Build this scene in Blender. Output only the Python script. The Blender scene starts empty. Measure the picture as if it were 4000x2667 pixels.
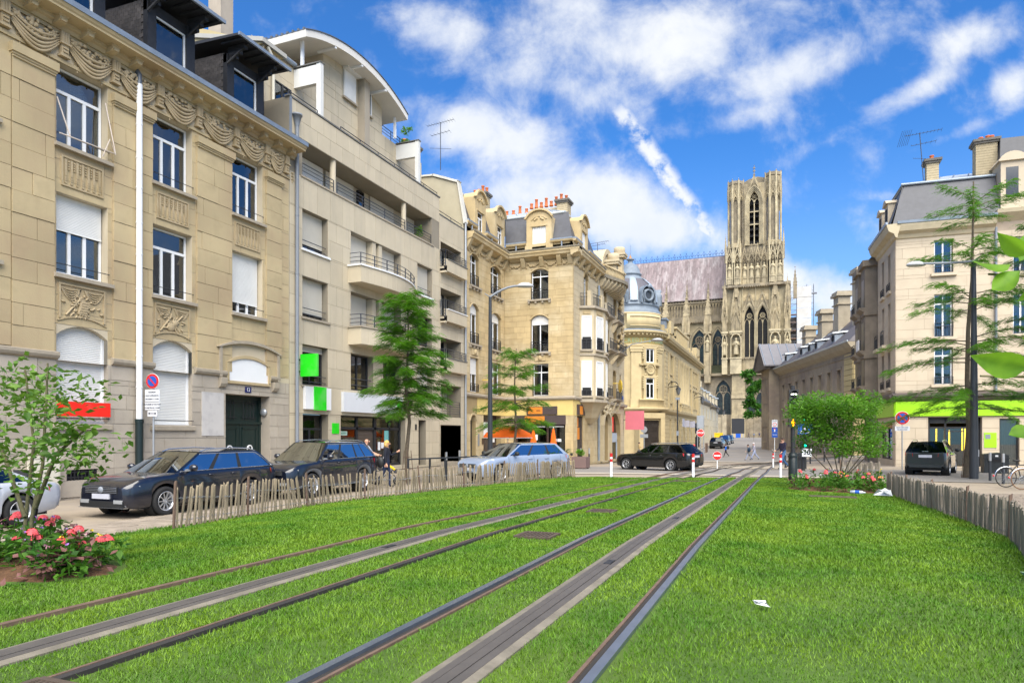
import bpy, math, random
import numpy as np
from mathutils import Vector, Matrix
random.seed(7)
PI=math.pi
SC=bpy.context.scene
COL=SC.collection
CAM_H=1.82
YAW=math.atan(1078/2667)
cam=bpy.data.cameras.new('camera')
cam.sensor_width=36.0
cam.lens=24.0
cam.shift_y=0.0912
cam.clip_end=3000
camo=bpy.data.objects.new('camera', cam)
camo.location=(0, 0, CAM_H)
camo.rotation_euler=(PI/2, 0, YAW)
COL.objects.link(camo)
SC.camera=camo
SUN_EL, SUN_AZ=math.radians(52), math.radians(152)
sun=bpy.data.lights.new('sun', 'SUN')
sun.energy=1.5
sun.angle=math.radians(70)
sun.color=(1.0, 0.93, 0.80)
suno=bpy.data.objects.new('sun', sun)
sd=Vector((math.sin(SUN_AZ)*math.cos(SUN_EL), math.cos(SUN_AZ)*math.cos(SUN_EL), math.sin(SUN_EL)))
suno.rotation_euler=sd.to_track_quat('Z', 'Y').to_euler()
suno.location=(20, -20, 60)
COL.objects.link(suno)
vs=SC.view_settings
vs.view_transform='Standard'
vs.look='None'
vs.exposure=2.6
vs.gamma=1.0
vs.use_curve_mapping=False
SC.cycles.max_bounces=6
SC.cycles.diffuse_bounces=3
SC.cycles.transparent_max_bounces=12
SC.cycles.use_denoising=True
wd=bpy.data.worlds.new('World')
SC.world=wd
wd.use_nodes=True
wn, wl=wd.node_tree.nodes, wd.node_tree.links
wn.clear()
def wnode(t, **kw):
	n=wn.new(t)
	for k, v in kw.items():
		if k.startswith('i_'):
			n.inputs[int(k[2:])].default_value=v
		else:
			setattr(n, k, v)
	return n
def wmath(op, a, b=None, c=None, clamp=False):
	n=wn.new('ShaderNodeMath')
	n.operation=op
	n.use_clamp=clamp
	for i, x in enumerate((a, b, c)):
		if x is None:
			continue
		if isinstance(x, (int, float)):
			n.inputs[i].default_value=x
		else:
			wl.new(x, n.inputs[i])
	return n.outputs[0]
def wsmooth(x, lo, hi):
	n=wn.new('ShaderNodeMapRange')
	n.interpolation_type='SMOOTHSTEP'
	wl.new(x, n.inputs[0])
	n.inputs[1].default_value=lo
	n.inputs[2].default_value=hi
	return n.outputs[0]
def wnoise(vec, scale, detail=6, rough=.55, dist=0.0):
	n=wn.new('ShaderNodeTexNoise')
	wl.new(vec, n.inputs['Vector'])
	n.inputs['Scale'].default_value=scale
	n.inputs['Detail'].default_value=detail
	n.inputs['Roughness'].default_value=rough
	n.inputs['Distortion'].default_value=dist
	return n.outputs[0]
sky=wn.new('ShaderNodeTexSky')
sky.sky_type='NISHITA'
sky.sun_disc=False
sky.sun_elevation=SUN_EL
sky.sun_rotation=SUN_AZ
sky.altitude=100
sky.air_density=1.0
sky.dust_density=0.3
sky.ozone_density=3.0
tint=wn.new('ShaderNodeMix')
tint.data_type='RGBA'
tint.blend_type='MULTIPLY'
tint.inputs[0].default_value=1
wl.new(sky.outputs[0], tint.inputs[6])
tint.inputs[7].default_value=(0.19, 0.45, 0.72, 1)
tc=wn.new('ShaderNodeTexCoord')
sep=wn.new('ShaderNodeSeparateXYZ')
wl.new(tc.outputs['Generated'], sep.inputs[0])
dx, dy, dz=sep.outputs
cs, sn=math.cos(YAW), math.sin(YAW)
ff=wmath('ADD', wmath('MULTIPLY', dx, -sn), wmath('MULTIPLY', dy, cs))
rr=wmath('ADD', wmath('MULTIPLY', dx, cs), wmath('MULTIPLY', dy, sn))
fpos=wmath('MAXIMUM', ff, 0.05)
cu=wmath('DIVIDE', rr, fpos)
cv=wmath('DIVIDE', dz, fpos)
chart=wn.new('ShaderNodeCombineXYZ')
wl.new(cu, chart.inputs[0])
wl.new(cv, chart.inputs[1])
ahead=wsmooth(ff, 0.1, 0.45)
hz=wmath('ADD', wmath('MAXIMUM', dz, 0.0), 0.22)
lay=wn.new('ShaderNodeCombineXYZ')
wl.new(wmath('DIVIDE', dx, hz), lay.inputs[0])
wl.new(wmath('DIVIDE', dy, hz), lay.inputs[1])
n1=wnoise(lay.outputs[0], 1.7, 9, .60, .35)
n2=wnoise(chart.outputs[0], 9.0, 9, .62, .25)
nf=wnoise(chart.outputs[0], 26.0, 6, .6, .15)
def blob(px, py, rx, ry, ang, amp):
	"""soft elliptical bank on the sky chart; px, py are tangent offsets in thousandths"""
	mp=wn.new('ShaderNodeMapping')
	mp.vector_type='TEXTURE'
	wl.new(chart.outputs[0], mp.inputs[0])
	mp.inputs[1].default_value=(px/1000, py/1000, 0)
	mp.inputs[2].default_value=(0, 0, math.radians(ang))
	mp.inputs[3].default_value=(rx/1000, ry/1000, 1)
	ln=wn.new('ShaderNodeVectorMath')
	ln.operation='LENGTH'
	wl.new(mp.outputs[0], ln.inputs[0])
	return wmath('MULTIPLY', wsmooth(ln.outputs['Value'], 1.25, 0.0), amp)
banks=[(60, 590, 230, 120, 8, .75), (270, 580, 190, 75, 20, 1.0), (430, 540, 150, 46, 22, 1.0), (590, 500, 95, 24, 24, .85), (680, 585, 95, 45, 30, .95), (735, 510, 60, 40, 35, .9), (-30, 445, 170, 55, -8, 1.15), (-250, 520, 90, 50, 0, .35), (90, 345, 220, 75, -6, 1.25), (230, 290, 130, 45, -4, .9), (330, 460, 140, 22, 12, .45), (440, 420, 120, 16, 25, .3), (650, 440, 90, 14, 22, .45), (560, 345, 55, 14, -8, .5), (470, 205, 130, 50, -10, 1.0), (-130, 600, 120, 40, -10, .55), (150, 480, 150, 30, -20, .4), (380, 240, 90, 40, 0, .5), (600, 230, 90, 18, 8, .45), (760, 300, 200, 30, 10, .3)]
msk=None
for b in banks:
	o=blob(*b)
	msk=o if msk is None else wmath('ADD', msk, o)
msk=wmath('MINIMUM', msk, 1.3)
dens_a=wmath('ADD', wmath('MULTIPLY', msk, .66), wmath('MULTIPLY', wmath('SUBTRACT', n2, .5), 1.55))
dens_a=wmath('ADD', dens_a, wmath('MULTIPLY', wmath('SUBTRACT', nf, .5), .35))
cl_a=wsmooth(dens_a, -.02, .80)
cl_b=wsmooth(n1, .46, .70)
mp=wn.new('ShaderNodeMapping')
mp.vector_type='TEXTURE'
wl.new(chart.outputs[0], mp.inputs[0])
mp.inputs[1].default_value=(.150, .487, 0)
mp.inputs[2].default_value=(0, 0, math.atan2(-.203, .150))
sp=wn.new('ShaderNodeSeparateXYZ')
wl.new(mp.outputs[0], sp.inputs[0])
wob=wmath('ADD', sp.outputs[1], wmath('MULTIPLY', wmath('SUBTRACT', nf, .5), .030))
ctr=wmath('MULTIPLY', wsmooth(wmath('ABSOLUTE', wob), .019, .004), wmath('MULTIPLY', wsmooth(sp.outputs[0], -.005, .02), wsmooth(sp.outputs[0], .262, .235)))
ctr=wmath('MULTIPLY', ctr, wsmooth(wmath('ADD', nf, wmath('MULTIPLY', sp.outputs[0], -.3)), .30, .52))
cl=wmath('ADD', wmath('MULTIPLY', cl_a, ahead), wmath('MULTIPLY', cl_b, wmath('SUBTRACT', 1.0, ahead)), clamp=True)
cl=wmath('MAXIMUM', cl, wmath('MULTIPLY', ctr, ahead))
hor=wmath('MULTIPLY', wsmooth(dz, .40, .0), .55)
mixh=wn.new('ShaderNodeMix')
mixh.data_type='RGBA'
wl.new(hor, mixh.inputs[0])
wl.new(tint.outputs[2], mixh.inputs[6])
mixh.inputs[7].default_value=(2.0, 2.6, 3.25, 1)
shade=wn.new('ShaderNodeMix')
shade.data_type='RGBA'
wl.new(wsmooth(wnoise(chart.outputs[0], 6.0, 5, .6, 0), .35, .7), shade.inputs[0])
shade.inputs[6].default_value=(3.0, 3.15, 3.4, 1)
shade.inputs[7].default_value=(3.45, 3.5, 3.5, 1)
mixc=wn.new('ShaderNodeMix')
mixc.data_type='RGBA'
wl.new(wmath('MULTIPLY', cl, .94), mixc.inputs[0])
wl.new(mixh.outputs[2], mixc.inputs[6])
wl.new(shade.outputs[2], mixc.inputs[7])
bg=wn.new('ShaderNodeBackground')
bg.inputs[1].default_value=0.05
wl.new(mixc.outputs[2], bg.inputs[0])
wo=wn.new('ShaderNodeOutputWorld')
wl.new(bg.outputs[0], wo.inputs[0])
_mats={}
def mat(name, col, rough=.7, metal=0.0, var=.12, scale=1.5, rnd=0.0, bump=0.0, bscale=30.0, spec=.4, streak=0.0, streakcol=(.06, .055, .045), col2=None, col2s=.6, col2t=(.45, .62), stretch=(1, 1, 1), emit=0.0, coat=0.0, trans=0.0, alpha=1.0):
	"""procedural material driven by world position; rnd = tone change from object to object"""
	if name in _mats:
		return _mats[name]
	m=bpy.data.materials.new(name)
	m.use_nodes=True
	nt=m.node_tree
	N, L=nt.nodes, nt.links
	p=N['Principled BSDF']
	p.inputs['Roughness'].default_value=rough
	p.inputs['Metallic'].default_value=metal
	p.inputs['Specular IOR Level'].default_value=spec
	p.inputs['Coat Weight'].default_value=coat
	p.inputs['Coat Roughness'].default_value=.03
	p.inputs['Transmission Weight'].default_value=trans
	c4=(*col, 1)
	p.inputs['Base Color'].default_value=c4
	geo=N.new('ShaderNodeNewGeometry')
	pos=geo.outputs['Position']
	if stretch!=(1, 1, 1):
		mp=N.new('ShaderNodeMapping')
		L.new(pos, mp.inputs[0])
		mp.inputs[3].default_value=stretch
		pos=mp.outputs[0]
	def noise(sc, det=4, vec=pos):
		n=N.new('ShaderNodeTexNoise')
		L.new(vec, n.inputs['Vector'])
		n.inputs['Scale'].default_value=sc
		n.inputs['Detail'].default_value=det
		n.inputs['Roughness'].default_value=.6
		return n.outputs[0]
	def rng(x, a, b, c, d):
		n=N.new('ShaderNodeMapRange')
		L.new(x, n.inputs[0])
		for i, q in enumerate((a, b, c, d)):
			n.inputs[i+1].default_value=q
		return n.outputs[0]
	def mix(fac, a, b):
		n=N.new('ShaderNodeMix')
		n.data_type='RGBA'
		L.new(fac, n.inputs[0])
		for i, q in((6, a), (7, b)):
			if isinstance(q, tuple):
				n.inputs[i].default_value=q
			else:
				L.new(q, n.inputs[i])
		return n.outputs[2]
	cur=c4
	if col2 is not None:
		cur=mix(rng(noise(col2s, 5), col2t[0], col2t[1], 0, 1), c4, (*col2, 1))
	if streak:
		mp2=N.new('ShaderNodeMapping')
		L.new(geo.outputs['Position'], mp2.inputs[0])
		mp2.inputs[3].default_value=(2.2, 2.2, .22)
		f1=rng(noise(1.0, 5, mp2.outputs[0]), .52, .78, 0, streak)
		cur=mix(f1, cur, (*streakcol, 1))
	if var or rnd:
		k=None
		if var:
			k=rng(noise(scale, 6), .25, .75, 1-var, 1+var)
		if rnd:
			oi=N.new('ShaderNodeObjectInfo')
			r=rng(oi.outputs['Random'], 0, 1, 1-rnd, 1+rnd)
			if k is None:
				k=r
			else:
				mm=N.new('ShaderNodeMath')
				mm.operation='MULTIPLY'
				L.new(k, mm.inputs[0])
				L.new(r, mm.inputs[1])
				k=mm.outputs[0]
		vm=N.new('ShaderNodeVectorMath')
		vm.operation='SCALE'
		L.new(k, vm.inputs['Scale'])
		if isinstance(cur, tuple):
			vm.inputs[0].default_value=cur[:3]
		else:
			L.new(cur, vm.inputs[0])
		cur=vm.outputs[0]
	if not isinstance(cur, tuple):
		L.new(cur, p.inputs['Base Color'])
	if bump:
		b=N.new('ShaderNodeBump')
		b.inputs['Strength'].default_value=bump
		b.inputs['Distance'].default_value=.02
		L.new(noise(bscale, 5), b.inputs['Height'])
		L.new(b.outputs[0], p.inputs['Normal'])
	if emit:
		p.inputs['Emission Color'].default_value=c4
		p.inputs['Emission Strength'].default_value=emit
	_mats[name]=m
	return m
def glass_mat(name, tint=(.55, .62, .62), refl=(.9, .95, 1.0), base=.10, rough=.01):
	if name in _mats:
		return _mats[name]
	m=bpy.data.materials.new(name)
	m.use_nodes=True
	N, L=m.node_tree.nodes, m.node_tree.links
	N.clear()
	t=N.new('ShaderNodeBsdfTransparent')
	t.inputs[0].default_value=(*tint, 1)
	g=N.new('ShaderNodeBsdfGlossy')
	g.inputs['Color'].default_value=(*refl, 1)
	g.inputs['Roughness'].default_value=rough
	fr=N.new('ShaderNodeFresnel')
	fr.inputs[0].default_value=1.5
	ad=N.new('ShaderNodeMath')
	ad.operation='MULTIPLY_ADD'
	L.new(fr.outputs[0], ad.inputs[0])
	ad.inputs[1].default_value=1.0
	ad.inputs[2].default_value=base
	ad.use_clamp=True
	mx=N.new('ShaderNodeMixShader')
	L.new(ad.outputs[0], mx.inputs[0])
	L.new(t.outputs[0], mx.inputs[1])
	L.new(g.outputs[0], mx.inputs[2])
	o=N.new('ShaderNodeOutputMaterial')
	L.new(mx.outputs[0], o.inputs[0])
	_mats[name]=m
	return m
def link(o):
	COL.objects.link(o)
	return o
_inv={}
def thing(name, label, cat, loc=(0, 0, 0), rotz=0.0, group=None):
	o=bpy.data.objects.new(name, None)
	o.empty_display_size=.2
	o.location=loc
	o.rotation_euler=(0, 0, rotz)
	link(o)
	_inv[o.name]=(Matrix.Translation(loc)@Matrix.Rotation(rotz, 4, 'Z')).inverted()
	return tag(o, label, cat, group)
def tag(o, label=None, cat=None, group=None, kind=None):
	if label:o['label']=label
	if cat:o['category']=cat
	if group:o['group']=group
	if kind:o['kind']=kind
	return o
def adopt(o, parent, local=False):
	"""parent o; unless local, o's own coordinates are world coordinates"""
	if parent is not None:
		o.parent=parent
		if not local and parent.name in _inv:
			o.matrix_parent_inverse=_inv[parent.name]
	return o
def dup(o, loc=None, rotz=None, label=None, group=None, parent=None):
	c=o.copy()
	link(c)
	if loc is not None:c.location=loc
	if rotz is not None:c.rotation_euler=(0, 0, rotz)
	if label:c['label']=label
	if group:c['group']=group
	if parent is not None:c.parent=parent
	for ch in list(o.children):
		dup(ch, parent=c)
	return c
def fr(o, r=(1, 0), ang=None):
	"""elevation frame: x to the viewer's right along the wall, y into the wall, z up"""
	if ang is not None:
		r=(math.cos(ang), math.sin(ang))
	return np.array([[r[0], -r[1], 0, o[0]], [r[1], r[0], 0, o[1]], [0, 0, 1, o[2]], [0, 0, 0, 1.0]])
def tr(x=0, y=0, z=0):
	m=np.eye(4)
	m[:3, 3]=(x, y, z)
	return m
def rot(ax, a):
	return np.array(Matrix.Rotation(a, 4, ax))
_cube_f=[(0, 3, 2, 1), (4, 5, 6, 7), (0, 1, 5, 4), (1, 2, 6, 5), (2, 3, 7, 6), (3, 0, 4, 7)]
class MB:
	"""collects simple solids; build() makes ONE mesh object of them"""
	def __init__(s, F=None):
		s.V, s.F, s.m, s.sm, s.n=[], [], [], [], 0
		s.M=np.eye(4)if F is None else np.array(F)
	def add(s, V, F, m=0, smooth=False):
		V=np.asarray(V, float)
		V=V@s.M[:3, :3].T+s.M[:3, 3]
		s.V.append(V)
		n=s.n
		s.F.extend([tuple(i+n for i in f)for f in F])
		s.m.extend([m]*len(F))
		s.sm.extend([smooth]*len(F))
		s.n+=len(V)
		return s
	def box(s, x0, x1, y0, y1, z0, z1, m=0):
		return s.add([(x0, y0, z0), (x1, y0, z0), (x1, y1, z0), (x0, y1, z0), (x0, y0, z1), (x1, y0, z1), (x1, y1, z1), (x0, y1, z1)], _cube_f, m)
	def hexa(s, P, m=0):
		return s.add(P, _cube_f, m)
	def quad(s, a, b, c, d, m=0):
		return s.add([a, b, c, d], [(0, 1, 2, 3)], m)
	def prism(s, poly, y0, y1, m=0, axis='y'):
		"""polygon in x,z (axis y), x,y (axis z) or y,z (axis x), extruded along the axis"""
		n=len(poly)
		if axis=='y':
			V=[(a, y0, b)for a, b in poly]+[(a, y1, b)for a, b in poly]
		elif axis=='z':
			V=[(a, b, y0)for a, b in poly]+[(a, b, y1)for a, b in poly]
		else:
			V=[(y0, a, b)for a, b in poly]+[(y1, a, b)for a, b in poly]
		F=[tuple(range(n)), tuple(range(2*n-1, n-1, -1))]+[(i, i+n, (i+1)%n+n, (i+1)%n)for i in range(n)]
		return s.add(V, F, m)
	def tube(s, P, R, n=8, m=0, cap=True, smooth=True):
		P=[Vector(p)for p in P]
		if not hasattr(R, '__len__'):R=[R]*len(P)
		V, F=[], []
		up=None
		for i, p in enumerate(P):
			t=(P[min(i+1, len(P)-1)]-P[max(i-1, 0)])
			t=t.normalized()if t.length>1e-9 else Vector((0, 0, 1))
			if up is None:
				a=Vector((0, 0, 1))if abs(t.z)<.9 else Vector((1, 0, 0))
				up=t.cross(a).normalized()
			up=(up-t*up.dot(t)).normalized()
			w=t.cross(up)
			for k in range(n):
				a=2*PI*k/n
				V.append(tuple(p+(up*math.cos(a)+w*math.sin(a))*R[i]))
		for i in range(len(P)-1):
			for k in range(n):
				F.append((i*n+k, i*n+(k+1)%n, (i+1)*n+(k+1)%n, (i+1)*n+k))
		s.add(V, F, m, smooth)
		if cap:
			e=len(P)-1
			s.add([V[k]for k in range(n)][::-1]+[V[e*n+k]for k in range(n)], [tuple(range(n)), tuple(range(n, 2*n))], m)
		return s
	def lathe(s, prof, n=16, c=(0, 0, 0), m=0, smooth=True, a0=0, a1=2*PI, sx=1, sy=1):
		full=abs(a1-a0-2*PI)<1e-6
		k=n if full else n+1
		V, F=[], []
		for r, z in prof:
			for i in range(k):
				a=a0+(a1-a0)*i/n
				V.append((c[0]+r*math.cos(a)*sx, c[1]+r*math.sin(a)*sy, c[2]+z))
		for j in range(len(prof)-1):
			for i in range(n):
				F.append((j*k+i, j*k+(i+1)%k, (j+1)*k+(i+1)%k, (j+1)*k+i))
		return s.add(V, F, m, smooth)
	def ball(s, c, r, n=10, m=0, k=6):
		if not hasattr(r, '__len__'):r=(r, r, r)
		V=[(c[0], c[1], c[2]-r[2])]
		for j in range(1, k):
			b=-PI/2+PI*j/k
			for i in range(n):
				a=2*PI*i/n
				V.append((c[0]+r[0]*math.cos(a)*math.cos(b), c[1]+r[1]*math.sin(a)*math.cos(b), c[2]+r[2]*math.sin(b)))
		V.append((c[0], c[1], c[2]+r[2]))
		F=[(0, 1+(i+1)%n, 1+i)for i in range(n)]
		for j in range(k-2):
			for i in range(n):
				F.append((1+j*n+i, 1+j*n+(i+1)%n, 1+(j+1)*n+(i+1)%n, 1+(j+1)*n+i))
		e=len(V)-1
		F+=[(e, 1+(k-2)*n+i, 1+(k-2)*n+(i+1)%n)for i in range(n)]
		return s.add(V, F, m, True)
	def grid(s, G, m=0, smooth=True, closed_u=False):
		"""G[i][j] points"""
		a, b=len(G), len(G[0])
		V=[p for r in G for p in r]
		F=[]
		for i in range(a-1):
			for j in range(b if closed_u else b-1):
				F.append((i*b+j, i*b+(j+1)%b, (i+1)*b+(j+1)%b, (i+1)*b+j))
		return s.add(V, F, m, smooth)
	def mesh(s, name, mats, sharp=None):
		me=bpy.data.meshes.new(name)
		if s.V:
			V=np.concatenate(s.V)
		else:
			V=np.zeros((0, 3))
		me.vertices.add(len(V))
		me.vertices.foreach_set('co', V.astype(np.float32).ravel())
		tot=[len(f)for f in s.F]
		me.loops.add(sum(tot))
		me.polygons.add(len(tot))
		me.loops.foreach_set('vertex_index', np.fromiter((i for f in s.F for i in f), np.int32, sum(tot)))
		st=np.zeros(len(tot), np.int32)
		if len(tot):st[1:]=np.cumsum(tot)[:-1]
		me.polygons.foreach_set('loop_start', st)
		me.polygons.foreach_set('material_index', np.array(s.m, np.int32))
		me.polygons.foreach_set('use_smooth', np.array(s.sm, bool))
		me.update(calc_edges=True)
		for q in(mats if isinstance(mats, (list, tuple))else[mats]):
			me.materials.append(q)
		if sharp:
			me.set_sharp_from_angle(angle=math.radians(sharp))
		return me
	def build(s, name, mats, parent=None, local=False, sharp=None):
		o=link(bpy.data.objects.new(name, s.mesh(name, mats, sharp)))
		return adopt(o, parent, local)
def fast_mesh(name, V, F, mats, smooth=False, midx=None):
	"""V (n,3), F (m,k) numpy"""
	me=bpy.data.meshes.new(name)
	m, k=F.shape
	me.vertices.add(len(V))
	me.vertices.foreach_set('co', V.astype(np.float32).ravel())
	me.loops.add(m*k)
	me.polygons.add(m)
	me.loops.foreach_set('vertex_index', F.astype(np.int32).ravel())
	me.polygons.foreach_set('loop_start', np.arange(m, dtype=np.int32)*k)
	if midx is not None:me.polygons.foreach_set('material_index', midx.astype(np.int32))
	me.polygons.foreach_set('use_smooth', np.full(m, smooth))
	me.update(calc_edges=True)
	for q in(mats if isinstance(mats, (list, tuple))else[mats]):me.materials.append(q)
	return me
_unit={}
def unit_box(m, bev=0.0):
	k=(m.name, bev)
	if k not in _unit:
		_unit[k]=MB().box(-.5, .5, -.5, .5, -.5, .5).mesh('piece_'+m.name, m)
	return _unit[k]
def pieces(parent, name, items, m, limit=300, F=None, cam_xy=(0, 0, 1.8)):
	"""items: (x0,x1,y0,y1,z0,z1) boxes in frame F. The largest in view become parts, the rest ONE part of kind stuff"""
	F=np.eye(4)if F is None else F
	sc=[]
	for it in items:
		c=F@np.array([(it[0]+it[1])/2, (it[2]+it[3])/2, (it[4]+it[5])/2, 1])
		d=np.linalg.norm(c[:3]-np.array(cam_xy))
		sc.append((-(it[1]-it[0])*max(it[5]-it[4], it[3]-it[2])/d**2, c, it))
	sc.sort(key=lambda t:t[0])
	me=unit_box(m)
	R=Matrix([list(r[:3])for r in F[:3]]).to_quaternion()
	for _, c, it in sc[:limit]:
		o=link(bpy.data.objects.new(name, me))
		o.rotation_mode='QUATERNION'
		o.rotation_quaternion=R
		o.location=c[:3]
		o.scale=(it[1]-it[0], it[3]-it[2], it[5]-it[4])
		adopt(o, parent)
	if len(sc)>limit:
		b=MB(F)
		for _, c, it in sc[limit:]:b.box(*it)
		tag(b.build(name, m, parent), kind='stuff')
def wall(mb, x0, x1, z0, z1, ops, depth=.3, y=0.0, m=0, mr=None, back=None):
	"""front face at y with rectangular openings (ox0,ox1,oz0,oz1[,depth]) and their reveals"""
	mr=m if mr is None else mr
	xs=sorted({x0, x1, *[min(max(v, x0), x1)for o in ops for v in o[:2]]})
	zs=sorted({z0, z1, *[min(max(v, z0), z1)for o in ops for v in o[2:4]]})
	for j in range(len(zs)-1):
		run=None
		zc=(zs[j]+zs[j+1])/2
		for i in range(len(xs)-1):
			xc=(xs[i]+xs[i+1])/2
			solid=not any(o[0]<xc<o[1]and o[2]<zc<o[3]for o in ops)
			if solid:
				if run is None:run=xs[i]
			if run is not None and(not solid or i==len(xs)-2):
				e=xs[i+1]if solid else xs[i]
				mb.quad((run, y, zs[j]), (e, y, zs[j]), (e, y, zs[j+1]), (run, y, zs[j+1]), m)
				run=None
	for o in ops:
		d=y+(o[4]if len(o)>4 else depth)
		a, b, c, e=o[:4]
		if not(x0<=(a+b)/2<=x1 and z0<=(c+e)/2<=z1):continue
		c, e=max(c, z0), min(e, z1)
		mb.quad((a, y, c), (a, d, c), (a, d, e), (a, y, e), mr)
		mb.quad((b, d, c), (b, y, c), (b, y, e), (b, d, e), mr)
		mb.quad((a, y, e), (a, d, e), (b, d, e), (b, y, e), mr)
		mb.quad((a, d, c), (a, y, c), (b, y, c), (b, d, c), mr)
	return mb
def arc_z(x0, x1, zs, zc, n=10, pointed=False):
	"""points of an arch from springing zs to crown zc over x0..x1"""
	w, h=(x1-x0)/2, zc-zs
	P=[]
	if pointed:
		R=(w*w+h*h)/(2*w)
		for i in range(n+1):
			x=x0+(x1-x0)*i/n
			dx=min(x-x0, x1-x)
			q=max(R*R-(R-dx)**2, 0)
			P.append((x, zs+math.sqrt(q)))
	elif h>=w*.999:
		for i in range(n+1):
			a=PI-PI*i/n
			P.append(((x0+x1)/2+w*math.cos(a), zs+h*math.sin(a)))
	else:
		R=(w*w+h*h)/(2*h)
		for i in range(n+1):
			x=x0+(x1-x0)*i/n
			dx=x-(x0+x1)/2
			P.append((x, zc-R+math.sqrt(R*R-dx*dx)))
	return P
def arch_fill(mb, x0, x1, zs, zc, y0, d, m=0, n=10, pointed=False, top=None):
	"""close the corners of a rectangular opening above an arch, with its soffit"""
	P=arc_z(x0, x1, zs, zc, n, pointed)
	top=zc if top is None else top
	for(a, b), (c, e)in zip(P[:-1], P[1:]):
		mb.quad((a, y0, b), (c, y0, e), (c, y0, top), (a, y0, top), m)
		mb.quad((a, y0, b), (a, y0+d, b), (c, y0+d, e), (c, y0, e), m)
	return mb
def arch_band(mb, x0, x1, zs, zc, t, y0, y1, m=0, n=10, pointed=False):
	"""moulding of thickness t following an arch outside x0..x1"""
	P=arc_z(x0, x1, zs, zc, n, pointed)
	Q=arc_z(x0-t, x1+t, zs, zc+t*(1.25 if pointed else 1), n, pointed)
	for i in range(n):
		a, b, c, d=P[i], P[i+1], Q[i+1], Q[i]
		mb.hexa([(a[0], y0, a[1]), (b[0], y0, b[1]), (b[0], y1, b[1]), (a[0], y1, a[1]), (d[0], y0, d[1]), (c[0], y0, c[1]), (c[0], y1, c[1]), (d[0], y1, d[1])], m)
	return mb
def blocks(x0, x1, z0, z1, ops, h, L, proud=.012, gap=.012, jit=.35, y=0.0, seed=1, minw=.05):
	"""ashlar: list of slab boxes proud of the wall plane, broken at the openings"""
	rs=random.Random(seed)
	out=[]
	n=max(1, round((z1-z0)/h))
	hh=(z1-z0)/n
	for j in range(n):
		a, b=z0+j*hh, z0+(j+1)*hh
		cuts=[x0]
		x=x0-(L*.5 if j%2 else 0)
		while True:
			x+=L*rs.uniform(1-jit, 1+jit)
			if x>x1-.15:break
			if x>x0+.12:cuts.append(x)
		cuts.append(x1)
		zc=sorted({a, b, *[v for o in ops for v in o[2:4]if a+.04<v<b-.04 and o[0]<x1 and o[1]>x0]})
		for k in range(len(zc)-1):
			c, d=zc[k], zc[k+1]
			zm=(c+d)/2
			blk=sorted([(o[0], o[1])for o in ops if o[2]<zm<o[3]])
			for p, q in zip(cuts[:-1], cuts[1:]):
				segs=[(p, q)]
				for u, v in blk:
					ns=[]
					for e, f in segs:
						if v<=e or u>=f:
							ns.append((e, f))
						else:
							if u>e:ns.append((e, u))
							if v<f:ns.append((v, f))
					segs=ns
				for e, f in segs:
					if f-e>minw:
						pr=proud*rs.uniform(.8, 1.15)
						out.append((e+gap/2, f-gap/2, y-pr, y+.01, c+gap/2, d-gap/2))
	return out
def text_mesh(s, size, m, name='lettering', depth=.004, align='CENTER', xs=1.0, bold=0.0):
	cu=bpy.data.curves.new(name, 'FONT')
	cu.body=s
	cu.size=size
	cu.extrude=depth
	cu.align_x=align
	cu.align_y='CENTER'
	cu.offset=bold
	cu.resolution_u=2
	o=bpy.data.objects.new(name, cu)
	link(o)
	dg=bpy.context.evaluated_depsgraph_get()
	me=bpy.data.meshes.new_from_object(o.evaluated_get(dg))
	bpy.data.objects.remove(o)
	bpy.data.curves.remove(cu)
	if xs!=1.0:me.transform(Matrix.Diagonal((xs, 1, 1, 1)))
	me.materials.clear()
	me.materials.append(m)
	me.name=name
	return me
def text(s, size, m, F, x, y, z, parent=None, local=False, name='lettering', **kw):
	"""lettering standing upright on a wall frame, readable from outside"""
	me=text_mesh(s, size, m, name, **kw)
	me.transform(Matrix([list(r)for r in(F@tr(x, y, z))])@Matrix.Rotation(PI/2, 4, 'X'))
	o=link(bpy.data.objects.new(name, me))
	return adopt(o, parent, local)
def lerp(xs, ys, x):
	return float(np.interp(x, xs, ys))
def g_road(x, y):
	b=np.interp(y, [-60, 32, 40, 46, 55, 66, 75, 100, 205, 400], [0, 0, -.08, -.28, -.5, -.62, -.62, 0, 1.1, 1.2])
	return np.where(b>0, b, b*np.interp(x, [-2, 6], [1, 0]))
def g_bump(y):
	return np.interp(y, [-20, 8, 23, 36], [.54, .54, .28, 0])
def g_w(x):
	return np.interp(x, [-11.5, -6.5, 1.6, 6], [.25, 1, 1, .6])
def gz(x, y):
	"""height of the lawn / track bed"""
	return g_road(x, y)+g_bump(y)*g_w(x)
def rz(x, y):
	"""height of the paving: level at the facades, meeting the lawn at its edges"""
	e=np.clip(1-np.maximum(-9.2-x, x-2.4)/3.0, 0, 1)
	return g_road(x, y)+g_bump(y)*g_w(x)*e*e*(3-2*e)
STONE1=mat('stone_house', (.45, .36, .21), .85, var=.16, scale=1.1, rnd=.07, bump=.25, bscale=25, col2=(.36, .275, .165), col2s=.55, streak=.22, streakcol=(.27, .20, .12))
STONE1B=mat('stone_base', (.37, .325, .265), .85, var=.12, scale=1.6, rnd=.08, bump=.25, bscale=25)
MORTAR1=mat('pale_mortar', (.50, .43, .31), .9, var=.08)
CARVE=mat('carved_stone', (.42, .335, .21), .85, var=.12, scale=4, bump=.3, bscale=30, col2=(.34, .265, .155), col2s=2.0)
SILL=mat('sill_stone', (.33, .285, .22), .85, var=.15, scale=5, bump=.2)
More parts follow.
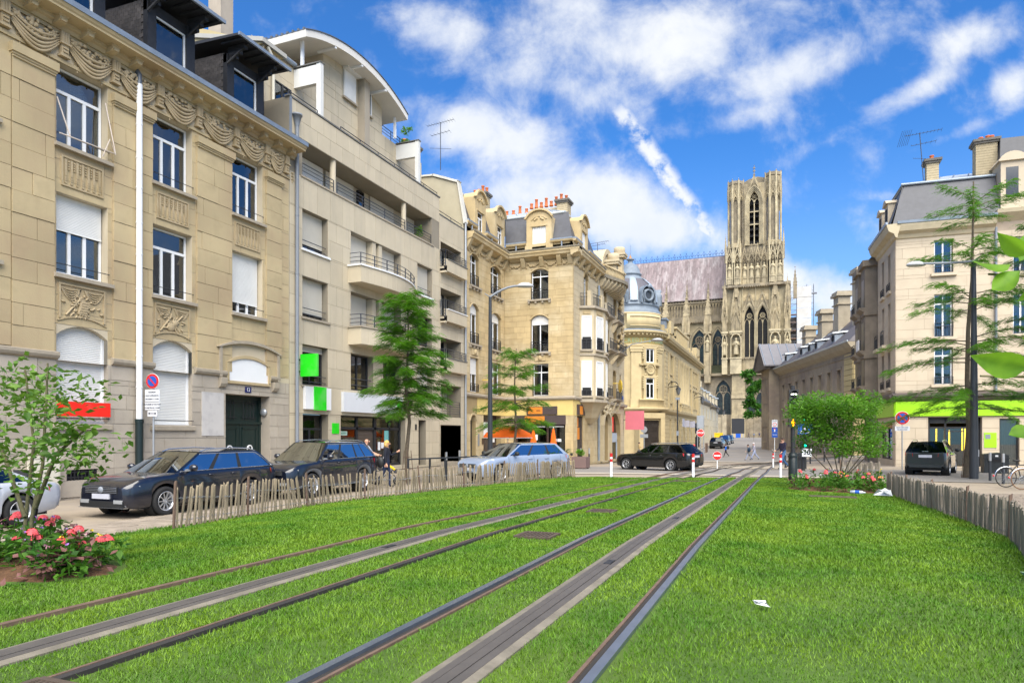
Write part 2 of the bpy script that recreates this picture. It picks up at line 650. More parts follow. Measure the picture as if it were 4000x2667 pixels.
PANEL2=mat('limestone_cladding', (.49, .425, .31), .75, var=.08, scale=.9, rnd=.06, bump=.08, bscale=40, streak=.30, streakcol=(.26, .24, .20))
JOINT2=mat('cladding_joint', (.24, .21, .16), .9, var=.1)
STONE3=mat('yellow_ashlar', (.45, .345, .185), .85, var=.14, scale=1.6, rnd=.09, bump=.25, bscale=25, col2=(.47, .385, .24), col2s=.4)
JOINT3=mat('ashlar_joint', (.30, .225, .115), .9, var=.1)
STONE4=mat('bank_stone', (.46, .37, .205), .85, var=.12, scale=1.3, rnd=.06, bump=.2, bscale=20, streak=.25, streakcol=(.26, .2, .11))
WHITE=mat('white_paint', (.74, .75, .76), .45, var=.04, scale=3)
SHUT=mat('roller_shutter', (.66, .66, .64), .5, var=.05, scale=2)
SHUTB=mat('beige_shutter', (.56, .53, .46), .5, var=.05, scale=2)
SHUTW=mat('white_shutter', (.72, .72, .70), .5, var=.05, scale=2)
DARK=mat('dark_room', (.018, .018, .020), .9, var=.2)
GLASS=glass_mat('window_glass', (.45, .50, .50), (.8, .83, .86), .13)
GLASSD=glass_mat('shop_glass', (.55, .58, .55), (.9, .95, 1.0), .06)
CURT=mat('net_curtain', (.62, .63, .66), .9, var=.12, scale=7, stretch=(1, 6, .1))
CURTG=mat('green_curtain', (.30, .37, .30), .9, var=.15, scale=2)
IRON=mat('black_iron', (.022, .023, .026), .5, var=.1)
IRONB=mat('blue_grey_iron', (.045, .05, .062), .5, var=.1)
ZINC=mat('zinc', (.24, .28, .33), .42, metal=.35, var=.15, scale=2.5)
ZINCL=mat('pale_zinc', (.44, .48, .51), .4, metal=.25, var=.10, scale=1.5)
ZINCD=mat('dark_zinc', (.12, .135, .155), .45, metal=.3, var=.15, scale=2)
SLATE=mat('slate', (.062, .064, .074), .55, var=.2, scale=3, rnd=.25, spec=.5)
SLATEB=mat('weathered_slate', (.075, .068, .066), .65, var=.3, scale=4, rnd=.25)
TIMB=mat('tarred_timber', (.020, .021, .025), .6, var=.3, scale=6)
TERRA=mat('terracotta', (.48, .13, .045), .8, var=.15, scale=6)
BRICKY=mat('yellow_brick', (.40, .33, .21), .85, var=.15, scale=5, rnd=.12)
SOOT=mat('sooty_cap', (.13, .12, .105), .9, var=.3, scale=5)
STEEL=mat('rail_steel', (.20, .235, .29), .32, metal=.75, var=.15, scale=6)
RUST=mat('rusty_steel', (.13, .085, .06), .75, var=.3, scale=12)
RUBBER=mat('tram_strip', (.082, .073, .064), .6, var=.2, scale=4)
CONC=mat('concrete_edge', (.17, .15, .115), .9, var=.3, scale=6, bump=.3)
GREYP=mat('grey_paint', (.20, .22, .25), .45, var=.08)
GALV=mat('galvanised', (.36, .38, .40), .4, metal=.5, var=.1)
DKPOLE=mat('dark_pole', (.030, .034, .040), .4, var=.08)
RED=mat('red_paint', (.55, .02, .018), .4, var=.06)
BLUE=mat('blue_paint', (.012, .085, .42), .4, var=.05)
WOOD=mat('weathered_chestnut', (.205, .175, .135), .85, var=.25, scale=9, rnd=.22, stretch=(6, 6, .8))
WOODL=mat('split_chestnut', (.235, .19, .125), .85, var=.25, scale=9, rnd=.2, stretch=(6, 6, .8))
SOIL=mat('brown_mulch', (.11, .055, .026), .95, var=.5, scale=14, bump=1.0, bscale=28)
PAVE=mat('street_paving', (.285, .235, .175), .85, var=.16, scale=.7, bump=.3, bscale=9, col2=(.235, .20, .16), col2s=.25)
PAVEG=mat('grey_setts', (.215, .195, .175), .8, var=.2, scale=.6, bump=.4, bscale=7, col2=(.17, .16, .15), col2s=.3)
SETT=mat('paving_sett', (.27, .225, .175), .85, var=.2, scale=3, rnd=.16, bump=.3)
SETTG=mat('paving_sett_right', (.245, .20, .155), .85, var=.2, scale=3, rnd=.2, bump=.3)
PALE=mat('pale_granite', (.37, .325, .26), .8, var=.1, scale=2, bump=.15)
KERBM=mat('kerb_granite', (.34, .31, .27), .8, var=.12, scale=3, rnd=.06)
def sheet(name, xs, ys, h, dz, m, label=None):
	X, Y=np.meshgrid(xs, ys)
	Zz=h(X, Y)+dz
	V=np.stack([X, Y, Zz], -1).reshape(-1, 3)
	a, b=len(ys), len(xs)
	i=np.arange(a*b).reshape(a, b)
	F=np.stack([i[:-1, :-1], i[:-1, 1:], i[1:, 1:], i[1:, :-1]], -1).reshape(-1, 4)
	o=link(bpy.data.objects.new(name, fast_mesh(name, V, F, m, True)))
	return tag(o, label, kind='structure')
def lines(lo, hi, core0, core1, step):
	a=list(np.arange(core0, core1+1e-6, step))
	x=step
	while a[-1]<hi:
		x*=1.5
		a.append(min(a[-1]+x, hi))
	x=step
	while a[0]>lo:
		x*=1.5
		a.insert(0, max(a[0]-x, lo))
	return np.array(a)
sheet('ground', lines(-700, 700, -24, 20, .8), lines(-60, 1400, -4, 110, 1.0), rz, -.035, PAVE, 'beige stone paving of the street and square')
rd_y=np.array(list(np.arange(66, 112, 2))+list(np.arange(112, 214, 6)))
def street_x(y, s):
	return np.interp(y, [66, 80, 104, 212], [-10.6, -10.4, -11.0, -13.9])if s<0 else np.interp(y, [66, 76, 90, 120, 212], [1.5, 1.2, -1.8, -3.0, -6.0])
b=MB()
G_=[[(x, y, float(g_road(x, y))-.01)for x in np.linspace(float(street_x(y, -1)), float(street_x(y, 1)), 5)]for y in rd_y]
b.grid(G_)
tag(b.build('road', PAVEG), 'grey sett roadway rising to the cathedral', kind='structure')
for s in(-1, 1):
	b=MB()
	P=[(float(street_x(y, s)), y)for y in rd_y]
	for(x0, y0), (x1, y1)in zip(P[:-1], P[1:]):
		z0, z1=float(g_road(x0, y0)), float(g_road(x1, y1))
		w=.18*s
		b.hexa([(x0, y0, z0-.1), (x0+w, y0, z0-.1), (x1+w, y1, z1-.1), (x1, y1, z1-.1), (x0, y0, z0+.12), (x0+w, y0, z0+.12), (x1+w, y1, z1+.12), (x1, y1, z1+.12)])
	tag(b.build('kerb', KERBM), 'pale kerb along the roadway to the cathedral', kind='structure')
yl=lambda a, c:np.array([a, (a+c)/2, c])
xl=np.arange(-15, 6.1, 1.0)
tag(sheet('paved_band', xl, yl(64.0, 66.5), rz, .0, PALE, 'pale granite band across the street'))
tag(sheet('paved_band', np.arange(-13, 2.1, 1), yl(29.6, 31.2), rz, -.012, PALE, 'pale granite band at the end of the lawn'))
sheet('sett_crossing', np.arange(-13, 9.1, 1), np.arange(31.2, 41.3, 1), rz, -.014, PAVEG, 'grey sett crossing behind the lawn')
zb=mat('crossing_stripe', (.46, .41, .33), .8, var=.12, scale=2)
zr=thing('zebra_crossing', 'pale stone stripes across the street behind the no entry disc', 'crossing', (-4, 48, float(rz(-4, 48))))
for k in range(7):
	b=MB()
	y0=43+k*1.9
	G_=[[(x, y, float(rz(x, y))+.004)for x in np.arange(-9, .6, .95)]for y in(y0, y0+.9)]
	b.grid(G_)
	b.build('stripe', zb, zr)
LY=np.array([-6, 3, 5, 7, 9, 11, 13.1, 15.5, 18.5, 21.5, 25.0, 27.9])
LXL=np.interp(LY, [-6, 7, 8, 13.1, 18.5, 25, 27.9], [-9.6, -9.3, -9.15, -10.0, -9.15, -7.55, -7.0])
LXR=np.interp(LY, [-6, 8.2, 10.8, 19.85, 23, 27.9], [2.45, 2.25, 2.7, 2.4, 2.75, 2.75])
def lawn_x(y, s):
	return np.interp(y, LY, LXL if s<0 else LXR)
def lawn_end(x):
	return np.interp(x, [-7.6, -6.05, -3.3, .1, 2.8], [24.6, 24.6, 25.8, 27.8, 27.2])
LAWN=mat('lawn_soil', (.05, .10, .012), .95, var=.25, scale=1.2, bump=.6, bscale=40, col2=(.075, .13, .016), col2s=.8)
ys=np.concatenate([np.arange(-6, 28.01, .5)])
G_=[]
for y in ys:
	r=[]
	for t in np.linspace(0, 1, 31):
		x=float(lawn_x(y, -1))*(1-t)+float(lawn_x(y, 1))*t
		yy=min(y, float(lawn_end(x)))
		r.append((x, yy, float(gz(x, yy))+.0))
	G_.append(r)
tag(MB().grid(G_).build('lawn', LAWN), 'green tramway lawn between the rails and fences', kind='structure')
def track_path(x0, n_arc=10, y_end=50.0, R=24.0):
	P=[(x0, y)for y in list(np.arange(-5, 24, 1.0))+list(np.arange(24, y_end+.1, 2))]
	for i in range(1, n_arc+1):
		a=i/n_arc*1.15
		P.append((x0+(R-(x0+.95))*(1-math.cos(a)), y_end+(R-(x0+.95))*math.sin(a)))
	return P
def strip(b, P, o0, o1, dz0, dz1, m):
	"""ribbon between lateral offsets o0..o1 along a path, slightly crowned"""
	L_, R_=[], []
	for i, (x, y)in enumerate(P):
		j, k=max(i-1, 0), min(i+1, len(P)-1)
		tx, ty=P[k][0]-P[j][0], P[k][1]-P[j][1]
		l=math.hypot(tx, ty)
		nx, ny=ty/l, -tx/l
		z=float(gz(x, y))if y<28.5 else float(rz(x, y))
		L_.append((x+nx*o0, y+ny*o0, z+dz0))
		R_.append((x+nx*o1, y+ny*o1, z+dz1))
	dn=lambda q:[(x, y, z-.12)for x, y, z in q]
	b.grid([L_, R_], m)
	b.grid([dn(L_), L_], m)
	b.grid([R_, dn(R_)], m)
GROOVE=mat('rail_groove', (.030, .027, .024), .9, var=.3)
for x0, s, lab in((-2.33, 1, 'bright steel rail left of the near track'), (-.95, -1, 'bright steel rail at the right edge of the near track'), (-4.85, 1, 'narrow half buried rail at the far left of the far track'), (-3.5, -1, 'dark grooved rail right of the far track')):
	P=track_path(x0)
	b=MB()
	near=x0>-3
	strip(b, P, -.028, .028, .028, .028, 0 if near or s>0 else 1)
	a, c=(.028, .075)if s>0 else(-.075, -.028)
	if near or s<0:
		strip(b, P, a, c, .006, .006, 1)
		a, c=(.075, .098)if s>0 else(-.098, -.075)
		strip(b, P, a, c, .016, .016, 2)
	tag(b.build('tram_rail', [STEEL if near else RUST, GROOVE, RUST]), lab, 'tram rail', 'tram rails in the lawn')
for x0, lab in((-1.635, 'dark ground supply strip along the middle of the near track'), (-4.17, 'dark ground supply strip along the middle of the far track')):
	P=track_path(x0)
	r=thing('conductor_strip', lab, 'power strip', (x0, 0, .54), group='ground supply strips')
	b=MB()
	strip(b, P, -.155, -.095, .012, .022, 0)
	strip(b, P, .095, .155, .022, .012, 0)
	b.build('concrete_edge', CONC, r)
	b=MB()
	strip(b, P, -.095, -.04, .024, .026, 0)
	strip(b, P, -.034, .034, .028, .028, 0)
	strip(b, P, .04, .095, .026, .024, 0)
	b.build('strip', RUBBER, r)
	b=MB()
	for k, y in enumerate(np.arange(2.2, 28, 4.3)):
		z=float(gz(x0, y))
		b.box(x0-.034, x0+.034, y, y+.22, z, z+.032)
	b.build('insulating_joint', IRON, r)
GRATE=mat('cast_grating', (.10, .075, .055), .7, metal=.3, var=.25, scale=9)
for(x, y, w, d, lab)in((-2.93, 8.1, .44, .42, 'rusty drain grating in the grass nearest the camera'), (-3.0, 11.6, .42, .45, 'second rusty drain grating beyond the first'), (-3.05, 22.8, .8, .55, 'small far drain cover near the end of the lawn'), (.95, 17.3, .95, .35, 'flat rectangular cover in the grass before the right flower bed'), (-3.42, 2.1, .3, .5, 'slotted drain beside the far rail at lower left')):
	z=float(gz(x, y))+.012
	r=thing('drain_grating', lab, 'drain cover', (x, y, z), group='drain covers in the lawn')
	b=MB(tr(x, y, z))
	for a in(-1, 1):
		b.box(-w/2, w/2, a*d/2-.02, a*d/2+.02, -.03, .022)
		b.box(a*w/2-.02, a*w/2+.02, -d/2, d/2, -.03, .021)
	b.build('frame', GRATE, r)
	if d!=.35:
		n=9
		for k in range(n):
			xx=-w/2+(k+.5)*w/n
			MB(tr(x, y, z)).box(xx-.012, xx+.012, -d/2, d/2, -.02, .018).build('bar', GRATE, r)
	MB(tr(x, y, z)).box(-w/2, w/2, -d/2, d/2, -.05, -.015 if d!=.35 else .018).build('pit' if d!=.35 else 'plate', GROOVE if d!=.35 else GRATE, r)
def setts(root, x0f, x1f, y0, y1, L, W, seed, m, diag=0.0):
	rs=random.Random(seed)
	out=[]
	y=y0
	j=0
	while y<y1:
		xa, xb=x0f(y), x1f(y)
		x=xa-rs.uniform(0, L)
		while x<xb:
			l=L*rs.uniform(.8, 1.2)
			if x>xa:
				z=float(rz(x+l/2, y+W/2))-.012+rs.uniform(-.004, .005)
				out.append((x, x+l-.012, y+rs.uniform(0, .006), y+W-.012, z-.05, z))
			x+=l
		y+=W
		j+=1
	pieces(root, 'paving_stone', out, m)
pv=thing('pavement', 'beige stone slabs in front of the fence at left', 'pavement', (-11, 9, 0));pv['kind']='structure'
del pv['category']
setts(pv, lambda y:-13.5, lambda y:float(lawn_x(y, -1))-.03, 5.0, 13.5, .42, .24, 3, SETT)
pv=thing('pavement', 'brown sett paving beyond the right hand fence', 'pavement', (6, 14, 0));pv['kind']='structure'
del pv['category']
setts(pv, lambda y:float(lawn_x(y, 1))+.06, lambda y:3.2+(y-8)*.35+2.2, 8.0, 25.5, .26, .15, 4, SETTG)
def slats(mb, x0, x1, z0, z1, y, pitch=.045, m=0):
	n=max(2, int((z1-z0)/pitch))
	h=(z1-z0)/n
	V, F=[], []
	for i in range(n):
		a, c=z0+i*h, z0+(i+1)*h
		k=len(V)
		V+=[(x0, y, a), (x1, y, a), (x1, y-.012, a+h*.75), (x0, y-.012, a+h*.75), (x1, y, c), (x0, y, c)]
		F+=[(k, k+1, k+2, k+3), (k+3, k+2, k+4, k+5)]
	return mb.add(V, F, m)
def pane(win, F, x0, x1, y, z0, z1, g=None):
	o=link(bpy.data.objects.new('pane', unit_box(g or GLASS)))
	c=F@np.array([(x0+x1)/2, y, (z0+z1)/2, 1])
	o.rotation_mode='QUATERNION'
	o.rotation_quaternion=Matrix([list(r[:3])for r in F[:3]]).to_quaternion()
	o.location=c[:3]
	o.scale=(x1-x0, .012, z1-z0)
	adopt(o, win, local=True)
def window(parent, F, x0, x1, z0, z1, y=.3, fm=None, fw=.06, lights=2, transom=None, curtain=None, shut=0.0, shm=None, g=None, midw=.09, bars=0, name='window', box=None):
	fm=fm or WHITE
	b=MB(F)
	d0, d1=y-.045, y+.035
	b.box(x0, x0+fw, d0, d1, z0, z1)
	b.box(x1-fw, x1, d0, d1, z0, z1)
	b.box(x0+fw, x1-fw, d0, d1, z0, z0+fw*1.2)
	b.box(x0+fw, x1-fw, d0, d1, z1-fw, z1)
	zt=z1-fw
	if transom:
		zt=z0+(z1-z0)*transom
		b.box(x0+fw, x1-fw, d0-.005, d1, zt-midw/2, zt+midw/2)
	xs=[x0+fw+(x1-x0-2*fw)*i/lights for i in range(lights+1)]
	for x in xs[1:-1]:
		b.box(x-midw/2, x+midw/2, d0-.003, d1, z0+fw, zt-(midw/2 if transom else 0))
	if bars and transom:
		for i in range(1, bars+1):
			x=x0+fw+(x1-x0-2*fw)*i/(bars+1)
			b.box(x-.018, x+.018, d0+.01, d1, zt+midw/2, z1-fw)
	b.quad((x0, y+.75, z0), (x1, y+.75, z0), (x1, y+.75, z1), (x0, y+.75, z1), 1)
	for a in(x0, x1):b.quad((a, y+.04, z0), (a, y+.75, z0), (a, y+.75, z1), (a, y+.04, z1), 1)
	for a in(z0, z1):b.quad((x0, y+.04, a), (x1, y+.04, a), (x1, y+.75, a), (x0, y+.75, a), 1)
	w=b.build(name, [fm, DARK], parent)
	for i in range(lights):
		a=xs[i]+(midw/2 if i else 0)
		c=xs[i+1]-(midw/2 if i<lights-1 else 0)
		pane(w, F, a, c, y, z0+fw*1.2, zt-(midw/2 if transom else 0), g)
	if transom:pane(w, F, x0+fw, x1-fw, y, zt+midw/2, z1-fw, g)
	if curtain:
		cm, c0, c1=curtain if isinstance(curtain, tuple)else(curtain, 0, 1)
		n=24
		a, e=x0+(x1-x0)*c0, x0+(x1-x0)*c1
		G=[[(a+(e-a)*i/n, y+.14+.03*math.sin(i*2.1), z)for z in(z0, z1)]for i in range(n+1)]
		MB(F).grid(G).build('curtain', cm, w, local=True)
	if shut:
		s=MB(F)
		zs=z1-(z1-z0)*shut
		slats(s, x0+.02, x1-.02, zs, z1+.02, y-.07)
		s.box(x0+.02, x1-.02, y-.085, y-.065, zs-.05, zs)
		s.build('shutter', shm or SHUT, w, local=True)
	return w
def rail_bar(parent, F, x0, x1, z, y0=-.06, drop=.12, name='window_bar'):
	b=MB(F)
	b.tube([(x0, .15, z), (x0, y0, z), (x1, y0, z), (x1, .15, z)], .013, 5, smooth=False)
	b.build(name, IRON, parent)
def house12():
	F=fr((-19.2, 0, 0), r=(0, 1))
	R=thing('stone_house', 'tall cream stone house at far left with carved garland frieze, black dormers and white drainpipe', 'house', (-19.2, 15.5, 0), PI/2)
	cols=[(9.9, 11.47), (13.08, 14.65), (16.25, 17.82), (19.68, 21.25)]
	ops=[]
	for i, (a, c)in enumerate(cols):
		ops.append((a, c, 10.11, 12.40))
		ops.append((a, c, 6.42, 8.71))
		if i<3:ops.append((a, c, 2.14, 4.98))
	ops.append((19.35, 21.66, .02, 3.34, .55))
	ops.append((13.36, 14.32, .5, .81))
	b=MB(F)
	wall(b, 8.0, 22.8, 3.95, 13.3, ops, .33)
	wall(b, 8.0, 22.8, -.2, 3.95, ops, .33, m=1)
	for a, c in cols[:3]:arch_fill(b, a, c, 4.68, 4.98, 0, .33)
	b.quad((22.8, 0, -.2), (22.8, 11, -.2), (22.8, 11, 13.8), (22.8, 0, 13.8))
	b.quad((8, 0, -.2), (8, 11, -.2), (8, 11, 13.8), (8, 0, 13.8))
	b.build('wall', [MORTAR1, STONE1B], R)
	it=blocks(8.0, 22.78, .02, 1.25, ops, 1.2, 2.6, .035, .01, seed=2)
	it+=blocks(8.0, 22.78, 1.27, 3.95, ops, .445, .95, .014, .02, seed=3)
	pieces(R, 'stone_block', it, STONE1B, 170, F)
	pil=[(11.85, 13.0), (14.80, 16.2), (17.99, 19.62), (21.41, 22.3), (8.2, 9.8)]
	ops2=ops+[(a, c, 4.2, 11.97)for a, c in pil]+[(18.95, 22.12, 3.95, 5.35)]
	it=blocks(8.0, 22.78, 4.15, 12.4, ops2, .56, 1.5, .012, .016, seed=4)
	for a, c in pil:
		it+=blocks(a, c, 4.16, 11.97, [], .60, 1.3, .07, .014, seed=int(a*10))
	it+=blocks(11.0, 11.84, 4.2, 11.97, [], .60, 1.3, .05, .014, seed=9)
	pieces(R, 'ashlar_stone', it, STONE1, 290, F)
	for a, c in((8.0, 9.85), (11.5, 13.1), (14.75, 16.25), (17.9, 19.33), (21.62, 22.15)):
		MB(F).prism([(0.02, 3.93), (-.10, 3.99), (-.14, 4.06), (-.14, 4.15), (.02, 4.2)], a, c, axis='x').build('ledge', SILL, R)
	for a, c in pil:
		q=MB(F)
		q.box(a-.05, c+.05, -.19, .0, 12.02, 12.26)
		q.box(a-.02, c+.02, -.15, .0, 11.96, 12.02)
		q.box(a, c, -.12, .0, 11.90, 11.96)
		q.build('pilaster_capital', STONE1, R)
	for a, c in cols:
		MB(F).prism([(.1, 9.98), (-.16, 9.98), (-.16, 10.08), (.1, 10.13)], a-.1, c+.1, axis='x').build('window_sill', SILL, R)
		MB(F).prism([(.1, 6.28), (-.16, 6.28), (-.16, 6.39), (.1, 6.44)], a-.12, c+.12, axis='x').build('window_sill', SILL, R)
	for a, c in cols[:3]:
		MB(F).prism([(.1, 1.98), (-.1, 1.98), (-.1, 2.11), (.1, 2.16)], a-.12, c+.1, axis='x').build('window_sill', SILL, R)
	rs=random.Random(5)
	for k, (a, c)in enumerate(cols):
		q=MB(F)
		x0, x1, z0, z1=a+.12, c-.16, 8.94, 9.80
		for(p, r, s, t)in((x0, x1, z0, z0+.05), (x0, x1, z1-.05, z1), (x0, x0+.05, z0+.05, z1-.05), (x1-.05, x1, z0+.05, z1-.05)):
			q.box(p, r, -.05, .01, s, t)
		n=13
		for i in range(n):
			u=x0+.09+(x1-x0-.18)*(i+.5)/n
			if i%2==0:
				q.box(u-.033, u+.033, -.045, .0, z0+.08, z1-.08)
				for zz in(.16, .22, .30):q.box(u-.034, u+.034, -.055, .0, z0+zz, z0+zz+.02)
			else:
				for j in range(4):q.box(u-.02, u+.02, -.05, .0, z1-.16-j*.07, z1-.12-j*.07)
		q.build('fluted_panel', CARVE, R)
		if k==3:continue
		q=MB(F)
		x0, x1, z0, z1=a+.05, c-.1, 5.06, 6.16
		xm=(x0+x1)/2
		q.box(x0, x1, -.05, .01, z1-.05, z1)
		for u in(x0, x1-.05):q.box(u, u+.05, -.05, .01, z0+.1, z1-.05)
		arch_band(q, x0, x1, z0+.02, z0+.17, .05, -.05, .01, n=8)
		for s in(-1, 1):
			for j in range(5):
				P=[]
				for i in range(9):
					t=i/8
					P.append((xm+s*(.05+t*(.62-.02*j)), -.03, z1-.10-.02*t-(.06+.055*j)*math.sin(PI*min(1, t*1.0))-.03*j*t))
				q.tube(P, .016, 5)
		for i in range(46):
			ang=rs.uniform(0, 2*PI)
			rr=rs.uniform(.05, .55)
			px, pz=xm+rr*math.cos(ang)*1.02, z0+.47+rr*.62*math.sin(ang)
			l=rs.uniform(.08, .17)
			t=ang+rs.uniform(-.7, .7)
			q.tube([(px, -.01, pz), (px+l*.5*math.cos(t), -.055, pz+l*.5*math.sin(t)), (px+l*math.cos(t), -.02, pz+l*math.sin(t))], [.008, .032, .006], 5)
		if k==1:
			q.prism([(xm-.16, z0+.28), (xm+.10, z0+.22), (xm+.17, z0+.62), (xm-.06, z0+.70)], -.07, .0)
			for j in range(5):q.box(xm-.12+j*.02, xm+.11+j*.015, -.085, -.05, z0+.30+j*.075, z0+.33+j*.075)
		else:
			q.ball((xm-.08, -.03, z0+.38), (.17, .06, .17), 10)
			q.ball((xm+.08, -.03, z0+.52), (.13, .06, .13), 10)
			q.tube([(xm+.1, -.05, z0+.54), (xm+.38, -.05, z0+.80)], [.035, .025], 6)
		q.tube([(xm-.5, -.03, z0+.2), (xm-.05, -.04, z0+.75)], .03, 6)
		q.build('carved_panel', CARVE, R)
	xs=[11.65, 13.25, 14.85, 16.45, 18.05, 19.80, 21.42, 22.55]
	q=MB(F)
	q.box(8.0, 22.8, -.06, .0, 12.40, 12.50)
	q.box(8.0, 22.8, -.05, .0, 13.20, 13.30)
	q.build('lintel_band', STONE1, R)
	for i, x in enumerate([10.05]+xs):
		q=MB(F)
		w=.12
		q.box(x-w, x+w, -.16, 0, 12.95, 13.26)
		q.box(x-w-.03, x+w+.03, -.2, 0, 12.90, 12.95)
		for j in range(3):q.box(x-w+.03+j*.07, x-w+.07+j*.07, -.175, -.1, 12.97, 13.24)
		q.box(x-w*.85, x+w*.85, -.14, 0, 12.62, 12.90)
		for j in range(2):q.box(x-w*.6, x+w*.6, -.17, -.1, 12.68+j*.1, 12.73+j*.1)
		q.box(x-w*1.2, x+w*1.2, -.16, 0, 12.56, 12.62)
		q.build('garland_block', CARVE, R)
		for s in(-.42, .42):
			q=MB(F)
			for j in range(3):
				q.tube([(x+s-.06, -.02, 12.72-j*.13), (x+s+.02, -.06, 12.75-j*.13), (x+s+.07, -.02, 12.68-j*.13)], .025, 5)
			q.tube([(x+s, -.01, 12.76), (x+s, -.03, 12.33)], .02, 5)
			q.build('leaf_drop', CARVE, R)
	allx=[10.05]+xs
	for a, c in zip(allx[:-1], allx[1:]):
		q=MB(F)
		a2, c2=a+.14, c-.14
		n=10
		for j in range(5):
			P=[]
			for i in range(n+1):
				t=i/n
				P.append((a2+(c2-a2)*t, -.08-.10*math.sin(PI*t)*(1-j*.12), 13.12-.06*j-(.33+.045*j)*math.sin(PI*t)*(1 if j>1 else .93-.1*(1-j))))
			q.tube(P, [.02+.03*math.sin(PI*i/n)for i in range(n+1)], 5)
		for i in range(40):
			t=rs.uniform(.06, .94)
			u=rs.random()
			zt, zb=13.16, 13.10-.33*math.sin(PI*t)
			q.ball((a2+(c2-a2)*t, -.10-.05*math.sin(PI*t), zt+(zb-zt)*u), (rs.uniform(.04, .085), .05, rs.uniform(.035, .07)), 7, k=4)
		q.tube([(a2, -.06, 13.2), (c2, -.06, 13.2)], .025, 5)
		q.build('garland', CARVE, R)
		nf=7
		q=MB(F)
		for i in range(nf):
			x=a2+.25+(c2-a2-.5)*i/(nf-1)
			q.box(x-.045, x+.045, -.03, 0, 12.50, 12.74-.16*math.sin(PI*i/(nf-1)))
		q.build('fluting', CARVE, R)
	MB(F).prism([(.02, 13.30), (-.10, 13.30), (-.14, 13.40), (-.22, 13.44), (-.22, 13.54), (-.66, 13.56), (-.66, 13.62), (-.70, 13.66), (-.74, 13.74), (.3, 13.76)], 8.0, 23.05, axis='x').build('cornice', STONE1, R)
	x=9.0
	while x<22.7:
		q=MB(F)
		q.prism([(.0, 13.30), (-.36, 13.36), (-.44, 13.42), (-.44, 13.55), (.0, 13.55)], x-.11, x+.11, axis='x')
		q.box(x-.14, x+.14, -.46, 0, 13.50, 13.553)
		q.box(x-.07, x+.07, -.455, -.40, 13.37, 13.44)
		q.build('corbel', STONE1, R)
		x+=.80
	MB(F).prism([(-.70, 13.742), (-.77, 13.742), (-.78, 13.90), (-.72, 13.90), (-.70, 13.80)], 8.0, 23.08, axis='x').build('gutter', ZINC, R)
	q=MB(F)
	q.prism([(-.70, 13.77), (.0, 13.80), (.0, 13.78), (-.7, 13.75)], 8.0, 22.8, axis='x')
	q.build('gutter_flashing', ZINCD, R)
	q=MB(F)
	q.hexa([(8, .05, 13.78), (22.8, .05, 13.78), (22.8, 11, 13.78), (8, 11, 13.78), (8, 3.2, 15.3), (22.8, 3.2, 15.3), (22.8, 11, 16.0), (8, 11, 16.0)])
	q.build('roof', SLATE, R)
	for k, a in enumerate((13.27, 16.70, 20.14)):
		c=a+1.15
		D=F
		q=MB(D)
		y0=.38
		for u, v in((a-.38, a-.04), (c+.04, c+.40)):
			q.box(u, v, y0-.06, y0+.14, 13.85, 16.15)
		q.box(a-.38, c+.40, y0-.03, y0+.14, 15.82, 16.15)
		q.box(a-.04, c+.04, y0+.0, y0+.14, 13.85, 14.52)
		q.build('dormer_frame', TIMB, R)
		w=window(R, D, a-.04, c+.04, 14.52, 15.82, y0+.05, lights=1, fw=.055, curtain=None if k==1 else SHUTB, name='dormer_window')
		for sx, u in((-1, a-.36), (1, c+.38)):
			sh=[]
			z=13.95
			j=0
			while z<16.1:
				yy=y0+.14
				ymax=.6+(z-13.78)*1.9
				while yy<ymax:
					sh.append((u-.02, u+.02, yy+(.1 if j%2 else 0), yy+.19+(.1 if j%2 else 0), z, z+.12))
					yy+=.2
				z+=.125
				j+=1
			q=MB(D)
			q.quad((u, y0+.1, 13.9), (u, 4.6, 13.9), (u, 4.6, 16.3), (u, y0+.1, 16.2))
			q.build('dormer_cheek', SLATEB, R)
			if sx<0:pieces(R, 'slate', sh, SLATEB, 300//3, D)
		q=MB(D)
		x0, x1=a-.78, c+.80
		q.hexa([(x0, -.62, 16.42), (x1, -.62, 16.42), (x1, 4.4, 16.62), (x0, 4.4, 16.62), (x0, -.62, 16.50), (x1, -.62, 16.50), (x1, 4.4, 16.80), (x0, 4.4, 16.80)])
		q.build('dormer_roof', TIMB, R)
		MB(D).box(x0-.03, x1+.03, -.70, -.62, 16.40, 16.52).build('dormer_gutter', ZINC, R)
		q=MB(D)
		for u in(a-.21, c+.22):
			q.box(u-.09, u+.09, -.42, y0, 16.24, 16.42)
			q.box(u-.075, u+.075, -.2, y0, 16.08, 16.24)
			q.box(u-.06, u+.06, -.02, y0, 15.94, 16.08)
			q.tube([(u, -.42, 16.38), (u-.18, .3, 15.75)], .045, 5, smooth=False)
		for i in range(7):
			u=x0+.2+(x1-x0-.4)*i/6
			q.box(u-.04, u+.04, -.58, y0, 16.36, 16.425)
		q.build('dormer_bracket', TIMB, R)
	for i, (a, c)in enumerate(cols):
		window(R, F, a+.02, c-.02, 10.13, 12.38, lights=3, transom=.70, curtain=[CURT, (CURT, .45, .8), CURT, CURTG][i])
		if i==1:
			window(R, F, a+.02, c-.02, 6.44, 8.69, lights=3, transom=.71, shut=.42, shm=SHUTW, curtain=CURTG)
		elif i==3:
			window(R, F, a+.02, c-.02, 6.44, 8.69, lights=3, transom=.71, shut=.80, shm=SHUTW)
		else:
			window(R, F, a+.02, c-.02, 6.44, 8.69, lights=3, transom=.71)
		for z in(10.38, 6.68):rail_bar(R, F, a-.0, c+.02, z)
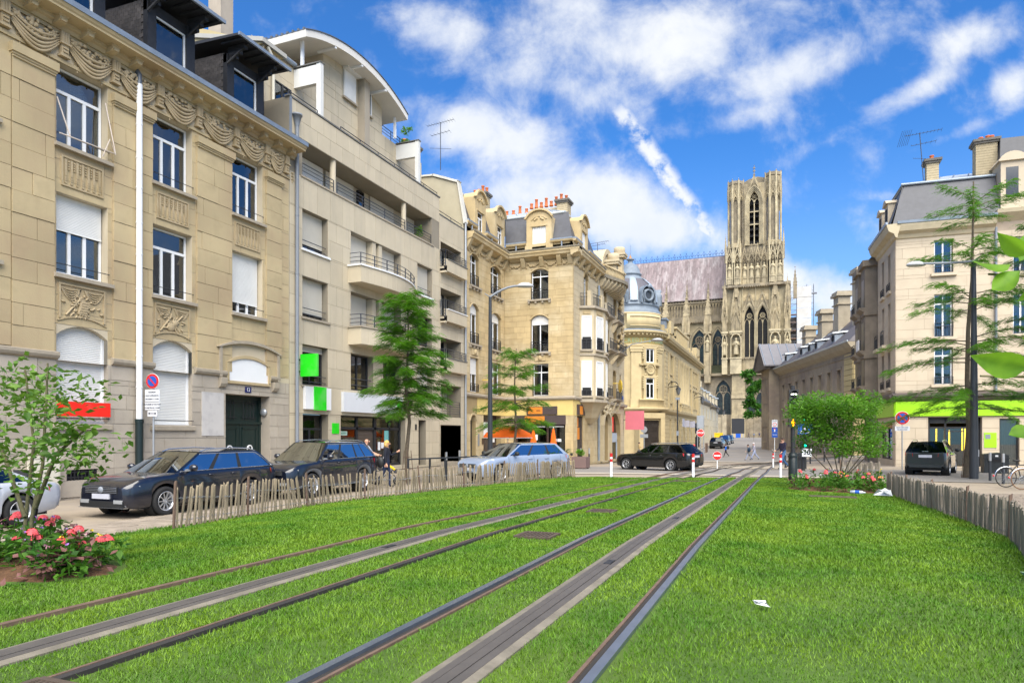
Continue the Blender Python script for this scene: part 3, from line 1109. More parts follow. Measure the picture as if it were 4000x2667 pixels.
		if i<3:
			q=MB(F)
			slats(q, a+.06, c-.06, 2.20, 4.98, .20, .052)
			q.build('roller_shutter', SHUT, R)
			q=MB(F)
			q.box(a, a+.07, .16, .30, 2.16, 4.98)
			q.box(c-.07, c, .16, .30, 2.16, 4.98)
			q.box(a, c, .14, .30, 2.10, 2.22)
			q.build('shutter_guide', WHITE, R)
			rail_bar(R, F, a+.05, c+.02, 2.30)
	a, c=19.35, 21.66
	DOORM=mat('dark_green_door', (.010, .022, .020), .35, var=.15, scale=3)
	q=MB(F)
	q.box(a, c, .50, .56, 0, 3.34)
	q.box(a, a+.12, .44, .5, 0, 3.34)
	q.box(c-.12, c, .44, .5, 0, 3.34)
	q.box(a+.12, c-.12, .44, .5, 3.22, 3.34)
	q.box(a, c, .40, .5, 2.24, 2.33)
	q.build('door_frame', DOORM, R)
	for s in(0, 1):
		u, v=(a+.13, (a+c)/2-.01)if s==0 else((a+c)/2+.01, c-.13)
		q=MB(F)
		q.box(u, v, .46, .50, .05, 2.24)
		for z0, z1 in((.2, .95), (1.1, 2.1)):
			for(e, f, g, h)in((u+.12, v-.12, z0, z0+.05), (u+.12, v-.12, z1-.05, z1), (u+.12, u+.17, z0, z1), (v-.17, v-.12, z0, z1)):
				q.box(e, f, .435, .46, g, h)
		q.box(u+.3, v-.3, .43, .46, 1.02, 1.06)
		d=q.build('door', DOORM, R)
		q=MB(F)
		for k in range(4):q.tube([(u+.2+k*.18, .455, 2.42), (u+.2+k*.18, .43, 2.8), (u+.2+k*.18, .455, 3.15)], .012, 5)
		for z in(2.5, 3.05):q.tube([(u+.12, .45, z), (v-.12, .45, z)], .014, 5)
		q.build('door_grille', IRON, R)
		q=MB(F)
		P=[((u+v)/2+.13*math.cos(t*PI/8), .425, 1.28+.13*math.sin(t*PI/8))for t in range(17)]
		q.tube(P, .028, 6)
		q.tube([((u+v)/2-.08, .425, 1.36), ((u+v)/2+.08, .425, 1.20)], .02, 5)
		q.build('no_parking_ring', WHITE, R)
	MB(F).box(20.30, 20.62, -.035, -.013, 3.44, 3.66).build('number_plate', mat('enamel_blue', (.015, .02, .10), .3), R)
	text('12', .19, WHITE, F, 20.46, -.037, 3.55, R, name='house_number')
	q=MB(F)
	arch_band(q, 18.97, 22.12, 5.02, 5.28, .12, -.16, .0, n=12)
	for u in(18.97, 22.0):q.box(u, u+.12, -.13, 0, 3.95, 5.05)
	q.build('hood_mould', SILL, R)
	q=MB(F)
	arch_band(q, 19.45, 21.5, 4.5, 4.72, .12, -.10, .0, n=10)
	for u in(19.33, 21.5):q.box(u, u+.12, -.10, 0, 3.82, 4.52)
	q.box(19.33, 21.62, -.10, 0, 3.74, 3.84)
	q.build('niche_frame', STONE1, R)
	for u in(19.0, 21.75):
		MB(F).prism([(0, 3.55), (-.10, 3.58), (-.16, 3.70), (-.16, 3.93), (0, 3.93)], u, u+.3, axis='x').build('console', SILL, R)
	b=MB(F)
	P=arc_z(19.45, 21.5, 4.5, 4.72, 10)
	b.prism([(19.45, 3.84)]+P+[(21.5, 3.84)], -.05, -.02)
	s=b.build('fascia_sign', mat('blurred_sign', (.72, .73, .74), .5, var=.03, scale=2, col2=(.70, .30, .30), col2s=1.6, col2t=(.62, .85)))
	tag(s, 'white arched sign with faded pink marks over the dark green door', 'sign')
	b=MB(F)
	b.box(18.23, 19.23, -.04, -.015, 1.79, 3.35)
	tag(b.build('wall_plaque', mat('blurred_plaque', (.50, .48, .46), .5, var=.05, scale=1.5, col2=(.30, .29, .30), col2s=1.3, col2t=(.48, .75))), 'grey upright plaque on the wall left of the green door', 'sign')
	b=MB(F)
	b.box(13.03, 14.66, -.12, -.09, 2.36, 2.78)
	s=tag(b.build('banner', mat('red_banner', (.78, .02, .008), .5, var=.04, scale=2, col2=(.72, .16, .12), col2s=1.8, col2t=(.60, .85))), 'bright red banner across the closed shutter at far left', 'banner')
	q=MB(F)
	for k in range(9):q.box(13.40+k*.11, 13.43+k*.11, .02, .05, .5, .81)
	for z in(.57, .73):q.box(13.36, 14.32, .015, .045, z, z+.03)
	q.quad((13.36, .2, .5), (14.32, .2, .5), (14.32, .2, .81), (13.36, .2, .81))
	q.build('basement_grille', IRON, R)
	q=MB(F)
	q.lathe([(.0, .0), (.15, .0), (.16, .05), (.10, .09), (0, .1)], 16)
	q2=MB(F@tr(21.62, .25, 2.72)@rot('Y', -PI/2))
	q2.lathe([(.0, .0), (.15, .0), (.16, .05), (.10, .09), (0, .1)], 16)
	q2.build('wall_lamp', GALV, R)
	cab=mat('cream_cabinet', (.60, .57, .47), .5, var=.05)
	cr=thing('utility_cabinet', 'cream utility cabinet against the house wall at far left', 'cabinet', (-18.9, 12.6, 0), PI/2)
	q=MB(F);q.box(12.25, 13.02, -.26, -.04, .0, 1.18);q.box(12.2, 13.07, -.28, -.04, 1.18, 1.24);q.build('body', cab, cr)
	q=MB(F);q.box(12.3, 12.97, -.275, -.26, .08, 1.12)
	for k in range(4):q.box(12.4, 12.62, -.285, -.27, .2+k*.2, .24+k*.2)
	q.build('door', cab, cr)
	q=MB(F)
	q.tube([(15.61, -.17, 12.9), (15.61, -.17, 2.25)], .095, 10)
	for z in(11.6, 10.55, 9.6, 8.5, 7.5, 6.4, 5.35, 4.3, 3.3):q.tube([(15.61, -.17, z), (15.61, -.17, z+.05)], .105, 10)
	p=q.build('drainpipe', WHITE, R)
	q=MB(F)
	q.tube([(15.61, -.17, 2.25), (15.61, -.17, .7), (15.63, -.2, .45), (15.63, -.2, .05)], [.12, .12, .13, .13], 10)
	q.tube([(15.61, -.17, 2.2), (15.61, -.17, 2.32)], .135, 10)
	q.tube([(15.62, -.19, .62), (15.62, -.19, .70)], .15, 10)
	q.build('cast_iron_foot', mat('pipe_green_black', (.012, .022, .022), .35), p, local=True)
	MB(F).tube([(15.61, .0, 13.45), (15.61, -.17, 13.2), (15.61, -.17, 12.9)], .08, 8).build('pipe_outlet', ZINCD, p, local=True)
	q=MB(F)
	q.tube([(13.1, -.1, 10.36), (14.75, -.22, 10.36), (14.62, .05, 11.9)], .02, 5)
	q.tube([(13.1, .0, 11.4), (13.4, -.12, 10.38)], .02, 5)
	q.tube([(14.45, -.05, 10.2), (14.58, -.2, 10.75), (14.75, -.22, 10.34)], .02, 5)
	tag(q.build('drying_rack', mat('rack_white', (.6, .52, .45), .5)), 'thin white folding drying rack hanging at the upper left window', 'drying rack')
house12()
def railing(parent, F, P, z0, h, bars=3, post=.9, r=.016, m=None, name='railing'):
	"""P: plan polyline"""
	b=MB(F)
	for k in range(bars):
		z=z0+h-k*h/bars*.92
		b.tube([(x, y, z)for x, y in P], r if k else r*1.4, 5, smooth=False)
	for(xa, ya), (xb, yb)in zip(P[:-1], P[1:]):
		l=math.hypot(xb-xa, yb-ya)
		n=max(1, round(l/post))
		for i in range(n+1):
			t=i/n
			b.box(xa+(xb-xa)*t-.014, xa+(xb-xa)*t+.014, ya+(yb-ya)*t-.014, ya+(yb-ya)*t+.014, z0, z0+h)
	return b.build(name, m or IRONB, parent)
def apartment():
	F=fr((-19.2, 0, 0), r=(0, 1))
	R=thing('apartment_building', 'pale modern apartment block with curved white roof, roller shutters and bowed balconies', 'apartment block', (-19.2, 31, 0), PI/2)
	zs=[(9.78, 11.48), (6.87, 8.6), (3.97, 5.7)]
	ops=[]
	for z0, z1 in zs:
		ops+=[(23.63, 25.37, z0, z1, .42), (33.37, 35.07, z0-.05, z1-.05, .42)]
	ops+=[(27.11, 31.63, 9.70, 11.47, .55), (27.11, 31.63, 6.82, 8.61, .55), (27.11, 29.0, 3.95, 5.7, .42), (29.9, 31.63, 3.95, 5.7, .42)]
	ops+=[(23.63, 35.05, 12.87, 14.40, 1.25)]
	ops+=[(23.66, 25.4, .45, 2.73, .45), (26.32, 32.1, .22, 2.73, .45), (33.5, 34.35, .12, 2.66, .5)]
	rec=[(36.12, 38.86, 11.55, 13.35, 1.0), (36.12, 38.86, 8.55, 10.6, 1.0), (36.12, 38.86, 5.6, 7.65, 1.0), (36.12, 38.86, 2.9, 4.85, 1.0), (36.12, 38.86, .1, 2.42, 3.0)]
	b=MB(F)
	wall(b, 22.8, 35.96, -.2, 15.88, ops, .42)
	wall(b, 35.96, 39.4, -.2, 14.9, rec, 1.0)
	b.quad((22.8, 0, 12.9), (22.8, 1.45, 12.9), (22.8, 1.45, 15.88), (22.8, 0, 15.88))
	b.quad((22.8, 1.3, 12.9), (22.8, 12, 12.9), (22.8, 12, 18.3), (22.8, 1.3, 18.3))
	b.quad((35.96, 0, 14.9), (35.96, 1.45, 14.9), (35.96, 1.45, 15.88), (35.96, 0, 15.88))
	b.quad((39.4, 0, -.2), (39.4, 10, -.2), (39.4, 10, 14.9), (39.4, 0, 14.9))
	b.quad((22.8, 0, 14.55), (36, 0, 14.55), (36, 1.5, 14.55), (22.8, 1.5, 14.55))
	b.quad((35.96, 0, 14.75), (39.4, 0, 14.75), (39.4, 10, 14.75), (35.96, 10, 14.75))
	b.quad((23.63, 1.25, 12.87), (35.05, 1.25, 12.87), (35.05, 1.25, 14.40), (23.63, 1.25, 14.40), 1)
	for a in rec:b.quad((a[0], a[4], a[2]), (a[1], a[4], a[2]), (a[1], a[4], a[3]), (a[0], a[4], a[3]), 1)
	b.quad((22.8, 1.45, 14.5), (36.4, 1.45, 14.5), (36.4, 1.45, 18.3), (22.8, 1.45, 18.3), 1)
	b.quad((26.9, 1.45, 18.3), (32.05, 1.45, 18.3), (32.05, 1.45, 20.6), (26.9, 1.45, 20.6), 1)
	b.quad((26.9, 1.45, 18.3), (26.9, 9, 18.3), (26.9, 9, 20.6), (26.9, 1.45, 20.6), 1)
	b.quad((32.05, 1.45, 18.3), (32.05, 9, 18.3), (32.05, 9, 20.6), (32.05, 1.45, 20.6), 1)
	b.quad((22.8, 1.45, 18.25), (36.4, 1.45, 18.25), (36.4, 12, 18.25), (22.8, 12, 18.25), 1)
	b.quad((36.4, 1.45, 14.5), (36.4, 12, 14.5), (36.4, 12, 18.3), (36.4, 1.45, 18.3), 1)
	b.build('wall', [JOINT2, mat('render_cream', (.45, .40, .31), .8, var=.07, streak=.25, streakcol=(.25, .23, .19))], R)
	it=[]
	for z0, z1, h in((.02, 2.73, .68), (2.74, 3.95, 1.2), (3.95, 5.7, .88), (5.7, 6.8, 1.1), (6.8, 8.62, .91), (8.62, 9.7, 1.1), (9.7, 11.48, .89), (11.48, 12.82, 1.4), (14.42, 15.86, .75)):
		it+=blocks(22.82, 35.94, z0, z1, ops, h, .91, .014, .012, 0.02, seed=int(z0*7))
	for z0, z1, h in((.02, 2.42, .6), (2.42, 2.9, .6), (2.9, 14.9, 1.35)):
		it+=blocks(35.97, 39.38, z0, z1, rec, h, .95, .014, .012, 0.02, seed=3)
	it+=blocks(22.85, 36.35, 16.0, 18.28, [], .75, 1.05, .014, .012, 0.02, y=1.45, seed=2)
	pieces(R, 'cladding_panel', it, PANEL2, 300, F)
	it=blocks(26.95, 32.0, 18.3, 20.5, [(28.45, 29.55, 18.7, 20.3)], .75, .95, .014, .012, 0.02, y=1.45, seed=5)
	pieces(R, 'penthouse_panel', it, PANEL2, 40, F)
	CAP=mat('grey_coping', (.13, .13, .125), .8, var=.2, scale=5)
	q=MB(F);q.box(22.75, 36.02, -.05, .2, 15.88, 15.95);q.build('parapet_coping', CAP, R)
	q=MB(F);q.box(35.97, 39.45, -.04, .2, 14.9, 14.96);q.build('parapet_coping', CAP, R)
	q=MB(F);q.box(23.5, 35.25, -.06, .3, 12.80, 12.875);q.build('loggia_ledge', SILL, R)
	railing(R, F, [(26.5, .12), (35.9, .12)], 15.95, .22, 1, 1.6)
	railing(R, F, [(22.9, .12), (24.8, .12)], 15.95, .22, 1, 1.6)
	railing(R, F, [(36.1, .12), (39.3, .12)], 14.96, .25, 1, 1.6)
	for a, c in((23.65, 25.85), (26.1, 32.1), (32.35, 35.0)):railing(R, F, [(a, .03), (c, .03)], 12.9, .52, 3, 1.9)
	for x in(25.98, 32.2):
		q=MB(F);q.tube([(x, .18, 12.87), (x, .18, 14.4)], .14, 14);q.build('column', PANEL2, R)
	for a, c in((23.7, 26.55), (26.75, 29.0), (30.5, 32.8), (34.0, 35.7)):
		if a>33:c=35.04
		q=MB(F);slats(q, a, c, 12.88, 14.38, 1.18, .06);q.build('roller_shutter', SHUTB if a>24 else SHUTW, R)
	window(R, F, 29.35, 29.85, 12.9, 14.3, 1.15, fm=IRON, lights=1, fw=.05)
	rs=random.Random(3)
	for k, (z0, z1)in enumerate(zs):
		for j, (a, c)in enumerate(((23.63, 25.37), (33.37, 35.07))):
			zz=z0-(.05 if j else 0)
			sh=[[.80, .84, .12], [.96, .0, .55]][j][k]
			window(R, F, a+.02, c-.02, zz+.02, z1-.02-(.05 if j else 0), .36, fm=IRON, lights=2, shut=sh, shm=SHUTB, curtain=CURT if k==2 or j else None, fw=.07)
			q=MB(F);q.box(a-.08, c+.12, -.09, .3, zz-.09, zz);q.build('window_sill', WHITE if k==0 else SILL, R)
			q=MB(F)
			for d in(.16, .42):q.tube([(a, .12, zz+d), (c, .12, zz+d)], .018, 5)
			q.build('window_bar', IRONB, R)
	for k, (z0, z1)in enumerate(((9.74, 11.45), (6.86, 8.59))):
		for a, c, sh in((27.14, 29.0, .97), (29.9, 31.6, .97)):
			window(R, F, a, c, z0, z1, .48, fm=IRON, lights=2, shut=sh, shm=SHUTB)
		q=MB(F)
		q.box(29.02, 29.32, .05, .5, z0, z1);q.box(29.6, 29.88, .05, .5, z0, z1);q.box(29.32, 29.6, .4, .5, z0, z1)
		q.build('window_pier', PANEL2, R)
	for a, c in((27.11, 29.0), (29.9, 31.63)):
		window(R, F, a+.02, c-.02, 3.97, 5.68, .36, fm=IRON, lights=2, curtain=CURT)
		q=MB(F)
		for d in(.25, .55):q.tube([(a, .12, 3.97+d), (c, .12, 3.97+d)], .018, 5)
		q.build('window_bar', IRONB, R)
	plan=[(26.9, 0), (26.9, -.72)]+[(26.9+6.2*t, -.72-.42*math.sin(PI*t*.98)+.70*t**3)for t in[i/14 for i in range(1, 15)]]
	for zb, zt in((8.98, 9.74), (6.07, 6.86)):
		q=MB(F)
		V=[(x, y, z)for z in(zb, zt)for x, y in plan]
		n=len(plan)
		q.add(V, [(i, i+1, n+i+1, n+i)for i in range(n-1)]+[tuple(range(n))[::-1], tuple(range(n, 2*n))])
		balc=q.build('balcony', PANEL2, R)
		q=MB(F)
		for(xa, ya), (xb, yb)in zip(plan[1:-1], plan[2:]):
			q.hexa([(xa, ya-.012, zb+.01), (xb-.012, yb-.012, zb+.01), (xb-.012, yb, zb+.01), (xa, ya, zb+.01), (xa, ya-.012, zt), (xb-.012, yb-.012, zt), (xb-.012, yb, zt), (xa, ya, zt)])
		tag(q.build('cladding', PANEL2, balc, local=True), kind='stuff')
		q=MB(F)
		pl=[(x+(-.07 if i<2 else 0), y-(.07 if i else 0))for i, (x, y)in enumerate(plan)]
		V=[(x, y, z)for z in(zt, zt+.07)for x, y in pl]
		q.add(V, [(i, i+1, n+i+1, n+i)for i in range(n-1)]+[tuple(range(n))[::-1], tuple(range(n, 2*n))])
		q.build('coping', WHITE if zb>8 else SILL, balc, local=True)
		q=MB(F)
		pr=[(x+.08, y+.06)for x, y in plan[1:-1]]
		for d in(.17, .36, .56):q.tube([(plan[0][0]+.08, -.05, zt+.07+d)]+[(x, y, zt+.07+d)for x, y in pr], .018, 5, smooth=False)
		for i in range(0, len(pr), 2):
			x, y=pr[i]
			q.box(x-.02, x+.02, y-.02, y+.02, zt+.07, zt+.63)
		q.build('railing', IRONB, balc, local=True)
	for k, (zb, zt)in enumerate(((11.58, 12.28), (8.6, 9.3), (5.62, 6.38))):
		q=MB(F)
		q.box(36.05, 38.95, -.40, -.28, zb, zt)
		q.box(36.05, 38.95, -.28, .0, zb, zb+.14)
		q.box(38.83, 38.95, -.28, 0, zb+.14, zt)
		q.box(36.05, 36.2, -.40, 0, zb-.1, zb+.3)
		bl=q.build('balcony', PANEL2, R)
		q=MB(F);q.box(36.3, 39.0, -.44, -.24, zt, zt+.05);q.build('coping', WHITE if k==1 else CAP, bl, local=True)
		railing(R, F, [(36.02, -.02), (36.02, -.38), (36.3, -.38), (38.9, -.34), (38.9, -.02)], zt+.04, .5, 4, .9, .014)
		q=MB(F)
		for d in range(4):q.tube([(36.03, -.03, zt-.1-d*.16), (36.03, -.38, zt-.1-d*.16)], .013, 5)
		q.box(36.01, 36.05, -.40, -.36, zb+.2, zt+.5)
		q.build('side_railing', IRONB, R)
	for k, (z0, z1)in enumerate(((11.6, 13.3), (8.6, 10.5), (5.62, 7.55), (2.95, 4.8))):
		if k==2:
			window(R, F, 36.14, 38.0, z0, z1, .92, fm=IRON, lights=2, curtain=CURT)
		else:
			q=MB(F);slats(q, 36.14, 38.0, z0, z1, .9, .055);q.build('roller_shutter', SHUTB, R)
		q=MB(F);q.box(38.0, 38.1, .8, .99, z0-.05, z1+.05);q.build('jamb', IRON if k<3 else PANEL2, R)
	railing(R, F, [(36.12, .06), (38.84, .06)], 2.9, .95, 6, 1.2, .014)
	q=MB(F);q.box(36.2, 38.8, 2.6, 2.7, .2, 2.35);q.box(38.86, 38.9, 0, 3, .1, 2.4);q.build('passage_door', mat('cream_door', (.42, .38, .28), .6), R)
	q=MB(F);q.box(36.1, 38.9, -.02, 1.0, -.1, .16);q.build('doorstep', SILL, R)
	q=MB(F)
	for a, c in((26.32, 26.44), (28.0, 28.14), (29.55, 29.75), (30.95, 31.05), (31.98, 32.1)):q.box(a, c, .30, .42, .22, 2.73)
	q.box(26.32, 32.1, .30, .42, 2.08, 2.2);q.box(26.32, 32.1, .30, .42, 2.66, 2.73);q.box(26.32, 32.1, .30, .42, .22, .34)
	fr_=q.build('shop_front', IRON, R)
	for a, c in((26.44, 28.0), (29.75, 30.95), (31.05, 31.98)):pane(fr_, F, a, c, .36, .34, 2.08, GLASSD)
	for a, c in((26.44, 28.0), (28.14, 29.55), (29.75, 30.95), (31.05, 31.98)):pane(fr_, F, a, c, .36, 2.2, 2.66, GLASSD)
	q=MB(F);slats(q, 28.14, 29.55, .24, 2.08, .40, .16);q.build('brown_shutter', mat('brown_shutter', (.085, .065, .05), .6), R)
	q=MB(F)
	q.quad((26.3, 2.2, .2), (32.1, 2.2, .2), (32.1, 2.2, 2.8), (26.3, 2.2, 2.8));q.quad((26.3, .45, .2), (32.1, .45, .2), (32.1, 2.2, .2), (26.3, 2.2, .2))
	q.quad((26.32, .45, .2), (26.32, 2.2, .2), (26.32, 2.2, 2.73), (26.32, .45, 2.73));q.quad((32.1, .45, .2), (32.1, 2.2, .2), (32.1, 2.2, 2.73), (32.1, .45, 2.73));q.quad((26.3, .45, 2.73), (32.1, .45, 2.73), (32.1, 2.2, 2.73), (26.3, 2.2, 2.73))
	q.box(26.6, 27.8, 1.3, 1.7, .2, 1.1);q.box(30.9, 31.9, 1.2, 1.3, .4, 2.1)
	q.build('shop_interior', mat('shop_inside', (.16, .145, .12), .8, var=.3, scale=2), R)
	tealm=mat('teal_poster', (.16, .42, .42), .6, var=.1)
	for(x, z, w, h, m_)in((30.55, 1.78, .5, .55, tealm), (30.98, 1.2, .12, 1.6, tealm), (29.95, 1.25, .22, .42, WHITE), (30.25, 1.28, .26, .3, WHITE), (26.7, 1.9, .6, .2, mat('mint_paper', (.45, .62, .52), .6))):
		q=MB(F);q.box(x, x+w, .335, .345, z-h/2, z+h/2);q.build('poster', m_, R)
	text('OUVERT', .13, mat('green_ink', (.05, .22, .14), .5), F, 27.0, .33, 1.9, R)
	window(R, F, 23.68, 25.38, .47, 2.71, .38, fm=IRON, lights=2, transom=.72, g=GLASSD)
	q=MB(F);q.box(33.5, 34.35, .4, .48, .12, 2.66);q.build('door', mat('brown_black_door', (.03, .025, .022), .5), R)
	q=MB(F);q.box(33.1, 33.28, -.03, -.014, 2.1, 2.42);q.build('entry_panel', IRON, R)
	GRN=mat('shop_green', (.015, .62, .012), .35, var=.05, scale=1.5, col2=(.09, .58, .08), col2s=1.2)
	q=MB(F);q.box(23.66, 25.42, -.16, -.02, 2.93, 3.9);s=tag(q.build('shop_sign', WHITE), 'white shop sign with a raised green square, above the single shop window', 'sign')
	q=MB(F);q.box(24.2, 25.03, -.20, -.16, 2.9, 3.92);q.build('green_square', GRN, s, local=True)
	q=MB(F);q.box(26.35, 31.6, -.16, -.02, 2.9, 3.82);s=tag(q.build('shop_sign', mat('sign_white', (.62, .64, .67), .4, var=.04, scale=1.5)), 'long pale shop sign half hidden by the street tree', 'sign')
	q=MB(F);q.box(31.0, 31.5, -.18, -.16, 3.15, 3.6);q.build('green_mark', GRN, s, local=True)
	q=MB(F);q.box(23.36, 23.44, -1.0, -.12, 4.28, 5.22);s=tag(q.build('projecting_sign', GRN), 'square bright green sign projecting over the street beside the grey drainpipe', 'sign')
	q=MB(F);q.tube([(23.40, 0, 4.5), (23.40, -.14, 4.5)], .03, 6);q.tube([(23.40, 0, 5.0), (23.40, -.14, 5.0)], .03, 6);q.build('bracket', IRON, s, local=True)
	q=MB(F);q.box(25.66, 26.16, -.045, -.016, 1.88, 2.36);tag(q.build('wall_plate', GRN), 'small green plate on the pier beside the shop window', 'sign')
	for x, m_, z1 in((23.16, GREYP, 14.75), (39.3, GALV, 15.3)):
		q=MB(F)
		q.tube([(x, -.12, .05), (x, -.12, z1)], .075, 10)
		for z in np.arange(1.2, z1-.5, 2.45):q.tube([(x, -.12, z), (x, -.12, z+.06)], .088, 10)
		if x<30:q.lathe([(.08, 0), (.10, .1), (.2, .42), (.22, .42), (.22, .5), (.18, .5)], 14, (x, -.12, z1))
		q.build('drainpipe', m_, R)
	q=MB(F);q.box(22.81, 22.93, -.05, .02, 13.95, 15.9);q.build('edge_strip', GREYP, R)
	for x in(24.83, 33.47):
		q=MB(F)
		q.box(x, x+.22, -.02, .2, 15.9, 18.30)
		q.box(x, x+.22, .2, 1.45, 17.42, 18.24)
		fz=q.build('white_frame', mat('white_render', (.60, .60, .58), .7, var=.06), R)
		q=MB(F);q.box(x-.04, x+.26, -.05, 1.45, 18.302, 18.35);q.build('frame_coping', CAP, fz, local=True)
	q=MB(F)
	A0=arc_z(24.4, 33.0, 19.30, 20.22, 20)
	A1=arc_z(24.35, 33.05, 19.58, 20.56, 20)
	for i in range(20):
		p, r, s, t=A0[i], A0[i+1], A1[i+1], A1[i]
		q.hexa([(p[0], .4, p[1]), (r[0], .4, r[1]), (r[0], 8, r[1]), (p[0], 8, p[1]), (t[0], .4, t[1]), (s[0], .4, s[1]), (s[0], 8, s[1]), (t[0], 8, t[1])])
	vr=q.build('vaulted_roof', mat('white_roof_render', (.62, .60, .56), .75, var=.05), R)
	q=MB(F)
	for i in range(20):
		s, t=A1[i+1], A1[i]
		q.hexa([(t[0], .36, t[1]+.01), (s[0], .36, s[1]+.01), (s[0], 8, s[1]+.01), (t[0], 8, t[1]+.01), (t[0], .36, t[1]+.05), (s[0], .36, s[1]+.05), (s[0], 8, s[1]+.05), (t[0], 8, t[1]+.05)])
	for k in range(24):q.box(24.33, 24.42, .45+k*.3, .55+k*.3, 19.6, 19.70)
	q.build('roof_sheet', ZINCD, vr, local=True)
	for i, y in((5, 0), (10, 0), (15, 0)):
		q=MB(F);x=A0[i][0];q.box(x-.06, x+.06, .42, 1.45, A0[i][1]-.10, A0[i][1]+.02);q.build('roof_rib', WHITE, R)
	for x in(24.95, 32.75):
		q=MB(F);q.box(x-.06, x+.06, 1.0, 1.12, 18.3, 19.6);q.build('roof_post', WHITE, R)
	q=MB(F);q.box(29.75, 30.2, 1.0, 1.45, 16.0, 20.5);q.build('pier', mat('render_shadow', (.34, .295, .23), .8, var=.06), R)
	q=MB(F);q.box(28.5, 29.5, 1.36, 1.42, 18.75, 20.2);slats(q, 28.52, 29.48, 18.8, 20.2, 1.35, .05);q.box(28.45, 29.6, 1.1, 1.42, 20.1, 20.3);q.build('roller_shutter', SHUTW, R)
	q=MB(F);q.box(28.4, 29.6, 1.3, 1.44, 18.66, 18.75);q.box(30.3, 31.0, 1.3, 1.44, 18.66, 18.75);q.build('window_sill', SILL, R)
	window(R, F, 30.35, 30.95, 18.75, 20.1, 1.42, lights=1, g=GLASSD)
	q=MB(F);q.box(30.25, 31.2, 1.1, 1.42, 20.1, 20.3);q.build('shutter_box', SHUTB, R)
	window(R, F, 25.2, 26.6, 18.3, 19.4, 3.2, fm=WHITE, lights=2)
	q=MB(F);q.quad((24.2, 3.3, 18.2), (26.9, 3.3, 18.2), (26.9, 3.3, 19.9), (24.2, 3.3, 19.9));q.build('terrace_wall', mat('render_cream', (.45, .4, .31)), R)
	railing(R, F, [(32.1, 1.5), (35.8, 1.5)], 18.3, .55, 3, 1.0)
	railing(R, F, [(25.3, 1.5), (26.8, 1.5)], 18.3, .5, 2, 1.0)
	q=MB(F);q.tube([(22.75, 1.32, 18.42), (24.8, 1.32, 18.42)], .10, 8);q.build('gutter', ZINC, R)
	q=MB(F);q.tube([(23.0, 1.3, 18.3), (23.35, 1.3, 17.95), (23.35, 1.3, 15.9)], .07, 8);q.build('white_pipe', mat('cream_pipe', (.55, .52, .43), .5), R)
	window(R, F, 23.45, 24.6, 16.0, 17.2, 1.42, fm=IRON, lights=2)
	for a in(26.2, 30.9):
		q=MB(F);q.box(a, a+1.5, 1.40, 1.44, 15.95, 16.3);q.build('louvre', IRON, R)
	q=MB(F);q.prism([(1.3, 18.3), (12, 18.3), (12, 20.9), (6, 20.2)], 22.7, 24.0, axis='x');q.build('side_gable', mat('ochre_render', (.42, .345, .19), .8, var=.08), R)
	q=MB(F);q.hexa([(22.6, 1.2, 18.32), (24.1, 1.2, 18.32), (24.1, 12, 21.1), (22.6, 12, 21.1), (22.6, 1.2, 18.5), (24.1, 1.2, 18.5), (24.1, 12, 21.3), (22.6, 12, 21.3)]);q.build('gable_coping', mat('concrete_coping', (.36, .35, .32), .8), R)
	q=MB(F);q.box(25.5, 26.3, 6.4, 7.15, 18, 26.5);q.box(25.48, 25.53, 6.38, 7.17, 18, 26.5);q.build('tall_flue', mat('flue_render', (.36, .31, .25), .85, var=.12, streak=.3), R)
def chimney(R, x, y, z0, z1, w, d, pots, F=None, name='chimney', m=None, cap=True):
	q=MB(F)
	n=int((z1-z0)/.14)
	q.box(x-w/2, x+w/2, y-d/2, y+d/2, z0, z1)
	for i in range(n):
		z=z0+(z1-z0)*i/n
		q.box(x-w/2-.012, x+w/2+.012, y-d/2-.012, y+d/2+.012, z+.01, z+(z1-z0)/n-.012)
	c=q.build(name, m or BRICKY, R)
	if cap:
		q=MB(F)
		q.box(x-w/2-.1, x+w/2+.1, y-d/2-.1, y+d/2+.1, z1, z1+.12)
		q.box(x-w/2-.17, x+w/2+.17, y-d/2-.17, y+d/2+.17, z1+.12, z1+.26)
		q.build('chimney_cap', SOOT, c, local=True)
	for(px, py, h)in pots:
		q=MB(F)
		q.lathe([(.15, 0), (.16, .05), (.12, .12), (.10, h-.08), (.13, h-.05), (.13, h), (.09, h)], 10, (x+px, y+py, z1+.26))
		q.build('chimney_pot', TERRA, c, local=True)
	return c
apartment()
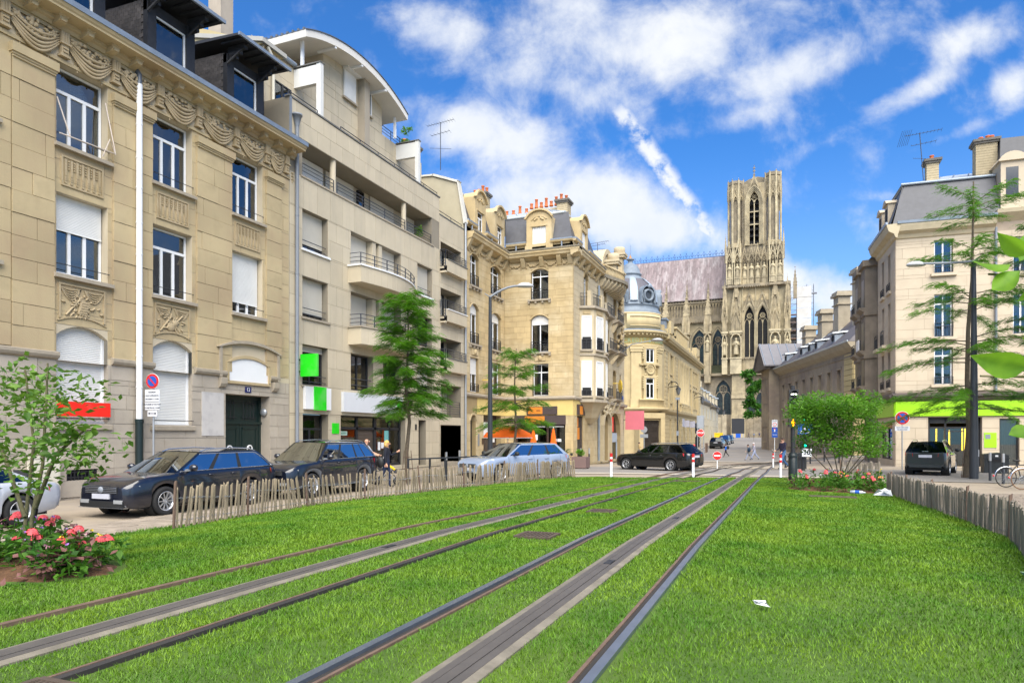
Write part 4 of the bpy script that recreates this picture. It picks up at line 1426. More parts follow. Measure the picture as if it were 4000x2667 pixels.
def slate_roof(R, F, quad, name='slate', rows=.22, L=.34, m=None, limit=300, base=None):
	"""slates laid on a sloping quad: quad = (bl, br, tr, tl) in frame F; individual slates, overlapping"""
	m=m or SLATE
	bl, br, tr_, tl=[Vector(p)for p in quad]
	q=MB(F)
	q.quad(*[tuple(p)for p in(bl, br, tr_, tl)])
	nrm=(br-bl).cross(tl-bl).normalized()
	h=((tl-bl).length+(tr_-br).length)/2
	n=max(2, int(h/rows))
	rs=random.Random(int(abs(bl.x*13+bl.z*7)))
	it=[]
	for j in range(n):
		t0, t1=j/n, (j+1.12)/n
		a0, b0=bl.lerp(tl, t0), br.lerp(tr_, t0)
		a1, b1=bl.lerp(tl, min(t1, 1)), br.lerp(tr_, min(t1, 1))
		w=(b0-a0).length
		k=max(1, int(w/L))
		off=.5 if j%2 else 0
		for i in range(k+1):
			u0, u1=max(0, (i-off)/k), min(1, (i+1-off)/k)
			if u1-u0<.2/k:continue
			g=.012/max(w, .1)
			lift=nrm*-rs.uniform(.016, .026)
			P=[a0.lerp(b0, u0+g)+lift*1.5, a0.lerp(b0, u1-g)+lift*1.5, a1.lerp(b1, u1-g)+lift*.3, a1.lerp(b1, u0+g)+lift*.3]
			it.append([tuple(p)for p in P])
	if base is not None:
		base.append((F, it, [tuple(p)for p in(bl, br, tr_, tl)]))
		return
	q.build('roof_slope', m, R)
	emit_slates(R, [(F, it)], name, m, limit)
def emit_slates(R, groups, name, m, limit=300):
	allp=[]
	for F, it in groups:
		for P in it:
			W=[(F@np.array([*p, 1]))[:3]for p in P]
			c=sum(W)/4
			allp.append((np.linalg.norm(c-np.array([0, 0, 1.8])), W))
	allp.sort(key=lambda t:t[0])
	for d, W in allp[:limit]:
		MB().add(W, [(0, 1, 2, 3)]).build(name, m, R)
	if len(allp)>limit:
		q=MB()
		for d, W in allp[limit:]:q.add(W, [(0, 1, 2, 3)])
		tag(q.build(name, m, R), kind='stuff')
def festoon(R, F, x0, x1, z, y=0, rs=random.Random(2)):
	q=MB(F)
	n=9
	for i in range(n):
		t=i/(n-1)
		for k in range(2):
			q.ball((x0+(x1-x0)*t+rs.uniform(-.03, .03), y-.06, z-.20*math.sin(PI*t)+rs.uniform(-.05, .05)), (.09, .07, .075), 6, k=4)
	for x in(x0, x1):
		for k in range(3):q.ball((x, y-.05, z-.08-k*.11), (.055, .05, .075), 6, k=4)
	q.build('festoon', CARVE3, R)
CARVE3=mat('carved_yellow_stone', (.40, .31, .175), .85, var=.25, scale=5, bump=.3)
LEDGE3=mat('weathered_ledge', (.20, .175, .13), .85, var=.3, scale=3)
REND3=mat('yellow_render', (.60, .46, .17), .8, var=.06)
def iron_guard(R, F, x0, x1, z, h=.75, y=-.03, n=None, m=None, mesh_=True, name='balcony_guard'):
	q=MB(F)
	m=m or IRON
	q.box(x0, x1, y-.02, y+.02, z+h-.035, z+h)
	q.box(x0, x1, y-.015, y+.015, z+.03, z+.06)
	q.box(x0, x1, y-.012, y+.012, z+h*.72, z+h*.76)
	for x in(x0, x1-.035, (x0+x1)/2-.017):q.box(x, x+.035, y-.018, y+.018, z, z+h)
	k=max(3, int((x1-x0)/.11))
	for i in range(1, k):
		x=x0+(x1-x0)*i/k
		q.box(x-.008, x+.008, y-.008, y+.008, z+.05, z+h*.74)
	return q.build(name, m, R)
def mansard_dormer(R, F, xc, z0, z1, w=1.75, y=.0, dw=1.05, shut=True, deep=2.5, wz=None):
	q=MB(F)
	a, c=xc-w/2, xc+w/2
	zt=z1-.55
	wz0, wz1=wz or(z0+.05, z0+(zt-z0)*.72)
	op=[(xc-dw/2, xc+dw/2, wz0, wz1)]
	wall(q, a, c, z0, zt, op, .28, y=y)
	P=arc_z(a, c, zt, z1, 10)
	q.prism(P, y, y+.1)
	for x in(a, c):q.quad((x, y, z0), (x, y+deep, z0), (x, y+deep, zt+.25), (x, y, zt))
	for(p, r)in zip(P[:-1], P[1:]):q.quad((p[0], y, p[1]), (r[0], y, r[1]), (r[0], y+deep, r[1]), (p[0], y+deep, p[1]))
	arch_band(q, a-.02, c+.02, zt, z1, .13, y-.16, y+.06, n=10)
	arch_band(q, xc-.55, xc+.55, zt-.12, zt+.12, .07, y-.05, y, n=6)
	for s in(-1, 1):
		for k in range(3):q.ball((xc+s*(.14+.09*k), y-.03, zt+.0-k*.05), (.08, .06, .1), 6, k=4)
	q.box(xc-dw/2-.12, xc+dw/2+.12, y-.04, y, wz1, wz1+.1)
	q.box(a-.1, a+.22, y-.06, y+.1, z0, z0+.5);q.box(c-.22, c+.1, y-.06, y+.1, z0, z0+.5)
	d=q.build('dormer', STONE3, R)
	if shut:
		s=MB(F)
		for i in range(6):
			x0=xc-dw/2+dw*i/6
			s.box(x0+.006, x0+dw/6-.006, y+.10, y+.13, wz0, wz1)
			for k in range(9):s.box(x0+.05, x0+dw/6-.05, y+.09, y+.10, wz0+.12+k*.15, wz0+.16+k*.15)
		s.build('folding_shutter', SHUTW, d, local=True)
	else:
		window(R, F, xc-dw/2, xc+dw/2, wz0, wz1, y+.16, lights=2, fw=.05, transom=.75)
	q=MB(F);q.box(xc-dw/2-.1, xc+dw/2+.1, y-.08, y+.2, wz0-.06, wz0);q.build('dormer_sill', ZINC, R)
def corner_house():
	FL=fr((-19.2, 0, 0), r=(0, 1))
	FW=fr((-19.2, 46.0, 0), r=(1, 0))
	FS=fr((-13.95, 0, 0), r=(0, 1))
	R=thing('corner_house', 'yellow corner house with slate mansard, orange chimney pots and a ground floor cafe', 'house', (-16.5, 46, -.2), 0)
	wx=lambda X:X+19.2
	opL, opW, opS=[], [], []
	AL=[(40.2, 41.5, 11.6, 13.75, 13.45), (43.5, 45.3, 11.6, 13.72, 13.4), (40.2, 41.5, 7.8, 10.45, 10.1), (43.5, 45.3, 7.8, 10.42, 10.1)]
	RL=[(40.2, 41.5, 4.65, 6.9), (43.5, 45.3, 4.65, 6.9)]
	AW=[(wx(-17.12), wx(-15.8), 11.5, 13.67, 13.42), (wx(-17.15), wx(-15.8), 7.72, 10.38, 10.05)]
	RW=[(wx(-17.0), wx(-15.8), 4.6, 6.9)]
	AS=[(48.6, 49.75, 11.1, 13.85, 13.4)]
	shopW=(wx(-18.35), wx(-14.55), -.15, 3.2, .35)
	doorW=[]
	opL=[a[:4]for a in AL]+RL+[(40.25, 41.1, -.2, 3.15, .4), (42.3, 45.4, -.15, 3.2, .4)]
	opW=[a[:4]for a in AW]+RW+[shopW]
	opS=[a[:4]for a in AS]+[(46.9, 48.4, -.25, 3.2, .35), (53.8, 55.9, -.3, 3.6, .8), (56.5, 60.5, -.3, 3.7, .4)]
	opS+=[(55.3, 56.2, 9.6, 11.6, .5), (57.8, 59.0, 9.3, 11.2, .5), (55.1, 56.0, 5.0, 7.2, .5), (57.6, 58.8, 4.7, 7.4, .5), (60.2, 60.6, 9.0, 10.8, .25), (60.2, 60.6, 5.2, 7.2, .25), (57.8, 59.0, 12.2, 13.8, .5), (54.4, 55.4, 12.0, 13.9, .5)]
	q=MB(FL)
	wall(q, 39.4, 46.0, -.3, 15.3, opL, .3)
	q.M=FW
	wall(q, 0, 5.25, -.5, 15.3, opW, .3)
	q.M=FS
	wall(q, 46.0, 62.0, -.5, 14.6, opS, .3)
	q.quad((62, 0, -.5), (62, 8, -.5), (62, 8, 14.6), (62, 0, 14.6))
	for M_, A in((FL, AL), (FW, AW), (FS, AS)):
		q.M=M_
		for a in A:arch_fill(q, a[0], a[1], a[4], a[3], 0, .3, n=8)
	q.M=FS
	arch_fill(q, 56.5, 60.5, 1.75, 3.7, 0, .4, n=14)
	for o in opS[4:]:
		if o[3]-o[2]>1.5:arch_fill(q, o[0], o[1], o[3]-(o[1]-o[0])*.35, o[3], 0, .4, n=6)
	q.build('wall', JOINT3, R)
	itL=blocks(39.42, 45.98, 4.6, 14.2, opL, .42, .95, .014, .014, .3, seed=1)
	itW=blocks(.02, 5.22, 4.6, 14.2, opW, .42, .95, .014, .014, .3, seed=2)
	pieces(R, 'stone_block', itW, STONE3, 220, FW)
	pieces(R, 'ashlar_stone', itL, STONE3, 200, FL)
	itS=blocks(46.02, 52.3, 4.6, 14.2, opS, .42, .95, .014, .014, .3, seed=3)+blocks(52.3, 61.98, -.4, 14.4, opS, .55, 1.2, .012, .01, .3, seed=4)
	pieces(R, 'street_front_stone', itS, mat('pale_front_stone', (.46, .385, .255), .85, var=.12, scale=1.6, rnd=.06, bump=.2), 240, FS)
	for M_, x0, x1, ops, rb in((FL, 39.42, 45.98, opL, [(41.3, 45.98)]), (FW, .02, 5.23, opW, [(0.02, 5.23)]), (FS, 46.02, 52.3, opS, [(46.02, 50.0)])):
		it=blocks(x0, x1, -.35, 3.2, ops, .6, 1.0, .012, .012, .3, seed=8)
		pieces(R, 'base_stone', it, STONE3, 60, M_)
		q=MB(M_)
		for a, c in rb:q.box(a, c, -.03, 0, 3.2, 4.3)
		q.build('yellow_render_band', REND3, R)
		q=MB(M_)
		q.prism([(.0, 4.28), (-.14, 4.32), (-.2, 4.4), (-.2, 4.5), (0, 4.58)], x0-.1 if M_ is FW else x0, x1+(.2 if M_ is FW else 0), axis='x')
		q.build('string_course', SILL, R)
	def arched(M_, a, roll, guard=True, sill=True, lights=2, bars=1, sc=.06):
		x0, x1, z0, zc, zs=a
		window(R, M_, x0+.02, x1-.02, z0+.02, zc, .24, lights=lights, transom=.76, bars=bars, shut=roll, shm=SHUTW, fw=.05, midw=.07)
		if guard:iron_guard(R, M_, x0+.02, x1-.02, z0+.05, .72)
		q=MB(M_)
		arch_band(q, x0-.02, x1+.02, zs+.02, zc+.02, .07, -.05, .0, n=8)
		q.build('arch_moulding', STONE3, R)
		if sill:
			q=MB(M_)
			q.box(x0-.2, x1+.2, -.2, .2, z0-.12, z0)
			for i in range(4):
				x=x0-.12+(x1-x0+.24)*i/3
				q.box(x-.07, x+.07, -.16, 0, z0-.27, z0-.12)
			q.build('window_sill', SILL, R)
	for k, a in enumerate(AL):arched(FL, a, .0 if k<2 else .22)
	for k, a in enumerate(AW):arched(FW, a, .0 if k<1 else .24)
	for a in AS:arched(FS, a, 0, guard=False, sill=False)
	for M_, lst in((FL, RL), (FW, RW)):
		for k, a in enumerate(lst):
			window(R, M_, a[0]+.02, a[1]-.02, a[2]+.02, a[3]-.02, .24, lights=2, transom=.74, bars=1, shut=.45 if(M_ is FL and k==0)else 0, shm=SHUTW, fw=.05, midw=.07)
			iron_guard(R, M_, a[0]+.02, a[1]-.02, a[2]+.05, .5)
			q=MB(M_);q.box(a[0]+.2, a[1]-.2, -.08, 0, 7.1, 7.5);q.ball(((a[0]+a[1])/2, -.08, 7.3), (.18, .1, .2), 8);q.build('keystone', STONE3, R)
	cor=[(.0, 14.30), (-.12, 14.34), (-.2, 14.42), (-.5, 14.50), (-.55, 14.66), (-.62, 14.72), (-.62, 14.86), (.1, 14.92)]
	for M_, x0, x1 in((FL, 39.5, 45.5), (FW, .5, 5.87), (FS, 45.4, 52.9)):
		q=MB(M_);q.prism(cor, x0, x1, axis='x');q.build('cornice', STONE3, R)
		q=MB(M_);q.box(x0, x1+(.02 if M_ is FW else 0), -.66, -.4, 14.86, 14.97);q.build('cornice_capping', LEDGE3, R)
	for M_, xs in((FL, [39.7, 41.3, 42.9, 44.5, 45.8]), (FW, [1.55, 2.95, 4.25, 5.05]), (FS, [46.2, 47.5, 49.0, 50.5, 52.0])):
		for x in xs:
			q=MB(M_);q.prism([(0, 13.75), (-.12, 13.85), (-.4, 14.35), (-.42, 14.5), (0, 14.5)], x-.15, x+.15, axis='x');q.build('bracket', STONE3, R)
		xs2=([.25]+xs)if M_ is FW else xs
		for a, c in zip(xs2[:-1], xs2[1:]):festoon(R, M_, a+.22, c-.22, 14.12)
	z0, z1=15.62, 17.85
	q=MB(FL);q.box(39.5, 46.3, .0, .25, 14.9, 15.5);q.M=FW;q.box(.0, 5.2, .0, .25, 14.9, 15.5);q.M=FS;q.box(46.0, 53.0, 0, .25, 14.9, 15.5);q.box(53.0, 61.9, .0, .2, 14.4, 14.75)
	q.build('attic_parapet', STONE3, R)
	for M_, segs in((FL, [(39.5, 41.0), (42.5, 44.4)]), (FW, [(.2, 1.75), (3.6, 5.25)]), (FS, [(45.95, 47.6), (49.6, 53.0)])):
		for a, c in segs:
			q=MB(M_);q.prism([(.1, 15.42), (-.2, 15.46), (-.24, 15.58), (.1, 15.6)], a, c, axis='x');q.build('gutter_course', STONE3, R)
			q=MB(M_);q.prism([(.3, 15.6), (-.24, 15.585), (-.24, 15.68), (.3, 15.72)], a, c, axis='x');q.build('zinc_gutter', ZINC, R)
			q=MB(M_);q.tube([((a+c)/2, -.12, 15.45), ((a+c)/2, -.12, 14.97)], .06, 8);q.build('spout', ZINC, R)
	sl=[]
	slate_roof(R, FL, [(39.4, .15, z0), (46.2, .15, z0), (46.7, .95, z1), (39.4, .95, z1)], base=sl)
	slate_roof(R, FW, [(.0, .15, z0), (5.1, .15, z0), (4.6, .95, z1), (-.3, .95, z1)], base=sl)
	slate_roof(R, FS, [(46.15, .15, z0), (53.0, .15, z0), (52.8, .95, z1), (46.95, .95, z1)], base=sl)
	q=MB()
	for M_, it, qd in sl:
		q.M=M_
		q.quad(*qd)
	q.M=FS
	q.quad((53, .15, z0), (53, 5, z0), (52.8, 5, z1), (52.8, .95, z1))
	q.build('roof_slope', SLATE, R)
	emit_slates(R, [(a, b_)for a, b_, c in sl], 'slate', SLATE, 300)
	q=MB()
	q.add([(-20.15, 39.4, z1), (-20.15, 46.95, z1), (-14.9, 46.95, z1), (-14.9, 52.8, z1), (-16.6, 51.5, 18.72), (-16.6, 48.6, 18.72), (-21.8, 48.6, 18.72), (-21.8, 39.4, 18.72), (-26, 39.4, 18.72), (-26, 52, 18.72), (-16.6, 53, 18.2)], [(0, 1, 6, 7), (1, 2, 5, 6), (2, 3, 4, 5), (7, 6, 9, 8), (6, 5, 4, 9), (3, 10, 4)])
	q.build('zinc_roof', ZINCL, R)
	for(a, c)in(((-20.15, 46.95, z1), (-14.9, 46.95, z1)), ((-20.15, 39.4, z1), (-20.15, 46.95, z1)), ((-14.9, 46.95, z1), (-14.9, 52.8, z1))):
		q=MB();q.tube([a, c], .11, 8);q.build('roof_roll', ZINCL, R)
	for i in range(8):
		X=-19.9+i*.72
		q=MB();q.tube([(X, 46.95, z1+.02), (min(X+.0+(i-9)*.12, -16.65), 48.6, 18.75)], .035, 5);q.build('standing_seam', ZINCL, R)
	for x in(41.75, 45.3-.0):mansard_dormer(R, FL, x if x<43 else 45.1, 14.95, 18.1, w=1.7, y=-.05, shut=False, dw=.95, wz=(15.15, 16.75))
	mansard_dormer(R, FW, wx(-16.5), 14.95, 17.85, w=1.9, y=-.05, shut=True, dw=1.06, wz=(15.1, 16.72))
	mansard_dormer(R, FS, 48.6, 14.95, 17.85, w=1.9, y=-.05, shut=True, dw=1.06, wz=(15.1, 16.72))
	q=MB(FL);q.prism([(-.0, 14.9), (.0, 15.3), (.45, 17.95), (2.2, 18.6), (9, 18.9), (9, 14.0), (0, 14.0)], 39.2, 39.45, axis='x');q.build('party_wall', mat('party_render', (.40, .355, .25), .85, var=.08), R)
	q=MB(FL)
	for(ya, za), (yb, zb)in zip([(-.06, 15.25), (.4, 17.95), (2.2, 18.62)], [(.4, 17.95), (2.2, 18.62), (9, 18.95)]):
		q.hexa([(39.1, ya, za), (39.55, ya, za), (39.55, yb, zb), (39.1, yb, zb), (39.1, ya-.12, za+.1), (39.55, ya-.12, za+.1), (39.55, yb-.05, zb+.14), (39.1, yb-.05, zb+.14)])
	q.build('party_coping', mat('white_coping', (.55, .53, .47), .7), R)
	pts=lambda n, d, hs:[((i-(n-1)/2)*d, 0, hs[i%len(hs)])for i in range(n)]
	chimney(R, -23.4, 39.0, 17.5, 20.4, 1.9, .7, pts(3, .5, [.35, .6, .38]))
	chimney(R, -21.3, 46.5, 17.8, 19.55, 1.1, .8, pts(4, .32, [.35, .38, .6, .42]))
	chimney(R, -20.2, 49.6, 17.5, 18.75, 3.4, .6, pts(6, .55, [.35, .62, .36]), cap=False)
	chimney(R, -16.9, 49.3, 17.5, 18.95, 3.0, .7, pts(8, .40, [.38, .66]), cap=False)
	chimney(R, -15.6, 49.0, 17.5, 19.1, .8, .9, [(-.2, 0, .55)], name='chimney')
	sg=mat('cafe_sign_brown', (.060, .045, .045), .5)
	og=mat('cafe_sign_orange', (.60, .20, .022), .5, var=.08)
	q=MB(FW);q.box(wx(-17.4), wx(-15.12), -.14, -.035, 3.28, 3.85);s1=q.build('shop_sign', sg, R)
	q=MB(FW);q.box(wx(-17.3), wx(-16.2), -.155, -.14, 3.32, 3.81);q.build('orange_panel', og, s1, local=True)
	q=MB(FW);q.box(wx(-18.35), wx(-14.5), -.10, -.035, 2.55, 3.22);s2=q.build('shop_sign', sg, R)
	q=MB(FW);q.box(wx(-17.55), wx(-16.05), -.115, -.10, 2.62, 3.16);q.build('orange_panel', og, s2, local=True)
	scr=mat('dark_script', (.05, .03, .02), .5)
	text('ets', .26, scr, FW, wx(-16.5), -.16, 3.57, s1, local=True)
	q=MB(FW)
	for a, c in((-18.35, -18.25), (-17.3, -17.15), (-16.0, -15.85), (-14.65, -14.55)):q.box(wx(a), wx(c), .2, .33, -.15, 2.55)
	q.box(wx(-18.35), wx(-14.55), .2, .33, -.15, .15);q.box(wx(-18.35), wx(-14.55), .2, .33, 2.45, 2.56)
	sf=q.build('shop_front', mat('brown_frame', (.05, .028, .022), .5), R)
	for a, c in((-18.25, -17.3), (-17.15, -16.0), (-15.85, -14.65)):pane(sf, FW, wx(a), wx(c), .27, .15, 2.45, GLASSD)
	q=MB(FW)
	q.quad((0, 2.5, -.2), (5.2, 2.5, -.2), (5.2, 2.5, 3.2), (0, 2.5, 3.2));q.quad((0, .35, -.14), (5.2, .35, -.14), (5.2, 2.5, -.14), (0, 2.5, -.14));q.quad((0.8, .35, 3.2), (4.7, .35, 3.2), (5.2, 2.5, 3.2), (0, 2.5, 3.2));q.quad((4.66, .36, -.2), (5.2, 2.5, -.2), (5.2, 2.5, 3.2), (4.66, .36, 3.2))
	q.quad((.8, .36, -.2), (.0, 2.5, -.2), (.0, 2.5, 3.2), (.8, .36, 3.2))
	q.box(1.2, 2.6, 1.2, 1.6, -.1, 1.0);q.box(3.1, 4.4, 1.5, 1.8, .3, 1.9)
	q.build('cafe_interior', mat('cafe_inside', (.045, .035, .03), .8, var=.5, scale=4), R)
	q=MB(FW);q.box(wx(-15.8), wx(-14.7), .12, .2, 2.38, 2.46);q.box(wx(-17.1), wx(-16.1), .12, .2, 2.38, 2.46);q.build('light_strip', WHITE, R)
	for(x, z, w_, h_)in((-15.55, 1.35, .28, .2), (-15.2, 1.35, .28, .2), (-17.0, 1.45, .3, .4)):
		q=MB(FW);q.box(wx(x), wx(x)+w_, .24, .25, z, z+h_);q.build('sticker', WHITE, R)
	q=MB(FS);q.box(46.9, 48.4, .28, .34, -.25, 3.2);q.box(46.9, 47.0, .1, .28, -.25, 3.2);q.box(48.3, 48.4, .1, .28, -.25, 3.2);q.build('door', IRON, R)
	q=MB(FS);q.box(46.7, 48.6, -.12, -.035, 3.25, 4.0);s3=q.build('shop_sign', sg, R)
	q=MB(FS);q.box(47.2, 48.0, -.13, -.12, 3.3, 3.9);q.box(47.1, 48.0, .2, .27, 2.4, 3.1);q.box(47.05, 48.05, .16, .27, 1.5, 2.35);q.build('orange_panel', og, s3, local=True)
	q=MB(FL);arch_fill(q, 40.25, 41.1, 2.75, 3.15, -.03, .3, n=8);arch_band(q, 40.2, 41.15, 2.75, 3.15, .12, -.06, 0, n=8);q.build('door_arch', STONE3, R)
	q=MB(FL);q.box(40.25, 41.1, .3, .36, -.2, 3.15)
	for k in range(5):q.box(40.32+k*.16, 40.35+k*.16, .27, .3, .9, 2.8)
	q.build('door', IRON, R)
	q=MB(FL);q.box(42.3, 45.4, .38, .42, -.15, 3.2);q.build('dark_shop_front', mat('dark_shop', (.045, .035, .035), .25), R)
	q=MB(FL);q.box(42.35, 44.0, .30, .38, 1.6, 2.7);q.build('white_awning_box', WHITE, R)
	q=MB(FL);q.box(44.4, 44.9, .3, .37, 1.3, 2.0);q.build('white_notice', WHITE, R)
	q=MB(FL@tr(44.65, .29, 1.72)@rot('X', PI/2));q.lathe([(0, .02), (.15, .02), (.15, 0)], 14);q.build('red_disc', RED, R)
	q=MB(FL);q.box(41.35, 41.55, -.06, -.03, 1.1, 1.9);q.build('intercom', GALV, R)
	q=MB(FL);q.box(42.0, 42.25, -.06, -.03, 1.2, 1.6);q.build('menu_box', mat('brown_box', (.08, .05, .03), .5), R)
	GOLD=mat('gilded', (.55, .38, .04), .35, metal=.6, var=.3, scale=9)
	for M_, x, y, z, lab in((FL, 42.45, -.5, 5.35, 'gilded oval notary shield on the far wing behind the tree'), (FS, 50.9, -2.2, 5.5, 'gilded oval notary shield under the corner oriel')):
		q=MB(M_@tr(x, y, z)@rot('Z', .6))
		q.ball((0, 0, 0), (.42, .07, .52), 14)
		q.ball((0, -.05, .1), (.2, .08, .22), 8)
		q.tube([(-.25, -.07, -.15), (0, -.09, -.22), (.25, -.07, -.15)], .03, 5)
		q.tube([(0, .06, .2), (0, .6, .2)], .025, 5)
		tag(q.build('notary_shield', GOLD), lab, 'shield')
	plan=[(47.55, 0), (47.9, -.95), (49.6, -1.35), (51.8, -1.0), (52.5, 0)]
	ops_or={}
	q=MB(FS)
	OS=mat('pale_front_stone', (.46, .385, .255))
	def bay(z0, z1, pl=plan, m=0):
		n=len(pl)
		V=[(x, y, z)for z in(z0, z1)for x, y in pl]
		q.add(V, [(i, i+1, n+i+1, n+i)for i in range(n-1)]+[tuple(range(n))[::-1], tuple(range(n, 2*n))], m)
	grow=lambda k:[(50+(x-50)*k, y*k*1.06)for x, y in plan]
	bay(4.35, 11.0)
	q.build('oriel', OS, R)
	q=MB(FS)
	bay(4.2, 4.4, grow(1.06));bay(7.55, 7.68, grow(1.03));bay(10.95, 11.12, grow(1.09))
	q.build('oriel_moulding', SILL, R)
	q=MB(FS)
	for i in range(5):
		k0, k1=1-.13*i, 1-.13*(i+1)-(.2 if i==4 else 0)
		pl0, pl1=[(50+(x-50)*k0, y*k0)for x, y in plan], [(50+(x-50)*k1, y*k1)for x, y in plan]
		za, zb=4.2-.16*i-.03*i*i, 4.2-.16*(i+1)-.03*(i+1)**2
		for(a, c, d, e)in zip(pl0[:-1], pl0[1:], pl1[1:], pl1[:-1]):q.quad((*a, za), (*c, za), (*d, zb), (*e, zb))
	q.build('oriel_corbel', OS, R)
	for(xa, ya), (xb, yb)in zip(plan[:3], plan[1:4]):
		l=math.hypot(xb-xa, yb-ya)
		if l<1.2:
			pass
		ang=math.atan2(yb-ya, xb-xa)
		FO=FS@tr(xa, ya, 0)@rot('Z', ang)
		w_=min(.95, l*.62)
		a0, a1=l/2-w_/2, l/2+w_/2
		for zb_, zt_, gd in((8.0, 10.35, True), (4.65, 7.1, False)):
			q=MB(FO)
			slats(q, a0, a1, zb_+(.9 if gd else .6), zt_, -.02, .05)
			q.box(a0-.06, a0, -.06, 0, zb_, zt_+.05);q.box(a1, a1+.06, -.06, 0, zb_, zt_+.05);q.box(a0-.06, a1+.06, -.06, 0, zt_, zt_+.08)
			wv=q.build('oriel_window', SHUTW, R)
			q=MB(FO);q.box(a0, a1, -.015, -.002, zb_, zb_+(.9 if gd else .6));q.build('dark_pane', DARK, wv, local=True)
			iron_guard(R, FO, a0-.04, a1+.04, zb_, .72 if gd else .4, y=-.08)
			q=MB(FO);q.box(a0-.15, a1+.15, -.16, 0, zb_-.14, zb_);q.build('window_sill', SILL, R)
			if gd:
				q=MB(FO);q.box(a0+.05, a1-.05, -.05, 0, 10.55, 10.85);q.build('carved_block', CARVE3, R)
	for i, (x, y)in enumerate(plan[:4]):
		q=MB(FS);q.box(x-.28, x+.28, min(y, -.1)-.12+.25, min(y, -.1)+.4, 11.1, 12.3-.08*i);q.build('terrace_pier', OS, R)
	for(xa, ya), (xb, yb)in zip(plan[:3], plan[1:4]):
		ang=math.atan2(yb-ya, xb-xa);l=math.hypot(xb-xa, yb-ya)
		iron_guard(R, FS@tr(xa, ya+.2, 0)@rot('Z', ang), .2, l-.2, 11.12, .95, y=0)
	for(a, c, z, p)in((53.2, 55.6, 8.7, .9), (56.9, 59.6, 8.9, .8), (53.2, 55.6, 11.5, .7), (57.2, 59.4, 11.6, .6), (53.5, 55.4, 5.0, .6), (57.0, 59.3, 4.9, .5)):
		q=MB(FS);q.prism([(0, z-.35), (-p, z-.12), (-p-.05, z), (0, z)], a, c, axis='x');q.build('balcony', SILL, R)
		for x in(a+.2, c-.4):
			q=MB(FS);q.prism([(0, z-1.1), (-.15, z-1.0), (-p*.85, z-.3), (0, z-.3)], x, x+.2, axis='x');q.build('console', OS, R)
		iron_guard(R, FS, a+.05, c-.05, z, .85, y=-p+.05)
	for o in opS[4:]:
		q=MB(FS);q.quad((o[0], .48, o[2]), (o[1], .48, o[2]), (o[1], .48, o[3]), (o[0], .48, o[3]));q.build('window_opening', mat('brown_blind', (.20, .13, .07), .8, var=.2, scale=6), R)
	bow=[(52.9, -.5), (53.6, -.65), (54.6, -.95), (55.6, -1.3), (56.6, -1.5), (57.6, -1.35), (58.8, -.9), (60.2, -.25)]
	q=MB(FS)
	n=len(bow)
	V=[(x, y, z)for z in(14.35, 14.62)for x, y in bow+[(60.2, .5), (52.9, .5)]]
	k=n+2
	q.add(V, [(i, (i+1)%k, k+(i+1)%k, k+i)for i in range(k)]+[tuple(range(k))[::-1], tuple(range(k, 2*k))])
	q.build('bowed_cornice', LEDGE3, R)
	for i in range(11):
		x=53.2+i*.62
		y=lerp([p[0]for p in bow], [p[1]for p in bow], x)
		q=MB(FS);q.prism([(0, 13.55), (y*.5, 13.75), (y*.85, 14.1), (y*.9, 14.35), (0, 14.35)], x-.17, x+.17, axis='x');q.build('corbel', OS, R)
	q=MB(FS)
	for i in range(26):
		x=53.1+i*.24
		y=lerp([p[0]for p in bow], [p[1]for p in bow], x)*.72
		q.lathe([(.05, 0), (.09, .25), (.05, .5), (.07, .6)], 6, (x, y, 14.65))
	tag(q.build('baluster', STONE3, R), kind='stuff')
	q=MB(FS)
	P=[(53.0+i*.36, lerp([p[0]for p in bow], [p[1]for p in bow], 53.0+i*.36)*.72, 15.32)for i in range(20)]
	q.tube(P, .11, 6);q.build('handrail', STONE3, R)
	q=MB(FS)
	for x in(56.6, 58.8):
		for(w_, z0_, z1_)in((.38, 14.6, 15.3), (.5, 15.3, 15.45), (.32, 15.45, 16.7), (.55, 16.7, 16.9), (.62, 17.0-.1, 17.1)):
			dz=.5 if x>58 else-.6
			q.box(x-w_, x+w_, -.3-w_, -.3+w_, z0_ if z0_<15 else z0_+dz, z1_+dz)
		q.lathe([(.42, 0), (.5, .15), (.5, .45), (.42, .55), (0, .6)], 12, (x, -.3, 17.1+dz))
	q.build('end_pier', OS, R)
	q=MB(FS);arch_band(q, 55.6, 59.4, 15.4, 17.3, .4, .3, 3.0, n=10);q.prism(arc_z(55.6, 59.4, 15.4, 17.3, 10), .5, 2.8);q.build('curved_gable', OS, R)
	q=MB(FS)
	rs=random.Random(4)
	for i in range(60):q.ball((59.6+rs.uniform(-.4, .4), -.2+rs.uniform(-.2, .1), rs.uniform(9.5, 13.9)), (.14, .14, .18), 6, k=4)
	q.build('carved_garland', CARVE3, R)
	q=MB(FS);q.box(53.8, 55.9, .8, .86, -.3, 3.6);q.build('door', mat('grey_door', (.16, .14, .11), .6), R)
	q=MB(FS);arch_band(q, 53.7, 56.0, 2.6, 3.6, .28, -.3, 0, n=10)
	for x in(53.42, 56.0):q.box(x, x+.28, -.28, 0, -.3, 2.6)
	rs=random.Random(8)
	for i in range(30):q.ball((54.85+rs.uniform(-1.2, 1.2), -.25, 3.6+rs.uniform(-.1, .7)), (.16, .12, .14), 6, k=4)
	q.build('carved_doorway', OS, R)
	q=MB(FS);q.prism([(0, 4.3), (-.25, 4.35), (-.3, 4.55), (0, 4.65)], 52.4, 62.2, axis='x');q.build('string_course', SILL, R)
	q=MB(FS)
	for a, c in((56.5, 56.62), (58.45, 58.57), (60.38, 60.5)):q.box(a, c, .3, .4, -.3, 1.4)
	q.box(56.5, 60.5, .3, .4, 1.2, 2.0)
